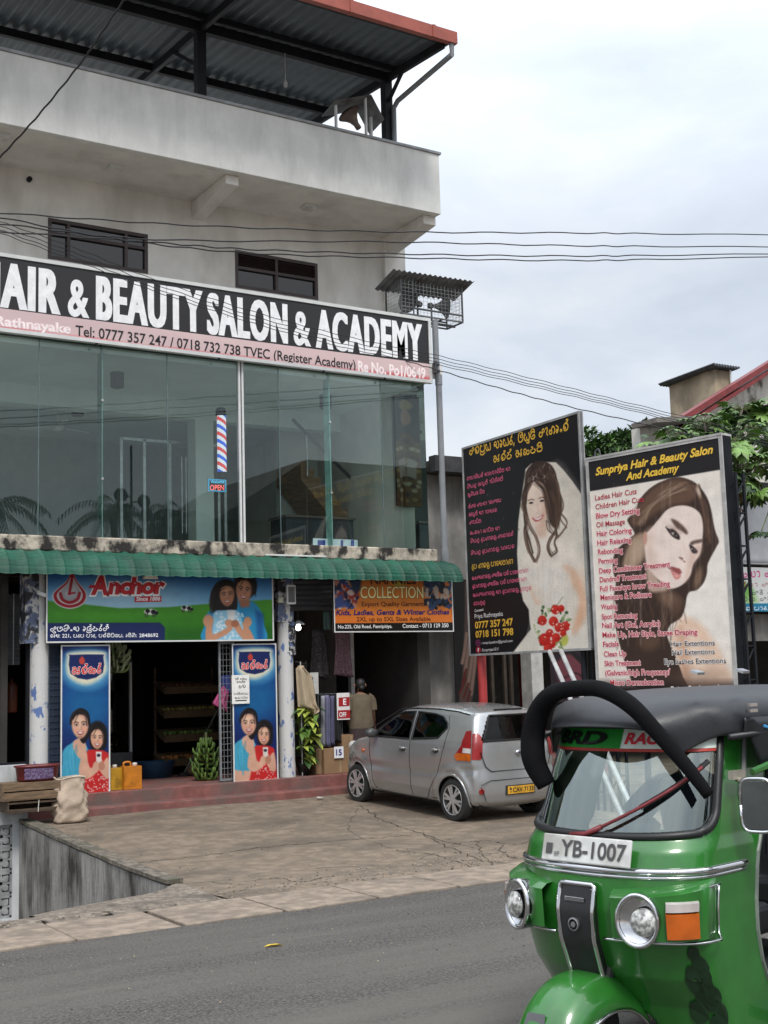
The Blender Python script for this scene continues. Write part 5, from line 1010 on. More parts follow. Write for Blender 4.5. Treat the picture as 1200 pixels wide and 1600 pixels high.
    b = MB(); b.tube([(-.30, -.25, 1.502), (-.30, .25, 1.502)], .012); b.build('spoiler_lip', blackp, car, local=True); b = MB(); b.tube([(.1, .0, 1.53), (-.06, 0, 1.66)], .004); b.build('aerial', blackp, car, local=True)
    return car
car = make_car()
CARP = dict(x=10.92, y=14.42, z=.055, hd=math.atan2(.999, -.046))
car.location = (CARP['x'], CARP['y'], CARP['z']); car.rotation_euler = (0, -math.atan(.045), CARP['hd'])
# ---------------------------------------------------------------- green three wheeler passing on the road
TZ, TX, TY = .325, 3.745, 4.278
K = .79
gpaint = mat('green_tuk_paint', (.017, .145, .016), .30, var=.14, scale=3, coat=.8, dirt=(.03, .10, .022), dlo=.5, dhi=.85, dscale=2)
vinyl = mat('black_roof_vinyl', (.013, .014, .017), .42, var=.15, scale=6, bump=.1, bscale=14); pad = mat('black_padded_hoop', (.006, .006, .007), .85, bump=.2, spec=.12)
tglass = glass('tuk_windscreen_glass', (.72, .80, .77), .03, 1.5, 4.8, (.9, 1, .95))
H_ = math.atan2(-.19, -.98)
tk = thing('three_wheeler', 'bright green three wheeled taxi with black roof and twin headlights passing on the road', 'three wheeler', (TX, TY, TZ), H_)
ZT = [.08, .32, .45, .60, .72, .88, .96, 1.01, 1.25, 1.53, 1.62]
XF = [-.20, -.10, .00, .06, .075, .065, .04, .0, -.11, -.25, -.31]
WF = [.55, .57, .585, .595, .60, .60, .595, .585, .56, .525, .50]
DF = [.22, .24, .26, .285, .30, .32, .33, .34, .31, .26, .22]
WF = [w*K for w in WF]; DF = [d*.86 for d in DF]
def shell(s, z, off=0.):
    s = np.asarray(s, float); z = np.asarray(z, float); x0, w, d = np.interp(z, ZT, XF), np.interp(z, ZT, WF)+off, np.interp(z, ZT, DF)
    a = np.minimum(np.abs(s), 1); ex = np.maximum(np.abs(s)-1, 0)
    y = np.sign(s)*w*np.sin(a*PI/2)**.92; x = x0+off-d*(1-np.cos(a*PI/2))**1.05*1.0-ex
    return np.stack([x, y+0*z, z+0*s], -1)
ns, nz_ = 161, 141
sv, zv = np.meshgrid(np.linspace(-1.34, 1.34, ns), np.linspace(.08, 1.52, nz_))
sc_, zc_ = (sv[:-1, :-1]+sv[1:, 1:])/2, (zv[:-1, :-1]+zv[1:, 1:])/2
def wsmask(s, z):
    lo = 1.015+.03*np.abs(s)**2; hi = 1.475; hw = .93; r_ = .16
    u = np.abs(s); ok = (z > lo) & (z < hi) & (u < hw)
    cz = lo+r_*.55; cu = hw-r_; corner = (u > cu) & (z < cz); ok &= ~(corner & (((u-cu)/r_)**2+((cz-z)/(r_*.55))**2 > 1))
    return ok
wsm = wsmask(sc_, zc_)
archm = (np.abs(sc_) < .30) & (zc_ < .22+.12*(1-(sc_/.30)**2))
b = MB(); b.grid(shell(sv, zv), keep=~(wsm | archm)); b.build('front_cowl', gpaint, tk, smooth=True, solid=.012, local=True)
b = MB(); b.grid(shell(sv, zv, -.006), keep=wsm); f = b.build('windscreen', tglass, tk, smooth=True, local=True)
def bord(k=80):
    u = []
    for s in np.linspace(-.77, .77, 30): u.append((s, 1.015+.03*s*s))
    for a in np.linspace(-PI/2, 0, 8): u.append((.77+.16*math.cos(a), 1.015+.03*.8+.09+.09*math.sin(a)))
    u.append((.93, 1.3)); u.append((.93, 1.475))
    for s in np.linspace(.90, -.90, 30): u.append((s, 1.475))
    u.append((-.93, 1.475)); u.append((-.93, 1.3))
    for a in np.linspace(PI, PI*1.5, 8): u.append((-.77+.16*math.cos(a), 1.015+.024+.09+.09*math.sin(a)))
    return np.array(u)
q = bord(); b = MB(); b.tube(shell(np.r_[q[:, 0], q[:1, 0]], np.r_[q[:, 1], q[:1, 1]], .004), .019, 8); b.build('windscreen_rubber', blackp, f, smooth=True, local=True)
def shell_text(b, st, s0, s1, z, cap, off=.004, bold=.03, shear=0., lift=0.):
    global CAPH
    if CAPH is None: CAPH = text_shape('H')[0][:, 1].max()
    v, fa = text_shape(st, bold, shear); x0, x1 = v[:, 0].min(), v[:, 0].max(); t = (v[:, 0]-x0)/(x1-x0)
    b.add(shell(s0+t*(s1-s0), z+lift*t+v[:, 1]/CAPH*cap, off), fa)
sv2, zv2 = np.meshgrid(np.linspace(-.9, .9, 60), np.linspace(1.375, 1.462, 8)); b = MB(); P = shell(sv2, zv2, .002); b.grid(P, keep=(sv2[:-1, :-1] < .05)); o = b.build('visor_sticker', ink((34, 140, 48)), f, smooth=True, local=True)
b = MB(); b.grid(P, keep=(sv2[:-1, :-1] >= .05)); b.build('sticker_panel', ink((214, 226, 216)), o, smooth=True, local=True)
sv3, zv3 = np.meshgrid(np.linspace(-.9, .9, 60), np.linspace(1.362, 1.374, 2)); b = MB(); b.grid(shell(sv3, zv3, .002)); b.build('sticker_stripe', ink((176, 60, 50)), o, smooth=True, local=True)
b = MB(); shell_text(b, 'BRD', -.55, -.02, 1.392, .052, .006, .05, .15); b.build('lettering', ink((14, 22, 16)), o, local=True)
b = MB(); shell_text(b, 'RACING', .10, .56, 1.396, .044, .006, .04, .15); b.build('lettering', ink((210, 50, 66)), o, local=True)
# wiper
b = MB(); w0, w1 = shell(.02, 1.03, .03), shell(.72, 1.30, .03); pts = [shell(.02+.70*t, 1.03+.27*t, .03) for t in np.linspace(0, 1, 12)]
b.tube(pts, .0075, 6); b.tube([shell(-.10, 1.012, .02), shell(0.0, 1.02, .03), pts[1]], .012, 8); b.build('wiper_arm', mat('dull_red_wiper', (.17, .02, .025), .5), tk, smooth=True, local=True)
b = MB(); b.tube([shell(.30+.48*t, 1.138+.185*t, .022) for t in np.linspace(0, 1, 8)], .011, 6); b.build('wiper_blade', blackp, tk, local=True)
# chrome strip
b = MB(); ss = np.linspace(-1.25, 1.25, 50); b.tube(shell(ss, .885+0*ss, .004), .017, 8); b.cut(); b.tube(shell(ss, .862+0*ss, .003), .009, 6); b.each('chrome_strip', chrome, tk, smooth=True, local=True)
# number plate
c = np.array((.075, -.0, .955)); pl = Panel((.085, -.205, .905), (0.0, 1, 0.0), .47, .115); U, V = np.array((0, 1., 0)), np.array((-.25, 0, .97)); pl.V = V/np.linalg.norm(V); pl.N = np.array((.97, 0, .25))
b = MB(); b.prism([(0, 0), (.47, 0), (.47, .115), (0, .115)], pl.o, pl.U, pl.V, -pl.N, .012); f = b.build('number_plate', mat('white_plate', (.60, .60, .58), .4, dirt=(.35, .34, .31), dscale=5), tk, bevel=.006, local=True)
b = MB(); pl.text(b, 'YB-1007', (.105, .026), (.45, .026), .066, .02, d=.004, uvs=True); pl.text(b, 'WP', (.07, .02), (.098, .02), .022, .01, d=.004, uvs=True)
b.add([pl.P(u, v, .004) for u, v in ((.025, .03), (.06, .03), (.06, .075), (.025, .075))], [(0, 1, 2, 3)]); b.build('lettering', ink((70, 68, 68)), f, local=True)
# headlight pods
for sg in (-1, 1):
    pz0, pz1 = .625, .80; s0, s1 = .20, 1.02
    pod = MB(); S = np.linspace(s0, s1, 24); rows = []
    lf_ = lambda s: .055*np.clip((1.02-s)/.45, 0, 1)**.6*np.clip((s-.12)/.12, 0, 1)**.5+.012
    for k, (zz, e) in enumerate(((pz1+.028, -.004), (pz1+.02, .6), (pz1, 1), (pz0, 1), (pz0-.012, .6), (pz0-.018, -.004))):
        zt = zz - (.03*np.clip((S-.45)/.5, -1, 1)*-1 if k < 3 else 0)*1.0
        rows.append(np.stack([shell(sg*s, float(z_), e*float(lf_(s)) if e > 0 else e) for s, z_ in zip(S, zt if np.ndim(zt) else np.full(len(S), zt))]))
    pod.grid(np.array(rows)); o = pod.build('headlight_pod', gpaint, tk, auto=50, local=True)
    cs = .37; c = shell(sg*cs, .708, .072); nrm = np.array((.95, sg*.28, .04)); nrm /= np.linalg.norm(nrm)
    b = MB(); b.lathe(c, [(.092, -.06), (.098, .012), (.098, .024), (.088, .030), (.080, .015)], 32, ax=nrm, sq=(.95, 1.12), cap=False); b.build('headlight_ring', chrome, o, smooth=True, local=True)
    b = MB(); b.lathe(c, [(.084, .016), (.07, .004), (.04, -.005), (.0, -.006)], 28, ax=nrm, sq=(.95, 1.12), cap=False); b.build('reflector', chrome, o, smooth=True, local=True)
    b = MB(); b.lathe(c+np.array((0, sg*.028, -.005)), [(.056, .0), (.055, .016), (.03, .024), (.0, .026)], 24, ax=nrm, cap=False); b.build('headlight', mat('headlight_lens_%d' % (sg+1), (.42, .42, .40), .10, coat=1, var=.6, scale=38), o, smooth=True, local=True)
    S2 = np.linspace(.535, .79, 14); b = MB(); lo = lf_(S2); b.grid(np.array([shell(sg*S2, z+0*S2, lo+l) for z, l in ((.632, -.01), (.637, .014), (.735, .016), (.74, -.01))])); o2 = b.build('indicator', amber, o, auto=40, local=True)
    b = MB(); b.grid(np.array([shell(sg*S2, z+0*S2, lo+l) for z, l in ((.741, -.01), (.744, .014), (.776, .014), (.785, -.01))])); b.build('side_light', mat('frosted_lens_%d' % (sg+1), (.42, .38, .36), .2, coat=.6), o2, auto=40, local=True)
    b = MB(); S3 = np.linspace(.14, 1.04, 30); b.tube(shell(sg*S3[8:], .812+.03*(S3[8:]-.45), .03), .005, 6); b.tube(np.concatenate([shell(sg*S3, .612+0*S3, .042), shell(sg*1.04, np.linspace(.63, .82, 6), .012)]), .006, 6); b.build('pod_trim', chrome, o, smooth=True, local=True)
# black nose panel with chrome edge
b = MB(); zz = np.linspace(.30, .815, 22); W_ = np.interp(zz, [.30, .815], [.075, .095]); prot = np.interp(zz, [.28, .45, .7, .82], [.09, .06, .05, .03])
rows = [np.stack([shell(w*f_, z, p_*g) for f_, g in ((-1, 0), (-1, 1), (-.5, 1.1), (0, 1.15), (.5, 1.1), (1, 1), (1, 0))]) for z, w, p_ in zip(zz, W_*1.05, prot)]
b.grid(np.array(rows)); o = b.build('nose_panel', blackp, tk, auto=50, local=True)
b = MB(); e_ = [shell(w*1.04, z, p_) for z, w, p_ in zip(zz, W_, prot)]; e2 = [shell(-w*1.04, z, p_) for z, w, p_ in zip(zz, W_, prot)]; top = [shell(w, .823, .03) for w in np.linspace(.085, -.085, 7)]
b.tube(np.array(e_+top+e2[::-1]), .011, 8); b.build('panel_chrome', chrome, o, smooth=True, local=True)
b = MB(); c = shell(0, .66, .066); b.lathe(c, [(.026, -.01), (.028, .004), (.022, .006)], 18, ax=(1, 0, .0), cap=False); b.lathe(c, [(.012, 0), (.012, .006)], 12, ax=(1, 0, 0))
for k in range(3): z = .755+k*.006; b.tube([shell(-.05, z, .05), shell(.05, z, .05)], .003, 5)
b.build('badge', mat('dull_chrome', (.3, .3, .3), .3, metal=.8), o, local=True)
# front mudguard and wheel
b = MB(); A = np.linspace(-.35, 2.65, 26); cs = np.linspace(-1, 1, 15); P = np.zeros((26, 15, 3)); mx_, mz = .10, .17
for i, a in enumerate(A):
    for j, c in enumerate(cs):
        r_ = .285-.035*abs(c)**3; hw = .155+.02*math.sin(max(0, a)*.9); P[i, j] = (mx_+r_*math.cos(a)*1.12, c*hw, mz+r_*math.sin(a)-.09*abs(c)**4)
b.grid(P); o = b.build('front_mudguard', gpaint, tk, smooth=True, solid=.01, local=True)
b = MB(); b.tube(P[:, 14]+np.array((0, .002, 0)), .009, 6); b.cut(); b.tube(P[:, 0], .009, 6); b.each('mudguard_chrome', chrome, o, smooth=True, local=True)
b = MB(); qi = [P[i, j]+np.array((.012, 0, .010)) for i, j in ((8, 4), (4, 3), (3, 9), (8, 8))]; b.add(qi, [(0, 1, 2, 3)]); b.build('mudguard_decal', mat('grey_decal', (.12, .12, .13), .4), o, local=True)
def tw(cx, cy, nm):
    w = bpy.data.objects.new(nm, None); COL.objects.link(w); w.parent = tk
    b = MB(); b.lathe((cx, cy, .20), [(.10, -.05), (.17, -.055), (.198, -.04), (.2, 0), (.198, .04), (.17, .055), (.10, .05)], 32, ax=(0, 1, 0), cap=False); b.build('tyre', tyre_m, w, smooth=True, local=True)
    b = MB(); b.lathe((cx, cy, .20), [(.0, -.02), (.05, -.04), (.10, -.045), (.11, 0), (.10, .045), (.05, .04), (.0, .02)], 24, ax=(0, 1, 0), cap=False); b.build('rim', hub_m, w, smooth=True, local=True)
tw(.10, 0, 'front_wheel'); tw(-1.82, .52, 'rear_wheel'); tw(-1.82, -.52, 'rear_wheel')
b = MB(); b.tube([(.10, .07, .2), (-.06, .08, .62)], .022); b.cut(); b.tube([(.10, -.07, .2), (-.06, -.08, .62)], .022); b.each('fork', blackp, tk, local=True)
# floor, rear body, seats, dashboard
b = MB(); b.box((-2.0, -.57, .17), (-.66, .57, .22)); b.build('floor', dark_steel, tk, local=True)
b = MB(); rear = [(-2.28, .30), (-2.30, .60), (-2.26, .86), (-1.30, .86), (-1.22, .60), (-1.24, .24), (-1.58, .24), (-1.60, .36), (-1.70, .44), (-1.94, .44), (-2.04, .36), (-2.06, .28)]
for sg in (-1, 1): b.prism(rear, (0, sg*.64, 0), (1, 0, 0), (0, 0, 1), (0, -sg, 0), .05)
b.box((-2.30, -.60, .28), (-2.25, .60, .86)); b.build('rear_body', gpaint, tk, bevel=.012, local=True)
b = MB(); b.obox((-1.72, 0, .58), ((1, 0, 0), (0, 1, 0), (0, 0, 1)), (.28, .55, .08)); b.obox((-2.02, 0, .88), ((.98, 0, .15), (0, 1, 0), (-.15, 0, .98)), (.06, .55, .28)); b.build('passenger_seat', vinyl, tk, bevel=.04, local=True)
b = MB(); b.obox((-.80, 0, .56), ((1, 0, 0), (0, 1, 0), (0, 0, 1)), (.17, .30, .07)); b.box((-.92, -.25, .27), (-.68, .25, .5)); b.build('driver_seat', vinyl, tk, bevel=.03, local=True)
b = MB(); b.tube([(-.36, -.36, .93), (-.40, -.12, .98), (-.40, .12, .98), (-.36, .36, .93)], .016, 8); b.tube([(-.40, 0, .98), (-.22, 0, .5)], .025, 8); b.lathe((-.40, 0, 1.0), [(.0, -.04), (.07, -.03), (.08, .02), (.05, .05), (0, .05)], 14); b.build('handlebar', blackp, tk, smooth=True, local=True)
b = MB(); S5 = np.linspace(-.85, .85, 24); b.grid(np.array([shell(S5, .99+0*S5, -.03), shell(S5, .985+0*S5, -.15)])); b.build('dashboard', mat('dash_cloth', (.40, .34, .27), .9, col2=(.2, .12, .1), scale=10), tk, local=True)
# posts and black vinyl roof
b = MB()
for sg in (-1, 1): b.cut(); b.tube([(-.62, sg*.50, .9), (-.64, sg*.53, 1.5)], .018); b.cut(); b.tube([(-1.30, sg*.60, .86), (-1.30, sg*.58, 1.5)], .018); b.cut(); b.tube([(-2.24, sg*.58, .86), (-2.2, sg*.56, 1.5)], .018)
b.each('roof_frame', black_steel, tk, local=True)
xsR = [.02, -.05, -.16, -.35, -.8, -1.4, -2.0, -2.25, -2.32]; hR = [-.10, -.03, .03, .075, .10, .10, .08, .02, -.06]; wR = [.34, .40, .45, .50, .56, .60, .61, .60, .60]
prof = [(1.0, -.09), (1.01, -.03), (.99, .03), (.93, .075), (.8, .10), (.5, .115), (0, .12)]; prof = prof+[(-a, h) for a, h in prof[-2::-1]]
P = np.array([[(x-(.22*abs(a)**2.5 if k < 3 else .0), a*w, 1.43+(h if h > 0 else h*(.1, .15, .25, .7, 1, 1, 1, 1, 1)[k])+dh*.75) for a, h in prof] for k, (x, dh, w) in enumerate(zip(xsR, hR, wR))])
b = MB(); b.grid(P); o = b.build('roof_cover', vinyl, tk, smooth=True, solid=.01, subsurf=1, local=True)
b = MB()
for sg in (-1, 1): b.cut(); b.tube([(x, sg*w*1.012, 1.455-.09+dh*.75) for x, dh, w in list(zip(xsR, hR, wR))[3:]], .014, 8)
b.each('roof_piping', vinyl, tk, smooth=True, local=True)
b = MB()
for x, z in ((-.46, 1.50), (-.46, 1.525)): b.cut(); b.obox((x, .555, z+.03), ((1, 0, 0), (0, 1, 0), (0, 0, 1)), (.03, .012, .007))
for x, y in ((-.36, .36), (-.60, .44)): b.cut(); b.obox((x, y, 1.70), ((1, 0, 0), (0, .9, -.3), (0, .3, .9)), (.028, .02, .006))
b.each('roof_buckle', chrome, tk, local=True)
# black band joining cowl top to roof, windscreen hoop
b = MB(); ss = np.linspace(-1.1, 1.1, 40); P = np.array([shell(ss, z+0*ss, o_) for z, o_ in ((1.482, .012), (1.505, .025), (1.53, .03), (1.555, .02))]); b.grid(P); b.build('header_band', vinyl, tk, smooth=True, solid=.012, local=True)
hoop = spline([(-.14, -.34, 1.20), (-.12, -.39, 1.31), (-.12, -.39, 1.44), (-.10, -.32, 1.555), (-.06, -.20, 1.625), (-.02, -.02, 1.645), (.0, .12, 1.635), (-.02, .24, 1.57), (-.07, .33, 1.455), (-.13, .42, 1.32), (-.19, .49, 1.19)], 6)
b = MB(); k = len(hoop); rr = np.interp(np.linspace(0, 1, k), [0, .12, .25, .45, .7, 1], [.045, .058, .055, .036, .038, .026]); b.tube(hoop, rr, 12); b.build('windscreen_hoop', pad, tk, smooth=True, local=True)
# mirror on the left pillar, and its twin
for sg in (1,):
    b = MB(); base = np.array((-.40, sg*.50, 1.24)); b.tube(spline([base, base+(.03, sg*.05, -.01), base+(.035, sg*.085, -.06)], 5), .012, 8); b.obox(base+(.0, 0, .02), ((1, 0, 0), (0, 1, 0), (0, 0, 1)), (.05, .012, .018)); o = b.build('mirror_arm', mat('worn_mirror_arm_%d' % sg, (.42, .38, .32), .4, metal=.5), tk, local=True)
    c = base+np.array((.03, sg*.105, -.10)); b = MB(); ax = ((.25, -sg*.97, 0), (0, 0, 1), (.97, sg*.25, 0)); b.obox(c, ax, (.068, .11, .012)); o = b.build('side_mirror', mat('mirror_case_%d' % sg, (.055, .06, .06), .3, coat=.5), tk, bevel=.012, local=True)
    ring = [c+np.array(ax[0])*(.068*math.copysign(abs(math.cos(a))**.45, math.cos(a)))+np.array(ax[1])*(.11*math.copysign(abs(math.sin(a))**.45, math.sin(a)))+np.array(ax[2])*.008 for a in np.linspace(0, 2*PI, 40)]
    b = MB(); b.tube(ring, .008, 6); b.build('mirror_rim', chrome, o, smooth=True, local=True)
# side flap with a blue picture, pillar strap, decals
b = MB(); P = np.array([[(x, .53+.08*min(1, max(0, (-.44-x)/.6))-.02*t*t, 1.50-.22*t*(1 if x < -.5 else .4)) for x in np.linspace(-.44, -1.28, 16)] for t in np.linspace(0, 1, 6)]); b.grid(P); o = b.build('side_flap', vinyl, tk, smooth=True, solid=.006, local=True)
b = MB()
for i in range(9): x = -.56-i*.07; b.tube(spline([(x, .55+.08*min(1, i/8), 1.46-.01*(i % 3)), (x-.05, .556+.08*min(1, i/8), 1.45+.012*math.sin(i)), (x-.12, .563+.08*min(1, i/8), 1.46+.012*math.cos(i*2))], 4), .007, 5)
b.build('flap_picture', ink((70, 150, 205)), o, local=True)
b = MB(); b.tube([(-.44, .55, 1.27), (-.9, .60, 1.36), (-1.3, .64, 1.45)], .016, 6); b.build('flap_edge', gpaint, o, local=True)
b = MB(); b.tube([shell(1.16, z, .012) for z in np.linspace(1.16, 1.5, 8)], .012, 6); b.build('pillar_strap', mat('grey_webbing', (.2, .2, .2), .7), tk, local=True)
b = MB(); b.tube([shell(1.345, z, .006) for z in np.linspace(.2, 1.05, 14)], .010, 6); b.cut(); b.tube([shell(-1.345, z, .006) for z in np.linspace(.2, 1.05, 14)], .010, 6); b.each('door_edge_trim', mat('grey_edge', (.16, .19, .16), .4), tk, local=True)
b = MB(); r2 = np.random.default_rng(3)
rider = [(.0, .30, .05), (.03, .24, .075), (-.02, .17, .085), (.05, .15, .06), (.02, .08, .06), (-.09, .045, .075), (.09, .03, .075), (.10, .12, .045), (-.05, .22, .04), (.06, .20, .05), (.0, .0, .04), (-.03, .10, .06)]
for dx, dz, r_ in rider:
    m_ = 9; b.add([shell(.74+dx*1.3+r_*math.cos(2*PI*k/m_)*(1+.4*r2.random()), .26+dz+r_*.62*math.sin(2*PI*k/m_)*(1+.5*r2.random()), .010+.0015*r2.random()) for k in range(m_)], [tuple(range(m_))])
b.build('rider_decal', mat('black_decal', (.008, .03, .010), .35), tk, local=True)
# ---------------------------------------------------------------- goods and fittings of the left shop
wood = mat('weathered_plank', (.16, .105, .06), .85, var=.3, scale=3, stretch=(1, 8, 8), bump=.25); wood_d = mat('dark_plank', (.075, .05, .032), .85, var=.3, scale=3, stretch=(1, 8, 8))
def crate(name, label, x0, x1, y0, y1, z0, z1, m, front_open):
    t = thing(name, label, 'crate', ((x0+x1)/2, y0, z0), group='wooden crates at the yard edge'); th = .018
    def pl(nm, a, c):
        b = MB(); b.box(a, c); b.build(nm, m, t, bevel=.003)
    pl('base', (x0+th, y0+.002, z0), (x1-th, y1, z0+th)); pl('end', (x0, y0-.003, z0), (x0+th, y1, z1)); pl('end', (x1-th, y0-.003, z0), (x1, y1, z1)); pl('back', (x0+th, y1-th, z0+th), (x1-th, y1, z1-.01))
    if front_open:
        pl('front_slat', (x0+th, y0, z0+th), (x1-th, y0+th, z0+.05)); pl('top_slat', (x0+th, y0, z1-.045), (x1-th, y0+.12, z1-.02)); pl('top_slat', (x0+th, y0+.2, z1-.045), (x1-th, y1-th, z1-.02))
        xm = x0+(x1-x0)*.55; b = MB(); b.tube([(xm, y0-.006, z0), (xm+.01, y0-.006, z1)], .006, 6); b.build('string', mat('string', (.6, .58, .52)), t)
    else:
        h = (z1-z0)/2; pl('front_slat', (x0+th, y0, z0+.01), (x1-th, y0+th, z0+h-.008)); pl('front_slat', (x0+th, y0, z0+h+.008), (x1-th, y0+th, z1)); pl('top_slat', (x0+th, y0+th, z1-.02), (x1-th, y1-th, z1-.004))
    return t
YK = 17.08
a = on_y(12, 1272, YK); c = on_y(86, 1247, YK); crate('wooden_crate', 'dark open wooden crate with a white string at the bottom of the stack', a[0], c[0]+.1, YK, YK+.38, a[2], c[2], wood_d, True)
a2_ = on_y(3, 1247, YK); c2 = on_y(92, 1219, YK); crate('wooden_crate', 'lighter slatted wooden crate on top of the dark crate, under the red tub', a2_[0], c2[0]+.02, YK-.02, YK+.40, c[2]+.003, c2[2], wood, False)
red_pl = mat('dark_red_plastic', (.13, .018, .02), .4, var=.1)
a = on_y(25, 1219, YK+.15); c = on_y(94, 1193, YK+.15); t = thing('plastic_tub', 'dark red plastic tub on the crates beside the column', 'tub', ((a[0]+c[0])/2, YK+.18, c2[2]+.003)); w = (c[0]-a[0])/2; zb = c2[2]+.004; h = c[2]-zb
b = MB()
b.lathe(((a[0]+c[0])/2, YK+.2, zb), [(.0, 0), (w*.86, 0), (w*.9, .02), (w*.97, h*.85), (w*1.04, h*.9), (w*1.06, h), (w*1.0, h), (w*.93, h*.85), (w*.86, .03), (0, .02)], 32, sq=(1, .62), cap=False); b.build('tub_body', red_pl, t, smooth=True)
b = MB(); xm = (a[0]+c[0])/2-.02
b.add([(xm-.2+.028*i+.01*(j % 2), YK+.2-.62*w*.965*math.sqrt(max(0, 1-((-.2+.028*i)/w)**2))-.008, zb+.03+.028*j) for j in range(6) for i in range(15)], [(j*15+i, j*15+i+1, (j+1)*15+i+1, (j+1)*15+i) for j in range(5) for i in range(14)])
b.build('net_bag', mat('blue_white_net', (.20, .18, .3), .8, col2=(.08, .03, .09), scale=70, lo=.45, hi=.5), t)
# paper sack
g = on_z(108, 1283, .21); t = thing('paper_sack', 'cream woven sack with folded open top standing on the forecourt', 'sack', (g[0], g[1], .2)); px_m = 1975.6/((g-CAM) @ _f); W_, Hh = 49/px_m/2, 69/px_m
b = MB(); nr, ns_ = 22, 40; P = np.zeros((nr, ns_+1, 3)); r3 = np.random.default_rng(5); ph = r3.uniform(0, 6.28, 12)
for i in range(nr):
    t_ = i/(nr-1); wv = W_*np.interp(t_, [0, .06, .3, .6, .86, .93, 1], [1.0, 1.05, 1.08, 1.04, .96, .94, 1.0]); dp = wv*np.interp(t_, [0, .5, 1], [.72, .8, .55])
    for j in range(ns_+1):
        a = 2*PI*j/ns_; ca, sa = math.cos(a), math.sin(a); q = 3.2
        x = wv*math.copysign(abs(ca)**(2/q), ca); y = dp*math.copysign(abs(sa)**(2/q), sa)
        cr_ = sum(.010*math.sin(k*a+ph[k]+t_*(5+2*k)*(1 if k % 2 else -1))*math.sin(PI*t_*(1+k % 3)+ph[-k]) for k in range(2, 9))
        P[i, j] = (g[0]+x*(1+cr_/W_)+.012*math.sin(t_*6), g[1]+y*(1+cr_/W_), .205+Hh*t_+.012*math.sin(3*a+ph[1])*(t_ > .9)-.01*abs(math.sin(2*a))*t_)
b.grid(P); b.add([tuple(p) for p in P[0, :-1]], [tuple(range(ns_))]); b.build('sack_body', mat('kraft_cream', (.42, .33, .25), .85, var=.12, scale=5, bump=.6, bscale=12), t, smooth=True, solid=.006)
b = MB(); b.tube(P[-1]+np.array((0, 0, -.006)), .012, 6); b.build('rim_fold', mat('kraft_rim', (.48, .40, .31), .85, bump=.4), t, smooth=True)
b = MB(); b.add([(g[0]+W_*.7, g[1]-.1, .21), (g[0]+W_*1.3, g[1]-.06, .235), (g[0]+W_*1.2, g[1]+.05, .215), (g[0]+W_*.8, g[1]+.05, .26)], [(0, 1, 2, 3)]); b.build('sack_ear', mat('kraft_ear', (.42, .34, .26), .85), t)
# jerrycans
for (x0, x1, y0, y1, lab, col) in ((172, 191, 1195, 1238, 'yellow jerrycan half behind the left poster', (.42, .22, .012)), (193, 223, 1192, 1237, 'orange jerrycan with a white cap on the step', (.50, .17, .01))):
    g = on_z((x0+x1)/2, y1, .5); g[1] = max(g[1], 17.93); k = 1975.6/((g-CAM) @ _f); w, h = (x1-x0)/k/2*.97, (y1-y0)/k*.93; t = thing('jerrycan', lab, 'jerrycan', g, group='jerrycans on the shop step'); m = mat('can_%d' % x0, col, .4, var=.12, scale=6, dirt=tuple(v*.5 for v in col), dscale=6)
    g = on_y((x0+x1)/2, y1, 17.95); g[2] = .5
    if x0 == 172: w = .15; g = on_y(191, y1, 18.03)-np.array((w, 0, 0)); g[2] = .5
    b = MB(); b.box((g[0]-w, g[1], .503), (g[0]+w, g[1]+.2, .5+h*.86)); b.box((g[0]-w*.92, g[1]-.004, .55), (g[0]-w*.08, g[1], .5+h*.5)); b.box((g[0]+w*.08, g[1]-.004, .55), (g[0]+w*.92, g[1], .5+h*.5)); b.build('can_body', m, t, bevel=.022)
    b = MB(); z = .5+h*.86; b.tube(spline([(g[0]-w*.8, g[1]+.1, z-.01), (g[0]-w*.75, g[1]+.1, z+.05), (g[0]-w*.1, g[1]+.1, z+.055), (g[0]+w*.05, g[1]+.1, z-.01)], 5), .016, 8); b.build('handle', m, t, smooth=True)
    b = MB(); b.lathe((g[0]+w*.45, g[1]+.09, z), [(.036, -.01), (.036, .03), (.03, .045), (.0, .048)], 14); b.build('cap', mat('can_cap_%d' % x0, (.62, .55, .5), .5), t, smooth=True)
# bananas
def bananas(name, label, c, H, R, green, tip, hang):
    t = thing(name, label, 'bananas', c); b = MB(); r3 = np.random.default_rng(int(c[0]*10)); c = np.array(c, float)
    for lvl in range(int(H/.075)):
        z = .04+lvl*.075; c = c+np.array((r3.normal(0, .012), r3.normal(0, .01), 0)); rr = R*math.sin(PI*min(.95, max(.18, (z/H)*.75+.2)))
        for k in range(10):
            a = 2*PI*(k+.5*(lvl % 2))/10+r3.uniform(-.3, .3); rr *= r3.uniform(.9, 1.1); d = np.array((math.cos(a), math.sin(a), 0)); p0 = c+d*.03+(0, 0, z); s = 1 if not hang else -1
            pts = [p0, p0+d*rr*.55+(0, 0, -.02), p0+d*rr*.95+(0, 0, .035), p0+d*rr*1.02+(0, 0, .10)]; b.tube(spline(pts, 3), [.008, .014, .018, .02, .021, .021, .02, .018, .014, .006][:10], 7, m=0 if r3.random() < .75 else 1)
    b.build('fruit', [green, tip], t, smooth=True); b = MB(); b.tube([c+(0, 0, .0), c+(0, 0, H+.12)], .02, 8); b.build('stalk', mat('banana_stalk_%d' % int(c[0]*10), (.10, .12, .04), .8), t)
g = on_z(328, 1220, .5); bananas('banana_bunch', 'bunch of green bananas standing by the right gate', (g[0], g[1]+.12, .5), .62, .17, mat('green_banana', (.085, .15, .025), .5), mat('dark_banana', (.04, .08, .015), .5), False)
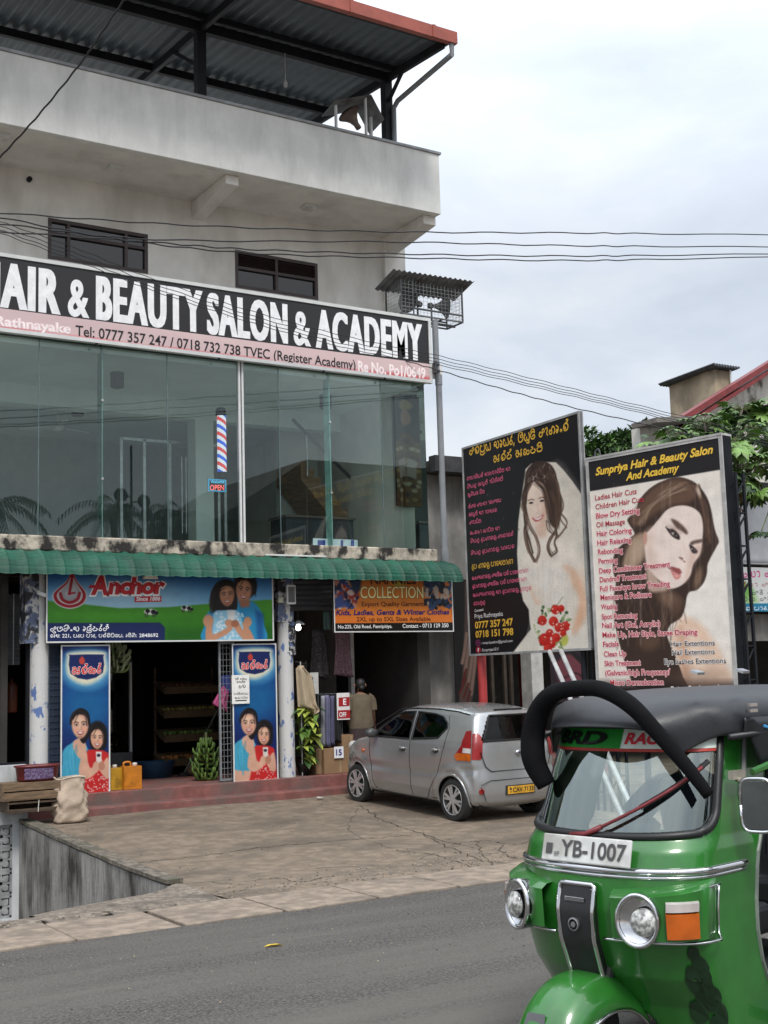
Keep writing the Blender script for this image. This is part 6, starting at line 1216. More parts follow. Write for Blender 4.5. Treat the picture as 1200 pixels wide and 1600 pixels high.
g = on_y(182, 1052, 18.7); bananas('banana_bunch', 'pale green bananas hanging beside the left poster', (g[0]-.03, 18.7, g[2]), .48, .17, mat('pale_banana', (.30, .36, .20), .5), mat('banana_green', (.16, .24, .07), .5), True)
# broom, cloths
t = thing('broom', 'long handled black broom leaning inside the shop doorway', 'broom', on_z(287, 1215, .5)); g0 = on_z(288, 1213, .5)+(0, 0, .06); g1 = on_y(341, 1108, g0[1]+.35)
b = MB(); b.tube([g0, g1], .012, 8); b.build('handle', mat('broom_handle', (.12, .14, .12), .5), t); b = MB(); d = np.array((1, 0, .15)); b.obox(g0+(0, 0, -.01), ((.95, 0, .2), (0, 1, 0), (-.2, 0, .95)), (.10, .03, .025)); b.obox(g0+(.01, 0, -.045), ((.95, 0, .2), (0, 1, 0), (-.2, 0, .95)), (.11, .035, .02)); b.build('brush', blackp, t)
def cloth(name, label, cat, pts, Y, m, dep=.05, parent=None, seed=0):
    """hanging cloth with folds, traced as an outline on its plane, with real folds and thickness"""
    pts = [on_y(x, y, Y) for x, y in pts]; o = thing(name, label, cat, pts[0]) if parent is None else parent
    P = np.array(pts); z0, z1 = P[:, 2].min(), P[:, 2].max(); r3 = np.random.default_rng(seed); nz2, nx2 = 18, 22; G = np.zeros((nz2, nx2, 3)); ph = r3.uniform(0, 6, 4)
    for i, z in enumerate(np.linspace(z1-.002, z0+.002, nz2)):
        xs = [P[k][0]+(z-P[k][2])/(P[(k+1) % len(P)][2]-P[k][2])*(P[(k+1) % len(P)][0]-P[k][0]) for k in range(len(P)) if (P[k][2] > z) != (P[(k+1) % len(P)][2] > z)]
        for j, u in enumerate(np.linspace(0, 1, nx2)):
            x = min(xs)+(max(xs)-min(xs))*u; amp = dep*(.35+.65*(z1-z)/(z1-z0)); G[i, j] = (x, Y-.03-dep*math.sin(PI*u)+amp*.5*math.sin(u*14+ph[0])+amp*.3*math.sin(u*25+ph[1]+z*2), z)
    b = MB(); b.grid(G); b.build('cloth', m, o, smooth=True, solid=.006); return o
cloth('pink_cloth', 'pink cloth hanging inside the shop by the right gate', 'cloth', [(346, 1072), (356, 1080), (352, 1112), (330, 1100), (338, 1086)], 18.15, mat('pink_cloth', (.38, .06, .17), .8), .05, seed=1)
cloth('blue_cloth', 'blue cloth hanging above the pink one', 'cloth', [(342, 1056), (360, 1054), (360, 1084), (344, 1082)], 18.3, mat('blue_cloth', (.03, .05, .24), .8), .05, seed=2)
# folding gates
def gate(name, label, x0, x1, y0, y1, Y, m, back):
    a = on_y(x0, y1, Y); c = on_y(x1, y0, Y); t = thing(name, label, 'gate', (a[0], Y, .5)); z0, z1 = .52, c[2]
    b = MB(); 
    for x in (a[0], c[0]): b.box((x-.015, Y-.015, z0), (x+.015, Y+.015, z1))
    b.box((a[0]+.015, Y-.012, z1-.03), (c[0]-.015, Y+.012, z1)); b.box((a[0]+.015, Y-.012, z0), (c[0]-.015, Y+.012, z0+.03)); b.build('gate_frame', m, t)
    b = MB(); n = int((z1-z0)/.09); k = max(2, int((c[0]-a[0])/.05))
    for i in range(1, n): z = z0+(z1-z0)*i/n; b.box((a[0]+.015, Y-.004, z-.003), (c[0]-.015, Y+.004, z+.003))
    for i in range(1, k): x = a[0]+(c[0]-a[0])*i/k; b.box((x-.003, Y-.008, z0+.03), (x+.003, Y-.0045, z1-.03))
    b.build('grille', m, t); 
    if back is not None: b = MB(); b.box((a[0]+.015, Y+.016, z0), (c[0]-.015, Y+.02, z1)); b.build('backing_sheet', back, t)
gate('folding_gate', 'blue grille gate leaf behind the left poster', 75, 97, 1006, 1226, 18.12, mat('blue_gate_steel', (.03, .05, .085), .5), mat('blue_sheet', (.015, .025, .05), .6))
gate('folding_gate', 'grey grille gate leaf behind the right poster', 345, 364, 1003, 1222, 18.05, mat('grey_gate_steel', (.20, .21, .22), .5), None)
# dim goods inside
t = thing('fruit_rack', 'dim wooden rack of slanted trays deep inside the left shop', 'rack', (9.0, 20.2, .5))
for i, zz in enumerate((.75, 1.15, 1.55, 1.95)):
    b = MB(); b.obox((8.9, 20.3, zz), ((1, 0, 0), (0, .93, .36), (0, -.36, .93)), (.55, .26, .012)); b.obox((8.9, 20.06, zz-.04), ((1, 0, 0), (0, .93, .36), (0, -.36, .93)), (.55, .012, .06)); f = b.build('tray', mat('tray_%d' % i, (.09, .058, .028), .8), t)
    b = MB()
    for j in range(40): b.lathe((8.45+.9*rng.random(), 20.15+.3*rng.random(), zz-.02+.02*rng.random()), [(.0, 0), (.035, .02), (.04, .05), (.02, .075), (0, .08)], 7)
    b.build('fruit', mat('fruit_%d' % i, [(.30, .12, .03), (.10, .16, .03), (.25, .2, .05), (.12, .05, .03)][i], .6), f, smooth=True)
b = MB(); 
for x in (8.38, 9.44): b.cut(); b.box((x-.02, 20.5, .5), (x+.02, 20.54, 2.3))
b.each('upright', wood_d, t)
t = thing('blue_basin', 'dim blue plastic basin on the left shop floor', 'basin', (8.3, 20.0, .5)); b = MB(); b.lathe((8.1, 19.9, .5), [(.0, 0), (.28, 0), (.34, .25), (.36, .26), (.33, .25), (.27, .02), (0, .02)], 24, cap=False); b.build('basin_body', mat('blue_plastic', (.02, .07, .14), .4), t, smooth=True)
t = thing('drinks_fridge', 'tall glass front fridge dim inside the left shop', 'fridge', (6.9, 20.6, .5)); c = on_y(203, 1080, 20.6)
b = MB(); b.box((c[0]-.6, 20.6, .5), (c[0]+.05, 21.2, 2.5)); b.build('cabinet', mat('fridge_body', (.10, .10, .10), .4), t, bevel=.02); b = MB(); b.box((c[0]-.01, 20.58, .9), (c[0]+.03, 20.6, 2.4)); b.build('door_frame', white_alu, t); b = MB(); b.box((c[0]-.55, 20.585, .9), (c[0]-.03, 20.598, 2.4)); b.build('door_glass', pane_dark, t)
g = on_z(305, 1213, .5); t = thing('coconut', 'brown coconut on the shop floor beside the bananas', 'coconut', g); b = MB(); b.lathe(g+np.array((0, .1, 0)), [(0, 0), (.07, .02), (.10, .09), (.08, .16), (.0, .2)], 14, cap=False); b.build('husk', mat('husk', (.10, .06, .035), .9, bump=.5), t, smooth=True)
# column fittings
t = thing('floodlight', 'square white framed floodlight on the column head', 'lamp', on_y(455, 940, 17.85)); a = on_y(449, 944, 17.85); c = on_y(462, 914, 17.85)
b = MB(); b.box((a[0], 17.85, a[2]), (c[0], 17.9, c[2])); b.build('housing', white_alu, t, bevel=.008); b = MB(); b.box((a[0]+.02, 17.845, a[2]+.03), (c[0]-.02, 17.852, c[2]-.03)); b.build('lens', mat('led_lens', (.10, .11, .12), .15), t); b = MB(); b.tube([((a[0]+c[0])/2, 17.9, a[2]+.1), ((a[0]+c[0])/2-.03, 18.0, a[2]+.1)], .015); b.build('bracket', dark_steel, t)
t = thing('junction_box', 'small cream junction box on the column head', 'box', on_y(438, 938, 17.98)); a = on_y(434, 942, 17.98); c = on_y(442, 933, 17.98); b = MB(); b.box((a[0], 17.95, a[2]), (c[0], 18.0, c[2])); o = b.build('box_body', mat('cream_box', (.5, .48, .38), .5), t, bevel=.006)
t = thing('security_camera', 'white security camera on the left column', 'camera', on_y(65, 927, 17.95)); c = on_y(65, 928, 17.9); b = MB(); b.obox(c, ((.85, -.3, -.4), (.3, .95, 0), (.4, 0, .9)), (.07, .035, .03)); b.build('camera_body', white_alu, t, bevel=.01); b = MB(); b.tube([c+(-.03, .04, .02), c+(-.1, .12, .1)], .012); b.build('bracket', white_alu, t)
t = thing('bulb_lamp', 'lit bulb under a white enamel shade in the garment shop', 'lamp', on_y(466, 980, 18.4)); c = on_y(466, 977, 18.4)
b = MB(); b.lathe(c, [(.03, .075), (.05, .06), (.115, .02), (.12, .012), (.10, .018), (.03, .055)], 20, cap=False); b.build('shade', white_alu, t, smooth=True); b = MB(); b.lathe(c, [(.02, .03), (.03, 0), (.045, -.04), (.035, -.075), (0, -.09)], 16); b.build('bulb', emit('lit_bulb', (1, .97, .92), 7), t, smooth=True); b = MB(); b.tube([c+(0, 0, .07), c+(0, 0, .75)], .006); b.build('flex', blackp, t)
# left neighbour shop: dark, with a slatted blind
t = thing('slatted_blind', 'grey slatted blind hanging in the dark shop left of the column', 'blind', on_y(10, 930, 18.6)); a = on_y(-60, 1040, 18.6); c = on_y(31, 928, 18.6); b = MB()
for i in range(16): z = a[2]+(c[2]-a[2])*(i+.5)/16; b.obox(((a[0]+c[0])/2, 18.6, z), ((1, 0, 0), (0, .9, .4), (0, -.4, .9)), ((c[0]-a[0])/2, .03, .03))
b.build('slats', mat('blind_slat', (.11, .115, .12), .6), t); b = MB(); b.tube([(c[0]-.1, 18.56, a[2]), (c[0]-.1, 18.56, c[2])], .006); b.build('cord', white_alu, t)
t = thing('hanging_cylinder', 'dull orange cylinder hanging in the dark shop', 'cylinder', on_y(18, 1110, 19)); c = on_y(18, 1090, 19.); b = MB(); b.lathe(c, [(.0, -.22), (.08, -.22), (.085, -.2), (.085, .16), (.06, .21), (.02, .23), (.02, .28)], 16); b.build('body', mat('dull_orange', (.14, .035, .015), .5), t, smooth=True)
b = MB(); x = on_y(45, 1100, 18.2)[0]; b.box((x-.03, 18.2, .9), (x+.03, 18.28, 3.9)); b.box((x-3, 18.2, .9), (x-.03, 18.26, .98)); o = b.build('door_frame', black_steel, bld)

# ---------------------------------------------------------------- garment shop goods
t = thing('clothes_rail', 'black clothes rail by the pillar carrying the beige jacket', 'rail', (9.9, 18.3, .5)); a = on_y(462, 1034, 18.2); c = on_y(489, 1040, 18.2)
b = MB(); b.tube([(a[0], 18.2, a[2]), (c[0]+.05, 18.5, c[2]+.02)], .012); b.tube([(c[0]+.03, 18.5, c[2]+.08), (c[0]+.03, 18.5, .5)], .012); b.build('rail_bar', dark_steel, t)
b = MB(); b.tube([(a[0]+.03, 18.1, .5), (a[0]+.03, 18.1, a[2])], .012); b.build('stand', alu, t)
jk = cloth('jacket', 'beige long sleeved jacket hanging at the shop front', 'jacket', [(467, 1040), (473, 1044), (484, 1054), (486, 1075), (496, 1106), (494, 1115), (483, 1117), (479, 1106), (464, 1106), (461, 1044)], 18.12, mat('beige_jacket', (.40, .32, .22), .85, var=.1, bump=.3, bscale=10), .09, seed=3)
b = MB(); p0, p1, p2 = on_y(482, 1054, 18.05), on_y(488, 1080, 18.03), on_y(491, 1114, 18.05); b.tube(spline([p0, p1, p2], 6), [.045]*4+[.042]*5+[.04]*4, 10); b.build('sleeve', MATS['beige_jacket'], jk, smooth=True); b = MB(); p = on_y(470, 1043, 18.08); b.lathe(p, [(.05, -.02), (.055, .02), (.05, .03)], 12, cap=False); b.build('collar', MATS['beige_jacket'], jk, smooth=True)
cloth('checked_dress', 'dark red checked dress hanging under the orange sign', 'dress', [(522, 985), (544, 985), (546, 1010), (551, 1058), (520, 1058), (523, 1010)], 18.5, mat('checked_cotton', (.10, .045, .06), .85, col2=(.2, .12, .14), scale=60, lo=.47, hi=.53), .05, seed=4)
cloth('floral_dress', 'black floral dress hanging behind the rail', 'dress', [(486, 985), (506, 985), (510, 1010), (514, 1060), (482, 1060), (485, 1010)], 18.6, mat('floral_cotton', (.015, .015, .018), .85, col2=(.08, .06, .06), scale=50, lo=.5, hi=.6), .05, seed=5)
cloth('teal_top', 'pale teal top hanging high in the shop', 'top', [(503, 955), (514, 955), (515, 985), (504, 984)], 18.6, mat('teal_cotton', (.10, .17, .16), .85), .05, seed=6)
for i, (x0, x1, y0, y1, col, lab) in enumerate(((499, 505, 1087, 1166, (.24, .25, .28), 'pale grey trousers hanging on the low rail'), (505, 514, 1086, 1167, (.12, .12, .20), 'slate blue trousers hanging on the low rail'), (514, 520, 1087, 1164, (.09, .09, .16), 'dark blue trousers hanging on the low rail'), (520, 530, 1086, 1160, (.012, .012, .014), 'black trousers hanging on the low rail'))):
    cloth('trousers', lab, 'trousers', [(x0+1, y0), (x1, y0), (x1, y1), (x0, y1)], 18.15, mat('trouser_%d' % i, col, .85), .04, seed=10+i)['group'] = 'trousers on the low rail'
t = thing('low_rail', 'low black garment rail holding trousers', 'rail', (10.3, 18.2, .5)); a = on_y(497, 1085, 18.18); c = on_y(533, 1084, 18.18); b = MB(); b.tube([a, c], .012); b.tube([a, (a[0], a[1], .5)], .012); b.tube([c, (c[0], c[1], .5)], .012); b.build('rail_bar', dark_steel, t)
def sheet(name, label, cat, TL, BR, Y, col, lines, inkc, group=None):
    p = px_panel(TL, BR, Y); t = thing(name, label, cat, p.o, group=group); p.slab('sheet', ink(col), t, .006); b = MB()
    for st, x0, x1, y, cap in lines: p.text(b, st, (x0, y), (x1, y), cap, .03, d=.003)
    if b.v: b.build('lettering', ink(inkc), t)
    return p, t
sheet('paper_notice', 'white paper price notice behind the beige jacket', 'notice', (484, 1051), (498, 1084), 18.3, (190, 190, 186), [('2', 486, 490, 1066, 8)], (60, 60, 64))
p, t = sheet('sale_sign', 'red and white sale sign beside the trousers', 'sign', (526, 1083), (547, 1124), 18.05, (214, 210, 208), [], (0, 0, 0)); b = MB(); p.rect(b, [(529, 1104), (546, 1103), (546, 1089), (529, 1090)]); p.rect(b, [(528, 1123), (547, 1122), (547, 1109), (528, 1110)]); b.build('red_block', ink((150, 18, 26)), t); b = MB(); p.text(b, 'E', (536, 1101), (541, 1101), 9, .03, d=.006); p.text(b, 'OFF', (530, 1120), (541, 1120), 7, .02, d=.006); b.build('lettering', ink((226, 222, 222)), t)
card = mat('brown_cardboard', (.24, .145, .075), .85, var=.1, scale=3, bump=.15)
def carton(lab, x0, x1, y0, y1, Y, base=None):
    a = on_y(x0, y1, Y); c = on_y(x1, y0, Y); z0 = .5 if base is None else base; t = thing('cardboard_box', lab, 'box', (a[0], Y, z0), group='cardboard boxes on the garment shop step'); b = MB(); b.box((a[0], Y, z0+.003), (c[0], Y+.4, c[2])); b.build('carton', card, t, bevel=.006); b = MB(); b.add([((a[0]+c[0])/2-.02, Y-.003, z0+.02), ((a[0]+c[0])/2+.02, Y-.003, z0+.02), ((a[0]+c[0])/2+.02, Y-.003, c[2]-.02), ((a[0]+c[0])/2-.02, Y-.003, c[2]-.02)], [(0, 1, 2, 3)]); b.build('tape', mat('box_tape_%d' % x0, (.30, .21, .12), .4), t); return c[2]
zt_ = carton('large cardboard box with a white price tag on the shop step', 507, 556, 1167, 1208, 18.0); carton('narrow cardboard box behind the plant pot', 494, 506, 1170, 1208, 18.08); carton('cardboard box on top of the large box, by the standing woman', 535, 562, 1147, 1166, 18.05, zt_)
sheet('price_tag', 'white price tag reading 15 on the cardboard box', 'tag', (522, 1167), (537, 1184), 17.97, (220, 220, 222), [('15', 525, 534, 1180, 9)], (30, 40, 110))
# potted plant
g = on_z(479, 1212, .5); t = thing('potted_plant', 'leafy yellow green plant in a black pot by the pillar', 'plant', g)
b = MB(); b.lathe(g+np.array((0, .1, 0)), [(.0, 0), (.085, 0), (.105, .18), (.11, .19), (.095, .19), (.0, .16)], 18, cap=False); b.build('pot', blackp, t, smooth=True)
b = MB(); b2 = MB(); r3 = np.random.default_rng(8)
for i in range(7): b2.tube(spline([g+(0, .1, .15), g+(r3.uniform(-.08, .08), .1+r3.uniform(-.06, .06), .5), g+(r3.uniform(-.14, .14), .1+r3.uniform(-.1, .1), .98)], 5), .008, 6)
def leaf(b, p, d, L_, W_, m, droop=.3):
    d = np.array(d, float); d /= np.linalg.norm(d); sd = np.cross(d, (0, 0, 1)); sd /= np.linalg.norm(sd)+1e-9; up = np.cross(sd, d); p = np.array(p, float)
    mid = [p+d*L_*s+up*(-droop*L_*s*s) for s in (0, .3, .65, 1)]; wd = [.01, W_, W_*.8, .0]; V = []
    for q, w in zip(mid, wd): V += [q-sd*w+up*w*.35, q, q+sd*w+up*w*.35]
    b.add(V, [(3*i+j, 3*i+j+1, 3*i+4+j, 3*i+3+j) for i in range(3) for j in range(2)], m)
for i in range(80):
    z = r3.uniform(.22, 1.08); a = r3.uniform(0, 6.28); p = g+(r3.uniform(-.12, .13)*(.5+z)+.03, .0+r3.uniform(-.08, .06), z); leaf(b, p, (math.cos(a), math.sin(a), r3.uniform(-.2, .5)), r3.uniform(.16, .27), r3.uniform(.04, .07), int(r3.choice(3, p=[.5, .3, .2])), .5)
b.build('foliage', [mat('pothos_lime', (.34, .40, .07), .45), mat('pothos_green', (.09, .17, .03), .45), mat('pothos_dark', (.035, .09, .02), .45)], t, smooth=True); b2.build('stem', mat('plant_stem', (.08, .10, .03), .7), t)
# nail art panel and poster at the neighbouring shop
p = px_panel((706, 905), (748, 1100), 18.05); t = thing('nail_art_panel', 'dark panel showing a hand with long red nails beside the garment sign', 'poster', p.o); p.slab('panel', blackp, t, .02); p.canvas(60, 260); p.fill((18, 14, 14))
SKN = (150, 118, 104)
p.poly([(728, 900), (746, 900), (748, 1000), (742, 1060), (736, 1098), (718, 1098), (722, 1060), (724, 1010), (726, 960)], (88, 68, 60), 3, 4); 
for pts in ([(736, 985), (731, 1020), (727, 1048)], [(741, 990), (737, 1030), (731, 1072)], [(745, 990), (742, 1035), (736, 1085)], [(729, 990), (726, 1015), (722, 1036)]): p.line(pts, 5, SKN, 2)
for pts in ([(728, 1046), (722, 1070)], [(732, 1068), (724, 1090)], [(735, 1080), (730, 1096)], [(728, 1060), (718, 1084)]): p.line(pts, 3.2, (96, 26, 20), 1, 0)
p.print('printed_face', t, .003)
# ---------------------------------------------------------------- people
def skin_body(name, joints, edges, m, root, sub=2):
    me = bpy.data.meshes.new(name); me.from_pydata([j[0] for j in joints], edges, []); me.materials.append(m)
    o = bpy.data.objects.new(name, me); COL.objects.link(o); o.parent = root
    md = o.modifiers.new('skin', 'SKIN'); md.use_smooth_shade = True
    lay = me.skin_vertices[0].data if me.skin_vertices else None
    if lay is None: me.attributes; 
    for i, j in enumerate(joints):
        r_ = j[1]; lay[i].radius = (r_, r_) if np.isscalar(r_) else r_; lay[i].use_root = (i == 0)
    s = o.modifiers.new('sub', 'SUBSURF'); s.levels = s.render_levels = sub
    return o
def ensure_skin(me):
    pass
skin_m = mat('brown_skin', (.20, .10, .062), .55, var=.06); hair_m = mat('black_hair', (.010, .008, .008), .5, bump=.4, bscale=60)
def rings(b, rows, n=26, m=0, cap=True):
    """rows: centre, half-width x, half-depth y"""
    P = []
    for c, rx, ry in rows: P.append([(c[0]+rx*math.copysign(abs(math.cos(a))**.85, math.cos(a)), c[1]+ry*math.copysign(abs(math.sin(a))**.85, math.sin(a)), c[2]+(c[3] if len(c) > 3 else 0)*math.cos(a)) for a in np.linspace(0, 2*PI, n)])
    b.grid(np.array(P), m)
    if cap: b.add([P[0][i] for i in range(n-1)], [tuple(range(n-1))], m); b.add([P[-1][i] for i in range(n-1)], [tuple(range(n-1))], m)
def body_mesh(name, paths, m, root):
    """one continuous skinned figure: paths are lists of (point, radius) that share their first point with an earlier path"""
    J, E, idx = [], [], {}
    for path in paths:
        prev = None
        for pt, r_ in path:
            k = tuple(round(v, 4) for v in pt)
            if k not in idx: idx[k] = len(J); J.append((pt, r_))
            if prev is not None and prev != idx[k]: E.append((prev, idx[k]))
            prev = idx[k]
    me = bpy.data.meshes.new(name); me.from_pydata([j[0] for j in J], E, []); me.materials.append(m)
    bm = bmesh.new(); bm.from_mesh(me); ly = bm.verts.layers.skin.verify(); bm.verts.ensure_lookup_table()
    for i, j in enumerate(J): v = bm.verts[i][ly]; v.radius = (j[1], j[1]) if np.isscalar(j[1]) else j[1]; v.use_root = (i == 0)
    bm.to_mesh(me); bm.free()
    o = bpy.data.objects.new(name, me); COL.objects.link(o); o.parent = root
    md = o.modifiers.new('skin', 'SKIN'); md.use_smooth_shade = True; s = o.modifiers.new('sub', 'SUBSURF'); s.levels = s.render_levels = 2
    return o
def hand_paths(w, d, side, r=.0085, L_=.075):
    """palm and five fingers continuing from wrist w along d; side = thumb direction"""
    w, d, side = (np.array(v, float) for v in (w, d, side)); d /= np.linalg.norm(d); side /= np.linalg.norm(side); palm = w+d*.075; nrm = np.cross(d, side); out = [[(tuple(w), (.026, .018)), (tuple(w+d*.04), (.032, .016)), (tuple(palm), (.034, .014))]]
    for k, (o_, l) in enumerate(((.028, .9), (.010, 1.0), (-.009, .95), (-.027, .75))):
        p0 = palm+side*o_; out.append([(tuple(palm), (.034, .014)), (tuple(p0+d*.012), r), (tuple(p0+d*(.012+L_*l*.5)+nrm*.006), r*.95), (tuple(p0+d*(.012+L_*l*.9)+nrm*.024), r*.8)])
    t0 = w+d*.03; out.append([(tuple(w+d*.04), (.032, .016)), (tuple(t0+side*.042+d*.015), r*1.2), (tuple(t0+side*.058+d*.05+nrm*.012), r)])
    return out
# woman seen from behind at the garment shop
wg = on_z(578, 1206, .5); woman = thing('person', 'woman seen from behind in a taupe short sleeved shirt and dark brown skirt', 'person', (wg[0], 18.12, .5), 0)
pel = (0, 0, .80)
P_ = [[(pel, (.13, .10)), ((0, 0, .95), (.12, .085)), ((0, .0, 1.10), (.13, .09)), ((0, .0, 1.20), (.13, .085)), ((0, .02, 1.275), (.05, .05)), ((.02, .05, 1.33), (.046, .046)), ((.025, .07, 1.40), (.070, .080)), ((.025, .08, 1.46), (.066, .076)), ((.025, .085, 1.49), (.035, .04))],
      [((0, .0, 1.20), (.13, .085)), ((.165, -.005, 1.185), .052), ((.205, -.02, .97), .040), ((.26, .12, .80), .031)] , [((0, .0, 1.20), (.13, .085)), ((-.165, -.005, 1.185), .052), ((-.20, .0, .97), .040), ((-.17, .17, .83), .031)],
      [(pel, (.13, .10)), ((.085, 0, .72), .085), ((.08, .0, .42), .056), ((.08, .01, .10), .036), ((.085, .10, .03), .030)], [(pel, (.13, .10)), ((-.085, 0, .72), .085), ((-.08, .0, .42), .056), ((-.08, .01, .10), .036), ((-.085, .10, .03), .030)]]
P_ += [[((.26, .12, .80), .031)]+hand_paths((.27, .15, .76), (.25, .6, -.7), (-.3, .6, .4))[0]]+hand_paths((.27, .15, .76), (.25, .6, -.7), (-.3, .6, .4))[1:]
P_ += [[((-.17, .17, .83), .031)]+hand_paths((-.155, .205, .81), (.3, .8, -.2), (.9, -.3, .2))[0]]+hand_paths((-.155, .205, .81), (.3, .8, -.2), (.9, -.3, .2))[1:]
body_mesh('body', P_, skin_m, woman)
shirt = mat('taupe_shirt', (.105, .082, .052), .85, var=.12, scale=6, bump=.4, bscale=14)
b = MB(); rings(b, [((0, 0, .70), .205, .165), ((0, 0, .78), .212, .17), ((0, 0, .90), .195, .155), ((0, 0, 1.02), .19, .145), ((0, 0, 1.14), .195, .14), ((0, 0, 1.21), .185, .115), ((0, .01, 1.25), .12, .085), ((0, .015, 1.275), .062, .062)])
for sg in (-1, 1): b.tube(spline([(sg*.13, 0, 1.195), (sg*.185, -.005, 1.16), (sg*.205, -.012, 1.06), (sg*.212, -.015, .985)], 4), [.085, .084, .08, .078, .076, .075, .074, .073, .073, .073, .072, .072, .072], 14)
b.build('shirt', shirt, woman, smooth=True, local=True)
b = MB(); rings(b, [((0, 0, .16), .23, .20), ((0, 0, .4), .215, .185), ((0, 0, .62), .212, .175), ((0, 0, .76), .195, .155)]); b.build('skirt', mat('brown_skirt', (.035, .02, .022), .85, bump=.3, bscale=10), woman, smooth=True, local=True)
b = MB(); b.lathe((.025, .07, 1.36), [(.0, -.05), (.05, -.045), (.076, .0), (.088, .06), (.084, .11), (.05, .15), (.0, .16)], 20, sq=(.95, 1.05)); b.lathe((.02, -.02, 1.36), [(0, -.04), (.035, -.03), (.05, 0), (.035, .035), (0, .045)], 14); b.build('hair', hair_m, woman, smooth=True, local=True)
b = MB(); 
for sg in (-1, 1): b.cut(); b.lathe((sg*.095+.025, .08, 1.40), [(.0, -.028), (.014, -.01), (.016, .01), (.0, .03)], 8)
b.each('ear', skin_m, woman, smooth=True, local=True)
woman.rotation_euler = (0, 0, -.25)
# three wheeler driver
drv = thing('person', 'driver seated in the green three wheeler wearing a dark shirt and blue jeans', 'person', (TX, TY, TZ), H_)
pv = (-.84, 0, .72)
P_ = [[(pv, (.14, .11)), ((-.85, 0, .90), (.13, .10)), ((-.84, 0, 1.08), (.15, .105)), ((-.83, 0, 1.16), (.14, .09)), ((-.81, 0, 1.235), .052), ((-.80, 0, 1.29), .05), ((-.785, 0, 1.36), (.074, .086)), ((-.785, 0, 1.42), (.072, .084)), ((-.79, 0, 1.455), (.04, .05))]]
for sg in (-1, 1):
    P_ += [[((-.83, 0, 1.16), (.14, .09)), ((-.82, sg*.19, 1.13), .058), ((-.70, sg*.36, .93), .044), ((-.46, sg*.36, .93), .034)]]
    h = hand_paths((-.43, sg*.355, .935), (1, -sg*.15, -.05), (0, -sg*.4, .9)); P_ += [[((-.46, sg*.36, .93), .034)]+h[0]]+h[1:]
    P_ += [[(pv, (.14, .11)), ((-.78, sg*.12, .69), .095), ((-.47, sg*.30, .70), .066), ((-.44, sg*.31, .36), .042), ((-.34, sg*.31, .29), .036)]]
body_mesh('body', P_, skin_m, drv)
def tub(name, pts, rr, m, n=14):
    b = MB(); q = spline(pts, 5); b.tube(q, np.interp(np.linspace(0, 1, len(q)), np.linspace(0, 1, len(rr)), rr), n); return b
jean = mat('blue_jeans', (.045, .075, .12), .85, var=.2, scale=20); dshirt = mat('dark_tee', (.03, .035, .05), .85, bump=.2)
b = MB()
for sg in (-1, 1): q = spline([(-.84, sg*.09, .70), (-.74, sg*.14, .70), (-.50, sg*.295, .715), (-.445, sg*.31, .62), (-.44, sg*.31, .33)], 5); b.tube(q, np.interp(np.linspace(0, 1, len(q)), [0, .5, 1], [.12, .09, .06]), 14)
rings(b, [((-.85, 0, .62), .13, .17), ((-.85, 0, .82), .125, .165)]); b.build('jeans', jean, drv, smooth=True, local=True)
b = MB(); rings(b, [((-.86, 0, .78), .125, .175), ((-.86, 0, .95), .125, .18), ((-.85, 0, 1.10), .13, .20), ((-.84, 0, 1.18), .11, .17), ((-.82, 0, 1.22), .07, .08)])
for sg in (-1, 1): q = spline([(-.83, sg*.14, 1.15), (-.815, sg*.21, 1.12), (-.75, sg*.31, 1.0)], 5); b.tube(q, .07, 12)
b.build('shirt', dshirt, drv, smooth=True, local=True)
b = MB(); b.lathe((-.80, 0, 1.40), [(.0, -.06), (.075, -.05), (.094, .0), (.090, .05), (.055, .085), (.0, .095)], 18, sq=(1, .92)); b.build('hair', hair_m, drv, smooth=True, local=True)
b = MB()
for sg in (-1, 1): b.cut(); b.lathe((-.79, sg*.078, 1.365), [(.0, -.03), (.015, -.01), (.016, .012), (0, .03)], 8)
b.each('ear', skin_m, drv, smooth=True, local=True)
b = MB(); b.lathe((-.695, 0, 1.345), [(.0, .02), (.010, .012), (.018, -.012), (.0, -.02)], 8); b.build('nose', skin_m, drv, smooth=True, local=True)
b = MB()
for sg in (-1, 1): b.cut(); b.lathe((-.708, sg*.03, 1.375), [(0, -.006), (.012, -.003), (.012, .003), (0, .006)], 8)
b.each('eye', blackp, drv, smooth=True, local=True); b = MB(); b.tube([(-.702, -.022, 1.31), (-.698, 0, 1.308), (-.702, .022, 1.31)], .005, 6); b.build('mouth', blackp, drv, smooth=True, local=True)

# ---------------------------------------------------------------- loudspeakers
horn = mat('grey_horn_metal', (.10, .105, .11), .5, metal=.3); tin = mat('corrugated_tin', (.13, .13, .13), .6, var=.25, scale=6, dirt=(.07, .06, .055), dscale=4)
YS = 18.0
a = on_y(628, 490, YS); c = on_y(722, 440, YS); X0, X1, Z0, Z1 = a[0], on_y(722, 470, YS)[0], on_y(628, 489, YS)[2], on_y(628, 432, YS)[2]
cg = thing('speaker_cage', 'wire mesh cage with a tin roof on the building corner', 'cage', ((X0+X1)/2, YS, Z0))
b = MB(); ys2 = np.linspace(YS-.12, YS+.42, 5); n0, n1 = on_y(615, 421, YS-.12), on_y(742, 440, YS-.12)
xr = np.linspace(n0[0], n1[0], 120); P = np.array([[(x-.12*(y-ys2[0]), y, n0[2]+(n1[2]-n0[2])*(x-n0[0])/(n1[0]-n0[0])-.42*(y-ys2[0])+.014*math.sin(x*2*PI/.11)) for x in xr] for y in ys2]); b.grid(P); b.build('tin_roof', tin, cg, smooth=True, solid=.003)
b = MB()
for x in (X0, X1):
    for y in (YS, YS+.5): b.bar((x, y, Z0), (x, y, Z1-.02), .022, .022)
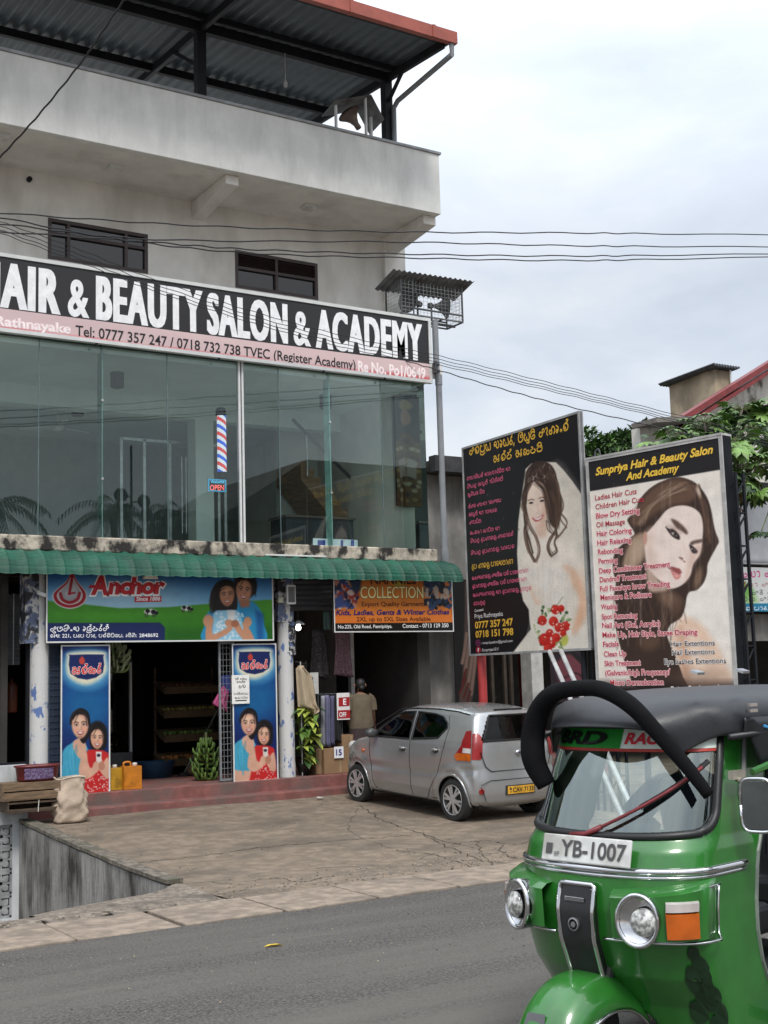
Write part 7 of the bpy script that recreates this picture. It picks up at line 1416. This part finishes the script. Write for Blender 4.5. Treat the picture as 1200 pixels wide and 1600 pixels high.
for z in (Z0, Z0+.12):
    for y in (YS, YS+.5): b.bar((X0, y, z), (X1, y, z), .025, .025)
for x in (X0, X1, (X0*2+X1)/3, (X0+X1*2)/3): b.bar((x, YS, Z0), (x, YS+.5, Z0), .025, .025)
b.bar((X0+.25, YS-.004, Z0), (X0+.25, YS-.004, Z1), .02, .02); b.bar((X0-.3, YS+.25, Z0-.02), (X1, YS+.25, Z0-.02), .04, .04); b.build('cage_frame', dark_steel, cg)
b = MB()
nx = 17; nzz = 9
for i in range(nx+1): x = X0+(X1-X0)*i/nx; b.bar((x, YS-.008, Z0), (x, YS-.008, Z1-.06), .004, .004)
for i in range(nzz): z = Z0+(Z1-Z0-.06)*i/nzz; b.bar((X0, YS-.012, z), (X1, YS-.012, z), .004, .004); b.bar((X1+.008, YS, z), (X1+.008, YS+.5, z), .004, .004); b.bar((X0-.008, YS, z), (X0-.008, YS+.5, z), .004, .004)
for i in range(10): y = YS+.5*i/10; b.bar((X1+.012, y, Z0), (X1+.012, y, Z1-.06), .004, .004); b.bar((X0-.012, y, Z0), (X0-.012, y, Z1-.06), .004, .004)
b.build('wire_mesh', mat('galvanised_wire', (.32, .33, .33), .5), cg)
for sg, lab in ((-1, 'grey horn loudspeaker facing left in the wire cage'), (1, 'grey horn loudspeaker facing right in the wire cage')):
    cx = (X0+X1)/2+sg*.10; cz = Z0+.30; t = thing('horn_loudspeaker', lab, 'loudspeaker', (cx, YS+.25, Z0+.03), group='horn loudspeakers in the cage')
    ax = np.array((sg*.93, -.3, .0)); b = MB(); b.lathe((cx, YS+.25, cz), [(.0, -.03), (.05, -.02), (.055, .05), (.03, .08), (.05, .14), (.09, .22), (.16, .29), (.215, .335), (.225, .34), (.205, .335), (.15, .28), (.08, .2), (.0, .15)], 26, ax=ax, cap=False); b.build('horn', horn, t, smooth=True)
    b = MB(); b.bar((cx+sg*.05, YS+.25, Z0+.02), (cx+sg*.05, YS+.25, cz-.04), .03, .02); b.build('bracket', dark_steel, t)
# speaker under a bent tin cover on the parapet
pc = on_y(545, 200, 17.3); t = thing('parapet_loudspeaker', 'horn loudspeaker under a bent tin cover on the parapet', 'loudspeaker', (pc[0], 17.3, 11.1)); x0, x1 = on_y(512, 185, 17.3)[0], on_y(588, 190, 17.3)[0]; xm = on_y(568, 158, 17.3)[0]
zt1 = on_y(568, 157, 17.3)[2]; zt0 = on_y(511, 166, 17.3)[2]; zr2 = on_y(590, 196, 17.3)[2]
b = MB(); b.add([(x0, 17.05, zt0), (xm, 17.05, zt1), (x1, 17.05, zr2), (x0+.05, 17.6, zt0-.05), (xm+.05, 17.6, zt1-.05), (x1+.05, 17.6, zr2-.05)], [(0, 1, 4, 3), (1, 2, 5, 4)]); b.build('tin_cover', tin, t, solid=.006)
b = MB()
for x, y, z in ((xm-.06, 17.15, zt1-.03), (x0+.1, 17.2, zt0), (xm+.14, 17.3, zr2+.12)): b.cut(); b.bar((x, y, 11.09), (x, y, z), .05, .03)
b.each('post', white_alu, t); b = MB(); b.lathe((xm-.12, 17.32, 11.28), [(.0, -.05), (.05, -.04), (.05, .05), (.08, .14), (.15, .24), (.2, .28), (.14, .22), (0, .1)], 24, ax=(-.75, -.3, .5), cap=False); b.build('horn', mat('rusty_horn', (.20, .15, .12), .6), t, smooth=True)

# ---------------------------------------------------------------- overhead cables
cab = mat('cable_black', (.012, .012, .013), .6)
def cable(lab, pts, Y, r=.008, grp='overhead cables'):
    P = [on_y(x, y, yy) for (x, y), yy in zip(pts, Y if np.ndim(Y) else [Y]*len(pts))]; kx = 5 if np.ndim(Y) == 0 else .6; P = [P[0]+(P[0]-P[1])*min(kx, 1.5)]+P+[P[-1]+(P[-1]-P[-2])*kx]; q = spline(P, 14); q[:, 2] += .008*np.sin(np.arange(len(q))*1.3)
    b = MB(); b.tube(q, r, 6); tag(b.build('overhead_cable', cab, None, smooth=True), lab, 'cable', grp)
cable('topmost of the four level cables crossing the sky above the caged loudspeakers', [(0, 333), (300, 352), (600, 362), (900, 364), (1200, 367)], 12.5)
cable('second from the top of the four level cables crossing the sky', [(0, 350), (240, 374), (620, 378), (900, 384), (1200, 386)], 12.5)
cable('third from the top of the four level cables crossing the sky', [(230, 378), (400, 390), (640, 397), (900, 400), (1200, 397)], 12.5)
cable('lowest of the four level cables crossing the sky', [(0, 340), (200, 376), (400, 396), (640, 403), (900, 407), (1200, 402)], 12.5)
cable('black cable running diagonally across the parapet at the top left', [(198, -6), (150, 64), (125, 100), (60, 180), (0, 246)], [14, 14.6, 15, 15.6, 16.2], .012, 'cables at the salon front')
for k, (dy, sl_, wd) in enumerate(((0, 0, 'upper'), (7, 3, 'upper middle'), (13, 6, 'lower middle'), (18, 12, 'lower'))):
    cable(wd+' strand of the cable bundle slanting across the salon sign', [(0, 346+dy), (130, 392+dy*1.1), (250, 440+dy), (420, 494+dy), (560, 530+dy), (690, 557+dy*.8), (850, 596+dy*.7), (1000, 634+dy*.6), (1200, 682+dy*.8)], [17.2, 17.3, 17.4, 17.5, 17.6, 17.5, 16.5, 15.5, 14], .006, 'cables at the salon front')
cable('single thin cable below the bundle, sagging right from the building corner', [(690, 580), (800, 612), (900, 638), (1030, 668)], [17.6, 17, 16.4, 15.6], .009, 'cables at the salon front')
t = thing('cable_bracket', 'small steel cable bracket on the building corner by the sign', 'bracket', on_y(680, 575, 17.85)); c = on_y(680, 575, 17.8); b = MB(); b.obox(c, ((1, 0, 0), (0, 1, 0), (0, 0, 1)), (.03, .05, .10)); b.lathe(c+(.03, -.04, .06), [(.03, -.03), (.035, 0), (.03, .03)], 10); b.lathe(c+(.03, -.04, -.06), [(.03, -.03), (.035, 0), (.03, .03)], 10); b.build('bracket_body', dark_steel, t, bevel=.006)

# ---------------------------------------------------------------- things seen inside the salon
t = thing('barber_pole', 'lit red, blue and white striped barber pole light inside the salon glass', 'barber pole', on_y(346, 700, 18.35)); c0, c1 = on_y(347, 738, 18.35), on_y(345, 650, 18.35); r_ = .075
b = MB(); n = 60; k = 20; V = []
for i in range(n+1):
    for j in range(k+1): a = 2*PI*j/k; V.append((c0[0]+r_*math.cos(a), 18.35+r_*math.sin(a), c0[2]+(c1[2]-c0[2])*i/n))
fs, mi = [], []
for i in range(n):
    for j in range(k): fs.append((i*(k+1)+j, i*(k+1)+j+1, (i+1)*(k+1)+j+1, (i+1)*(k+1)+j)); mi.append((int((i+j*.9)/4)) % 4)
b.v = [tuple(v) for v in V]; b.f = fs; b.mi = mi
b.build('striped_tube', [emit('pole_red', (.75, .05, .05), .55), emit('pole_white', (.8, .8, .9), .55), emit('pole_blue', (.03, .10, .65), .6), emit('pole_white2', (.8, .8, .9), .55)], t, smooth=True)
b = MB(); 
for c, s in ((c0, -1), (c1, 1)): b.cut(); b.lathe((c[0], 18.35, c[2]), [(r_*1.1, 0), (r_*1.1, s*.10), (r_*.9, s*.13), (0, s*.14)], 18)
b.each('end_cap', blackp, t, smooth=True)
p = px_panel((325, 748), (353, 769), 18.2); t = thing('open_sign', 'small lit Welcome OPEN sign hanging inside the salon glass', 'sign', p.o); p.slab('sign_board', ink((16, 22, 38)), t, .02); b = MB(); p.text(b, 'OPEN', (328, 766), (350, 766), 8, .02); b.build('lettering', emit('neon_red', (.9, .12, .10), 1.0), t)
b = MB(); p.text(b, 'Welcome', (329, 755), (350, 755), 4.5, .01); b.build('lettering', emit('neon_blue', (.1, .5, .8), .9), t); p.frame('sign_frame', emit('neon_blue_rim', (.05, .30, .5), .6), t, .02, .02, .01); b = MB(); b.tube([p.P(p.w*.5, p.h), p.P(p.w*.5, p.h+.7)], .004); b.build('wire', blackp, t)
p = Panel((on_y(622, 790, 18.6)[0], 18.62, on_y(622, 790, 18.6)[2]), (1, .35, 0), .62, 2.25); t = thing('bridal_portrait', 'tall portrait panel of a bride in gold inside the right end of the salon glass', 'portrait', p.o); p.slab('panel', blackp, t, .03); p.canvas(60, 200); X_, Y_ = p.X, p.Y; p.fill((70, 56, 52))
xl, xh, yl, yh = X_.min(), X_.max(), Y_.min(), Y_.max(); f_ = lambda u, v: (xl+u*(xh-xl), yl+v*(yh-yl))
p.ell(f_(.5, .22), (16, 26), (26, 22, 24), .3); p.ell(f_(.52, .28), (10, 15), (190, 140, 112), .3); p.ell(f_(.5, .18), (12, 9), (186, 150, 90), .4); p.poly([f_(.05, .5), f_(.4, .4), f_(.65, .4), f_(1, .5), f_(1, 1), f_(0, 1)], (128, 92, 54), 3)
for i in range(80): p.ell(f_(rng.random(), .45+.55*rng.random()), (3, 3), [(186, 150, 96), (90, 60, 40), (210, 190, 160)][rng.integers(3)], .6)
p.poly([f_(.2, .62), f_(.45, .60), f_(.5, .74), f_(.25, .76)], (200, 180, 168), 2); p.poly([f_(.6, .58), f_(.85, .56), f_(.85, .68), f_(.62, .70)], (200, 180, 168), 2); p.print('printed_face', t, .003)
sheet('window_sticker', 'blue and white window sticker leaning at the foot of the salon glass', 'sticker', (489, 841), (559, 858), 18.2, (196, 206, 216), [], (0, 0, 0)); p = px_panel((489, 841), (559, 858), 18.2); b = MB()
for x0, x1 in ((496, 508), (512, 516), (532, 536), (548, 553)): p.rect(b, [(x0, 855), (x1, 855), (x1, 844), (x0, 844)], .006)
tg = b.build('sticker_mark', ink((40, 60, 140)), [o for o in COL.objects if o.name.startswith('window_sticker')][0])
c = on_y(90, 668, 21.5); t = thing('ceiling_fan', 'white ceiling fan inside the salon', 'fan', (c[0], 21.5, 7.0)); b = MB(); b.tube([(c[0], 21.5, 7.05), (c[0], 21.5, c[2])], .02); b.lathe((c[0], 21.5, c[2]), [(.03, .06), (.10, .03), (.11, -.02), (.06, -.06), (0, -.07)], 18); b.build('motor', white_alu, t, smooth=True)
for k in range(3): a = .4+k*2.094; d = np.array((math.cos(a), math.sin(a), 0)); b = MB(); b.obox(np.array((c[0], 21.5, c[2]))+d*.38, (d, np.cross((0, 0, 1), d)+np.array((0, 0, .15)), (0, 0, 1)), (.28, .065, .006)); b.build('blade', white_alu, t)
t = thing('salon_counter', 'dark salon counter with brochures behind the glass', 'counter', (10.5, 19.2, 4.2)); a = on_y(447, 805, 19.4); c = on_y(552, 800, 19.4); b = MB(); b.box((a[0], 19.4, 4.2), (c[0], 20.0, 4.85)); b.build('counter_body', mat('counter_dark', (.02, .025, .03), .3), t, bevel=.01); b = MB(); b.box((a[0]-.03, 19.36, 4.85), (c[0]+.03, 20.03, 4.89)); b.build('counter_top', mat('counter_top', (.07, .06, .05), .3), t)

# ---------------------------------------------------------------- neighbouring buildings
nb = thing('low_shop', 'low grey shop with a dark fascia to the right of the salon', 'building', (18, 18.3, 0)); gwall = mat('stained_grey_wall', (.20, .19, .175), .9, var=.2, scale=2, bump=.3, dirt=(.09, .085, .08), dlo=.45, dhi=.7, dscale=1, dstretch=(2, 2, .4))
b = MB(); b.box((12.62, 18.4, .15), (13.6, 18.6, 5.6)); b.box((13.6, 18.4, 3.6), (30, 18.6, 5.6)); b.box((12.62, 27, .15), (30, 27.2, 5.6)); b.box((29.8, 18.6, .15), (30, 27, 5.6)); b.build('wall', gwall, nb)
b = MB(); b.box((12.55, 17.9, 5.58), (30.5, 18.1, 5.86)); b.build('fascia', mat('black_fascia', (.03, .03, .032), .7, var=.3), nb); b = MB(); b.box((12.6, 18.1, 5.62), (30.5, 27.3, 5.8)); b.build('roof', mat('old_roof_sheet', (.07, .068, .065), .8), nb)
b = MB(); b.box((13.6, 23, .15), (29.8, 23.1, 3.6)); b.build('back_wall', mat('shop_back', (.05, .048, .045), .9), nb)
b = MB(); z1_, z0_ = on_y(1150, 960, 18.2)[2], on_y(1150, 1002, 18.2)[2]; b.box((19, 18.15, z0_), (30, 18.4, z1_)); b.build('beam', gwall, nb)
whp = mat('white_pillar', (.42, .42, .40), .8)
b = MB(); x0, x1 = on_y(832, 1080, 17.9)[0], on_y(850, 1080, 17.9)[0]; b.box((x0, 17.9, .5), (x1, 18.2, 3.6)); b.build('pillar', whp, nb)
b = MB(); 
for px in (770, 790, 800, 820, 828): b.cut(); x = on_y(px, 1060, 18.7)[0]; b.box((x-.03, 18.7, .5), (x+.03, 18.75, 3.6))
b.each('door_frame', mat('brown_door', (.06, .045, .035), .6), nb)
p = px_panel((858, 1012), (918, 1095), 18.1); t = thing('wall_poster', 'dark magenta beauty poster on the low shop behind the struts', 'poster', p.o); p.slab('panel', blackp, t, .02); p.canvas(60, 80); p.fill((40, 24, 32)); p.poly([(868, 1040), (890, 1022), (912, 1040), (916, 1080), (880, 1075)], (112, 56, 66), 5, 4); p.poly([(856, 1012), (880, 1010), (920, 1050), (920, 1040), (890, 1012)], (20, 16, 20), 3); p.line([(880, 1060), (900, 1052), (914, 1062)], 3, (60, 22, 30)); p.print('printed_face', t, .003)
t = thing('white_tarpaulin', 'white tarpaulin hanging below the black fascia of the low shop', 'tarpaulin', (21, 18.0, 4.2)); a, c = on_y(1138, 880, 17.85), on_y(1290, 782, 17.85); G = np.zeros((14, 40, 3))
for i, z in enumerate(np.linspace(5.6, a[2], 14)):
    for j, x in enumerate(np.linspace(a[0]-1.5, c[0]+4, 40)): G[i, j] = (x, 17.82+.03*math.sin(x*2.3+z)+.02*math.sin(x*5.1)-.04*math.sin((5.6-z)*2), z)
b = MB(); b.grid(G); b.build('sheet', mat('white_tarp', (.50, .51, .53), .6, var=.06), t, smooth=True, solid=.006); b = MB(); b.tube([(a[0]-1.5, 17.8, a[2]), (c[0]+4, 17.8, a[2])], .02); b.build('hem_rod', mat('grey_rod', (.3, .3, .3)), t)
p = px_panel((1100, 884), (1330, 956), 17.8); t = thing('shop_banner', 'white and green Sinhala shop banner with pink title on the low shop', 'banner', p.o); p.slab('sheet', white_alu, t, .02); p.canvas(220, 80); p.fill((226, 228, 226)); p.poly([(1100, 905), (1150, 905), (1178, 925), (1150, 940), (1100, 945)], (90, 170, 70), 10, 3, .8); p.poly([(1140, 915), (1160, 908), (1185, 940), (1150, 944)], (140, 200, 90), 8, 3, .6); p.poly([(1090, 944), (1340, 941), (1340, 970), (1090, 970)], (20, 130, 170), 1); p.print('printed_face', t, .003)
b = MB(); p.sinhala(b, 'na bykha lqsh+.n', (1104, 903), (1250, 900), 11, .24, .006); b.build('lettering', ink((190, 30, 120)), t); b = MB(); p.sinhala(b, 'ym kan+.na sh r+uplav', (1110, 918), (1260, 914), 6, .2, .006); b.build('lettering', ink((150, 50, 40)), t)
b = MB(); p.sinhala(b, 'sr+i jyn+.ti', (1175, 929), (1240, 927), 6, .2, .006); p.sinhala(b, 'vqp+im sr+i vqd', (1140, 940), (1240, 937), 6, .2, .006); b.build('lettering', ink((30, 40, 60)), t); b = MB(); p.sinhala(b, 'prn par, pn+.n+ip+ity', (1148, 954), (1260, 951), 6, .2, .006); b.build('lettering', ink((230, 240, 244)), t)
old = mat('peeling_white_wall', (.50, .48, .43), .9, var=.12, scale=2, dirt=(.10, .085, .07), dlo=.55, dhi=.62, dscale=.9, dstretch=(1.2, 1.2, .6)); redb = mat('red_barge_board', (.17, .02, .02), .5)
t = thing('old_house', 'old white stained house with a red sloping barge board behind the tree', 'building', (30, 26, 0)); q0, q1 = on_y(1062, 654, 26), on_y(1200, 567, 26); sl_ = (q1[2]-q0[2])/(q1[0]-q0[0]); xa = q1[0]+5; za = q1[2]+5*sl_
b = MB(); b.prism([(25.6, -2), (xa*2-25.6, -2), (xa*2-25.6, q0[2]-.4), (xa, za-.15), (q0[0], q0[2]-.15), (25.6, q0[2]-.35)], (0, 26.2, 0), (1, 0, 0), (0, 0, 1), (0, 1, 0), .35); b.build('wall', old, t)
b = MB()
for dz, h in ((0, .16), (-.22, .10)): b.bar((q0[0]-.3, 26-.15+dz*.2, q0[2]-.3*sl_+dz), (xa, 26-.15+dz*.2, za+dz), .3, h); b.bar((xa, 26-.15+dz*.2, za+dz), (xa*2-q0[0], 26-.15+dz*.2, q0[2]+dz), .3, h)
b.build('barge_board', redb, t)
b = MB(); s0, s1 = on_y(1010, 660, 25.6), on_y(1090, 640, 25.6); b.bar((s0[0], 25.7, s0[2]), (s1[0]+2, 25.7, s1[2]-.1), 1.0, .14); b.build('roof_slab', mat('slab_edge', (.16, .145, .13), .9), t)
t = thing('water_tank_house', 'stained concrete tank house with a tin roof above the old house', 'building', (29, 28, 6)); nz0 = on_y(1116, 577, 27); XT = nz0[0]; fy = on_x(1046, 612, XT)[1]; xr_ = on_y(1143, 590, 27)[0]
b = MB(); b.box((XT, 27, 6), (xr_, fy, nz0[2])); b.build('wall', mat('stained_tan_concrete', (.33, .265, .185), .9, var=.2, scale=1.2, dirt=(.10, .08, .055), dlo=.46, dhi=.7, dscale=.9, dstretch=(1, 1, .3)), t)
P1, P2 = on_y(1115, 569, 26.75), on_y(1156, 575, 26.75); P0 = on_x(1029, 601, P1[0]-.05); b = MB(); G = np.zeros((2, 60, 3))
for i, u in enumerate((0, 1)):
    for j, v in enumerate(np.linspace(0, 1, 60)): G[i, j] = P1+(P0-P1)*u+(P2-P1)*v+np.array((0, 0, .03*math.sin(v*60)))
b.grid(G); b.build('tin_roof', mat('dark_tin_roof', (.05, .055, .065), .6), t, solid=.05); b = MB(); q = on_y(1141, 578, 26.9); b.tube([(q[0], 26.9, 8), q], .03); b.build('vent_pipe', white_alu, t)

# ---------------------------------------------------------------- trees
lf1, lf2, lf3 = mat('leaf_bright', (.13, .24, .045), .5, var=.25), mat('leaf_mid', (.075, .155, .03), .5, var=.25), mat('leaf_dark', (.022, .058, .014), .55, var=.25); lf4 = mat('leaf_yellowed', (.20, .16, .03), .6)
bark = mat('grey_bark', (.12, .10, .08), .9, bump=.5)
def palmate(b, c, d, size, m, r3):
    """one lobed leaf: seven pointed lobes on a stalk end"""
    d = np.array(d, float); d /= np.linalg.norm(d); sd = np.cross(d, (0, 0, 1)); sd /= np.linalg.norm(sd)+1e-9; up = np.cross(sd, d)
    tilt = r3.uniform(-.5, .5); sd = sd*math.cos(tilt)+up*math.sin(tilt); up = np.cross(sd, d)
    for k in range(7):
        a = (k-3)*.62+r3.uniform(-.08, .08); L_ = size*(1-.09*abs(k-3))*r3.uniform(.85, 1.1); e = d*math.cos(a)+sd*math.sin(a); f = -d*math.sin(a)+sd*math.cos(a)
        V = [c, c+e*L_*.3+f*L_*.13-up*.02*L_, c+e*L_*.62+f*L_*.19-up*.10*L_, c+e*L_-up*.30*L_, c+e*L_*.62-f*L_*.19-up*.10*L_, c+e*L_*.3-f*L_*.13-up*.02*L_, c+e*L_*.6-up*.05*L_]
        b.add(V, [(0, 1, 6, 5), (1, 2, 6), (2, 3, 6), (6, 3, 4), (6, 4, 5)], m)
t = thing('papaya_like_tree', 'leafy tree with lobed bright leaves behind the right billboard', 'tree', (17.6, 16.6, .1)); r3 = np.random.default_rng(21)
heads = [on_y(x, y, yy) for x, y, yy in ((1065, 680, 16.4), (1100, 660, 16.8), (1140, 690, 16.2), (1175, 670, 16.6), (1190, 720, 16.0), (1150, 735, 16.4), (1215, 690, 16.8), (1110, 695, 17.0), (1160, 640, 17.2), (1200, 640, 17.0), (1240, 660, 17), (1040, 690, 17.2))]
b = MB(); base = np.array((18.3, 16.8, .1)); fork = base+(.05, 0, 4.6); b.tube(spline([base, base+(.1, .05, 2.2), fork], 6), np.linspace(.16, .10, 13), 10)
for h in heads: b.tube(spline([fork, (fork+h)/2+(0, 0, .25), h], 5), np.linspace(.06, .018, 11), 7)
b.build('trunk', bark, t, smooth=True)
b = MB(); bs = MB()
for h in heads:
    for k in range(36):
        a = r3.uniform(0, 6.28); el = r3.uniform(-.7, .6); d = np.array((math.cos(a)*math.cos(el), math.sin(a)*math.cos(el), math.sin(el))); L_ = r3.uniform(.18, .48); c = h+d*L_+(0, 0, -.06)
        bs.tube([h, h+d*L_*.5+(0, 0, .03), c], .006, 5); palmate(b, c, d+np.array((0, 0, -.35)), r3.uniform(.15, .33), int(r3.choice(3, p=[.5, .33, .17])), r3)
for x, y in ((1155, 742), (1185, 752), (1130, 725)):
    h = on_y(x, y, 16.0)
    for k in range(9): a = r3.uniform(0, 6.28); d = np.array((math.cos(a), math.sin(a), -.9)); bs.tube([h, h+d*.25], .006, 5); palmate(b, h+d*.25, d, r3.uniform(.22, .34), int(r3.integers(0, 3)), r3)
h = on_y(1190, 830, 15.8); 
bs.tube([on_y(1215, 760, 16.2), h], .012, 5)
for k in range(6): a = r3.uniform(0, 6.28); d = np.array((math.cos(a), math.sin(a), -.3)); palmate(b, h+d*.12, d, .22, 2, r3)
h = on_y(1133, 768, 16.0)
for k in range(7): a = r3.uniform(0, 6.28); d = np.array((math.cos(a), math.sin(a), -1.1)); palmate(b, h+d*.1, d, .2, 3 if k < 4 else 2, r3)
b.build('foliage', [lf1, lf2, lf3, lf4], t); bs.build('leaf_stalks', mat('stalk_green', (.10, .12, .04), .6), t)
b = MB(); h = on_y(1156, 766, 15.9)
for k in range(14): a = r3.uniform(0, 6.28); z = -.03*k; b.add([h+(0, 0, z), h+(.05*math.cos(a), .05*math.sin(a), z-.05), h+(.02*math.cos(a+.6), .02*math.sin(a+.6), z-.12)], [(0, 1, 2)])
b.tube([on_y(1140, 745, 15.9), h], .008, 5); b.build('dead_leaf_cluster', mat('dead_leaf', (.07, .03, .02), .9), t)
def bushy(name, label, c, R, n, ls, seed, mats, trunk_h):
    r3 = np.random.default_rng(seed); t = thing(name, label, 'tree', (c[0], c[1], -.1)); c = np.array(c, float); b = MB(); cl = [c+r3.normal(0, .42, 3)*np.array(R) for _ in range(34)]
    for q in cl:
        s = r3.uniform(.22, .42)*min(R)
        for k in range(n//34):
            v = r3.normal(0, 1, 3); v /= np.linalg.norm(v); p = q+v*s*r3.uniform(.55, 1.0)*np.array((1.25, 1.25, .8)); d = v+r3.normal(0, .5, 3)+np.array((0, 0, -.2)); leaf(b, p, d, ls*r3.uniform(.7, 1.3), ls*.24, int(r3.choice(len(mats))), .3)
    b.build('foliage', mats, t); b = MB(); b.tube(spline([(c[0], c[1], -.1), (c[0]+.2, c[1], c[2]*.5), tuple(c)], 5), np.linspace(.3, .12, 11), 9)
    for q in cl[::3]: b.tube([c-(0, 0, R[2]*.7), (c+q)/2, q], np.linspace(.08, .02, 3), 6)
    b.build('trunk', bark, t, smooth=True)
q = on_y(1000, 690, 32); bushy('dark_tree', 'dense dark green tree far behind the billboards', (q[0]-.2, 32, q[2]-.45), (2.7, 1.8, 1.25), 8200, .26, 31, [lf2, lf2, lf3], 7)
q = on_y(955, 705, 34); bushy('dark_tree', 'small dark tree top just above the gap between the billboards', (q[0], 34, q[2]-.8), (1.1, 1.1, .8), 2400, .24, 32, [lf2, lf3, lf3], 7)

# ---------------------------------------------------------------- the other side of the road, seen in the salon glass
t = thing('opposite_house', 'dark roofed house across the road mirrored in the salon glass', 'building', (29, -14, .36))
b = MB(); b.box((23, -20, .3), (37, -11, 8.6)); b.build('wall', mat('opposite_wall', (.16, .15, .14), .9), t); b = MB(); b.prism([(21.5, 8.5), (25.7, 11.2), (34, 11.2), (39, 8.5)], (0, -20.5, 0), (1, 0, 0), (0, 0, 1), (0, 1, 0), 10.5); b.build('roof', mat('opposite_roof', (.05, .05, .052), .8), t)
t = thing('radio_mast', 'thin antenna mast across the road mirrored in the salon glass', 'mast', (17.9, -10, .36)); b = MB(); b.tube([(17.9, -10, .3), (17.9, -10, 11.2)], .05); b.build('pole', dark_steel, t)
for i, (dx, z) in enumerate(((-.5, 9.2), (.4, 9.0), (-.3, 8.6), (.5, 8.5))): b = MB(); b.lathe((17.9+dx, -9.9, z), [(.0, 0), (.2, .05), (.28, .15)], 14, ax=(.3*dx, 1, 0)); b.tube([(17.9, -10, z), (17.9+dx, -9.95, z)], .03); b.build('dish', dark_steel, t)
def palm(label, x, y, h, seed):
    r3 = np.random.default_rng(seed); t = thing('coconut_palm', label, 'palm tree', (x, y, .3), group='palms across the road'); b = MB(); b.tube(spline([(x, y, .3), (x+.3, y, h*.5), (x, y, h)], 6), np.linspace(.2, .12, 13), 9); b.build('trunk', bark, t, smooth=True); b = MB()
    for k in range(22):
        a = r3.uniform(0, 6.28); L_ = r3.uniform(1.6, 2.5); up = r3.uniform(-.1, .9); pts = [np.array((x+math.cos(a)*L_*s, y+math.sin(a)*L_*s, h+up*L_*s*1.1-1.0*L_*s*s)) for s in np.linspace(0, 1, 9)]
        for i in range(1, 9):
            for sg in (-1, 1):
                for e in (0, .5): p = pts[i-1]*(1-e)+pts[i]*e; sd = np.array((-math.sin(a), math.cos(a), 0))*sg; leaf(b, p, sd*.8+(pts[i]-pts[i-1])/np.linalg.norm(pts[i]-pts[i-1])*.7+np.array((0, 0, -.5)), .55*(1-.05*i), .028, 0, .3)
    b.build('fronds', lf3, t)
palm('tallest coconut palm across the road', 16.4, -8, 8.4, 41); palm('coconut palm beside the antenna mast across the road', 19.4, -9, 8.4, 42); palm('leaning coconut palm at the far left across the road', 12.0, -8, 8.3, 43)
q = np.array((21, -12, 5.2)); bushy('roadside_tree', 'broad dark tree across the road beside the house', tuple(q), (3.2, 2.0, 2.4), 4000, .5, 44, [lf3], 4); bushy('roadside_tree', 'low dark tree across the road left of the palms', (9.5, -11, 4.2), (4, 2, 2.2), 4000, .5, 45, [lf3], 4)
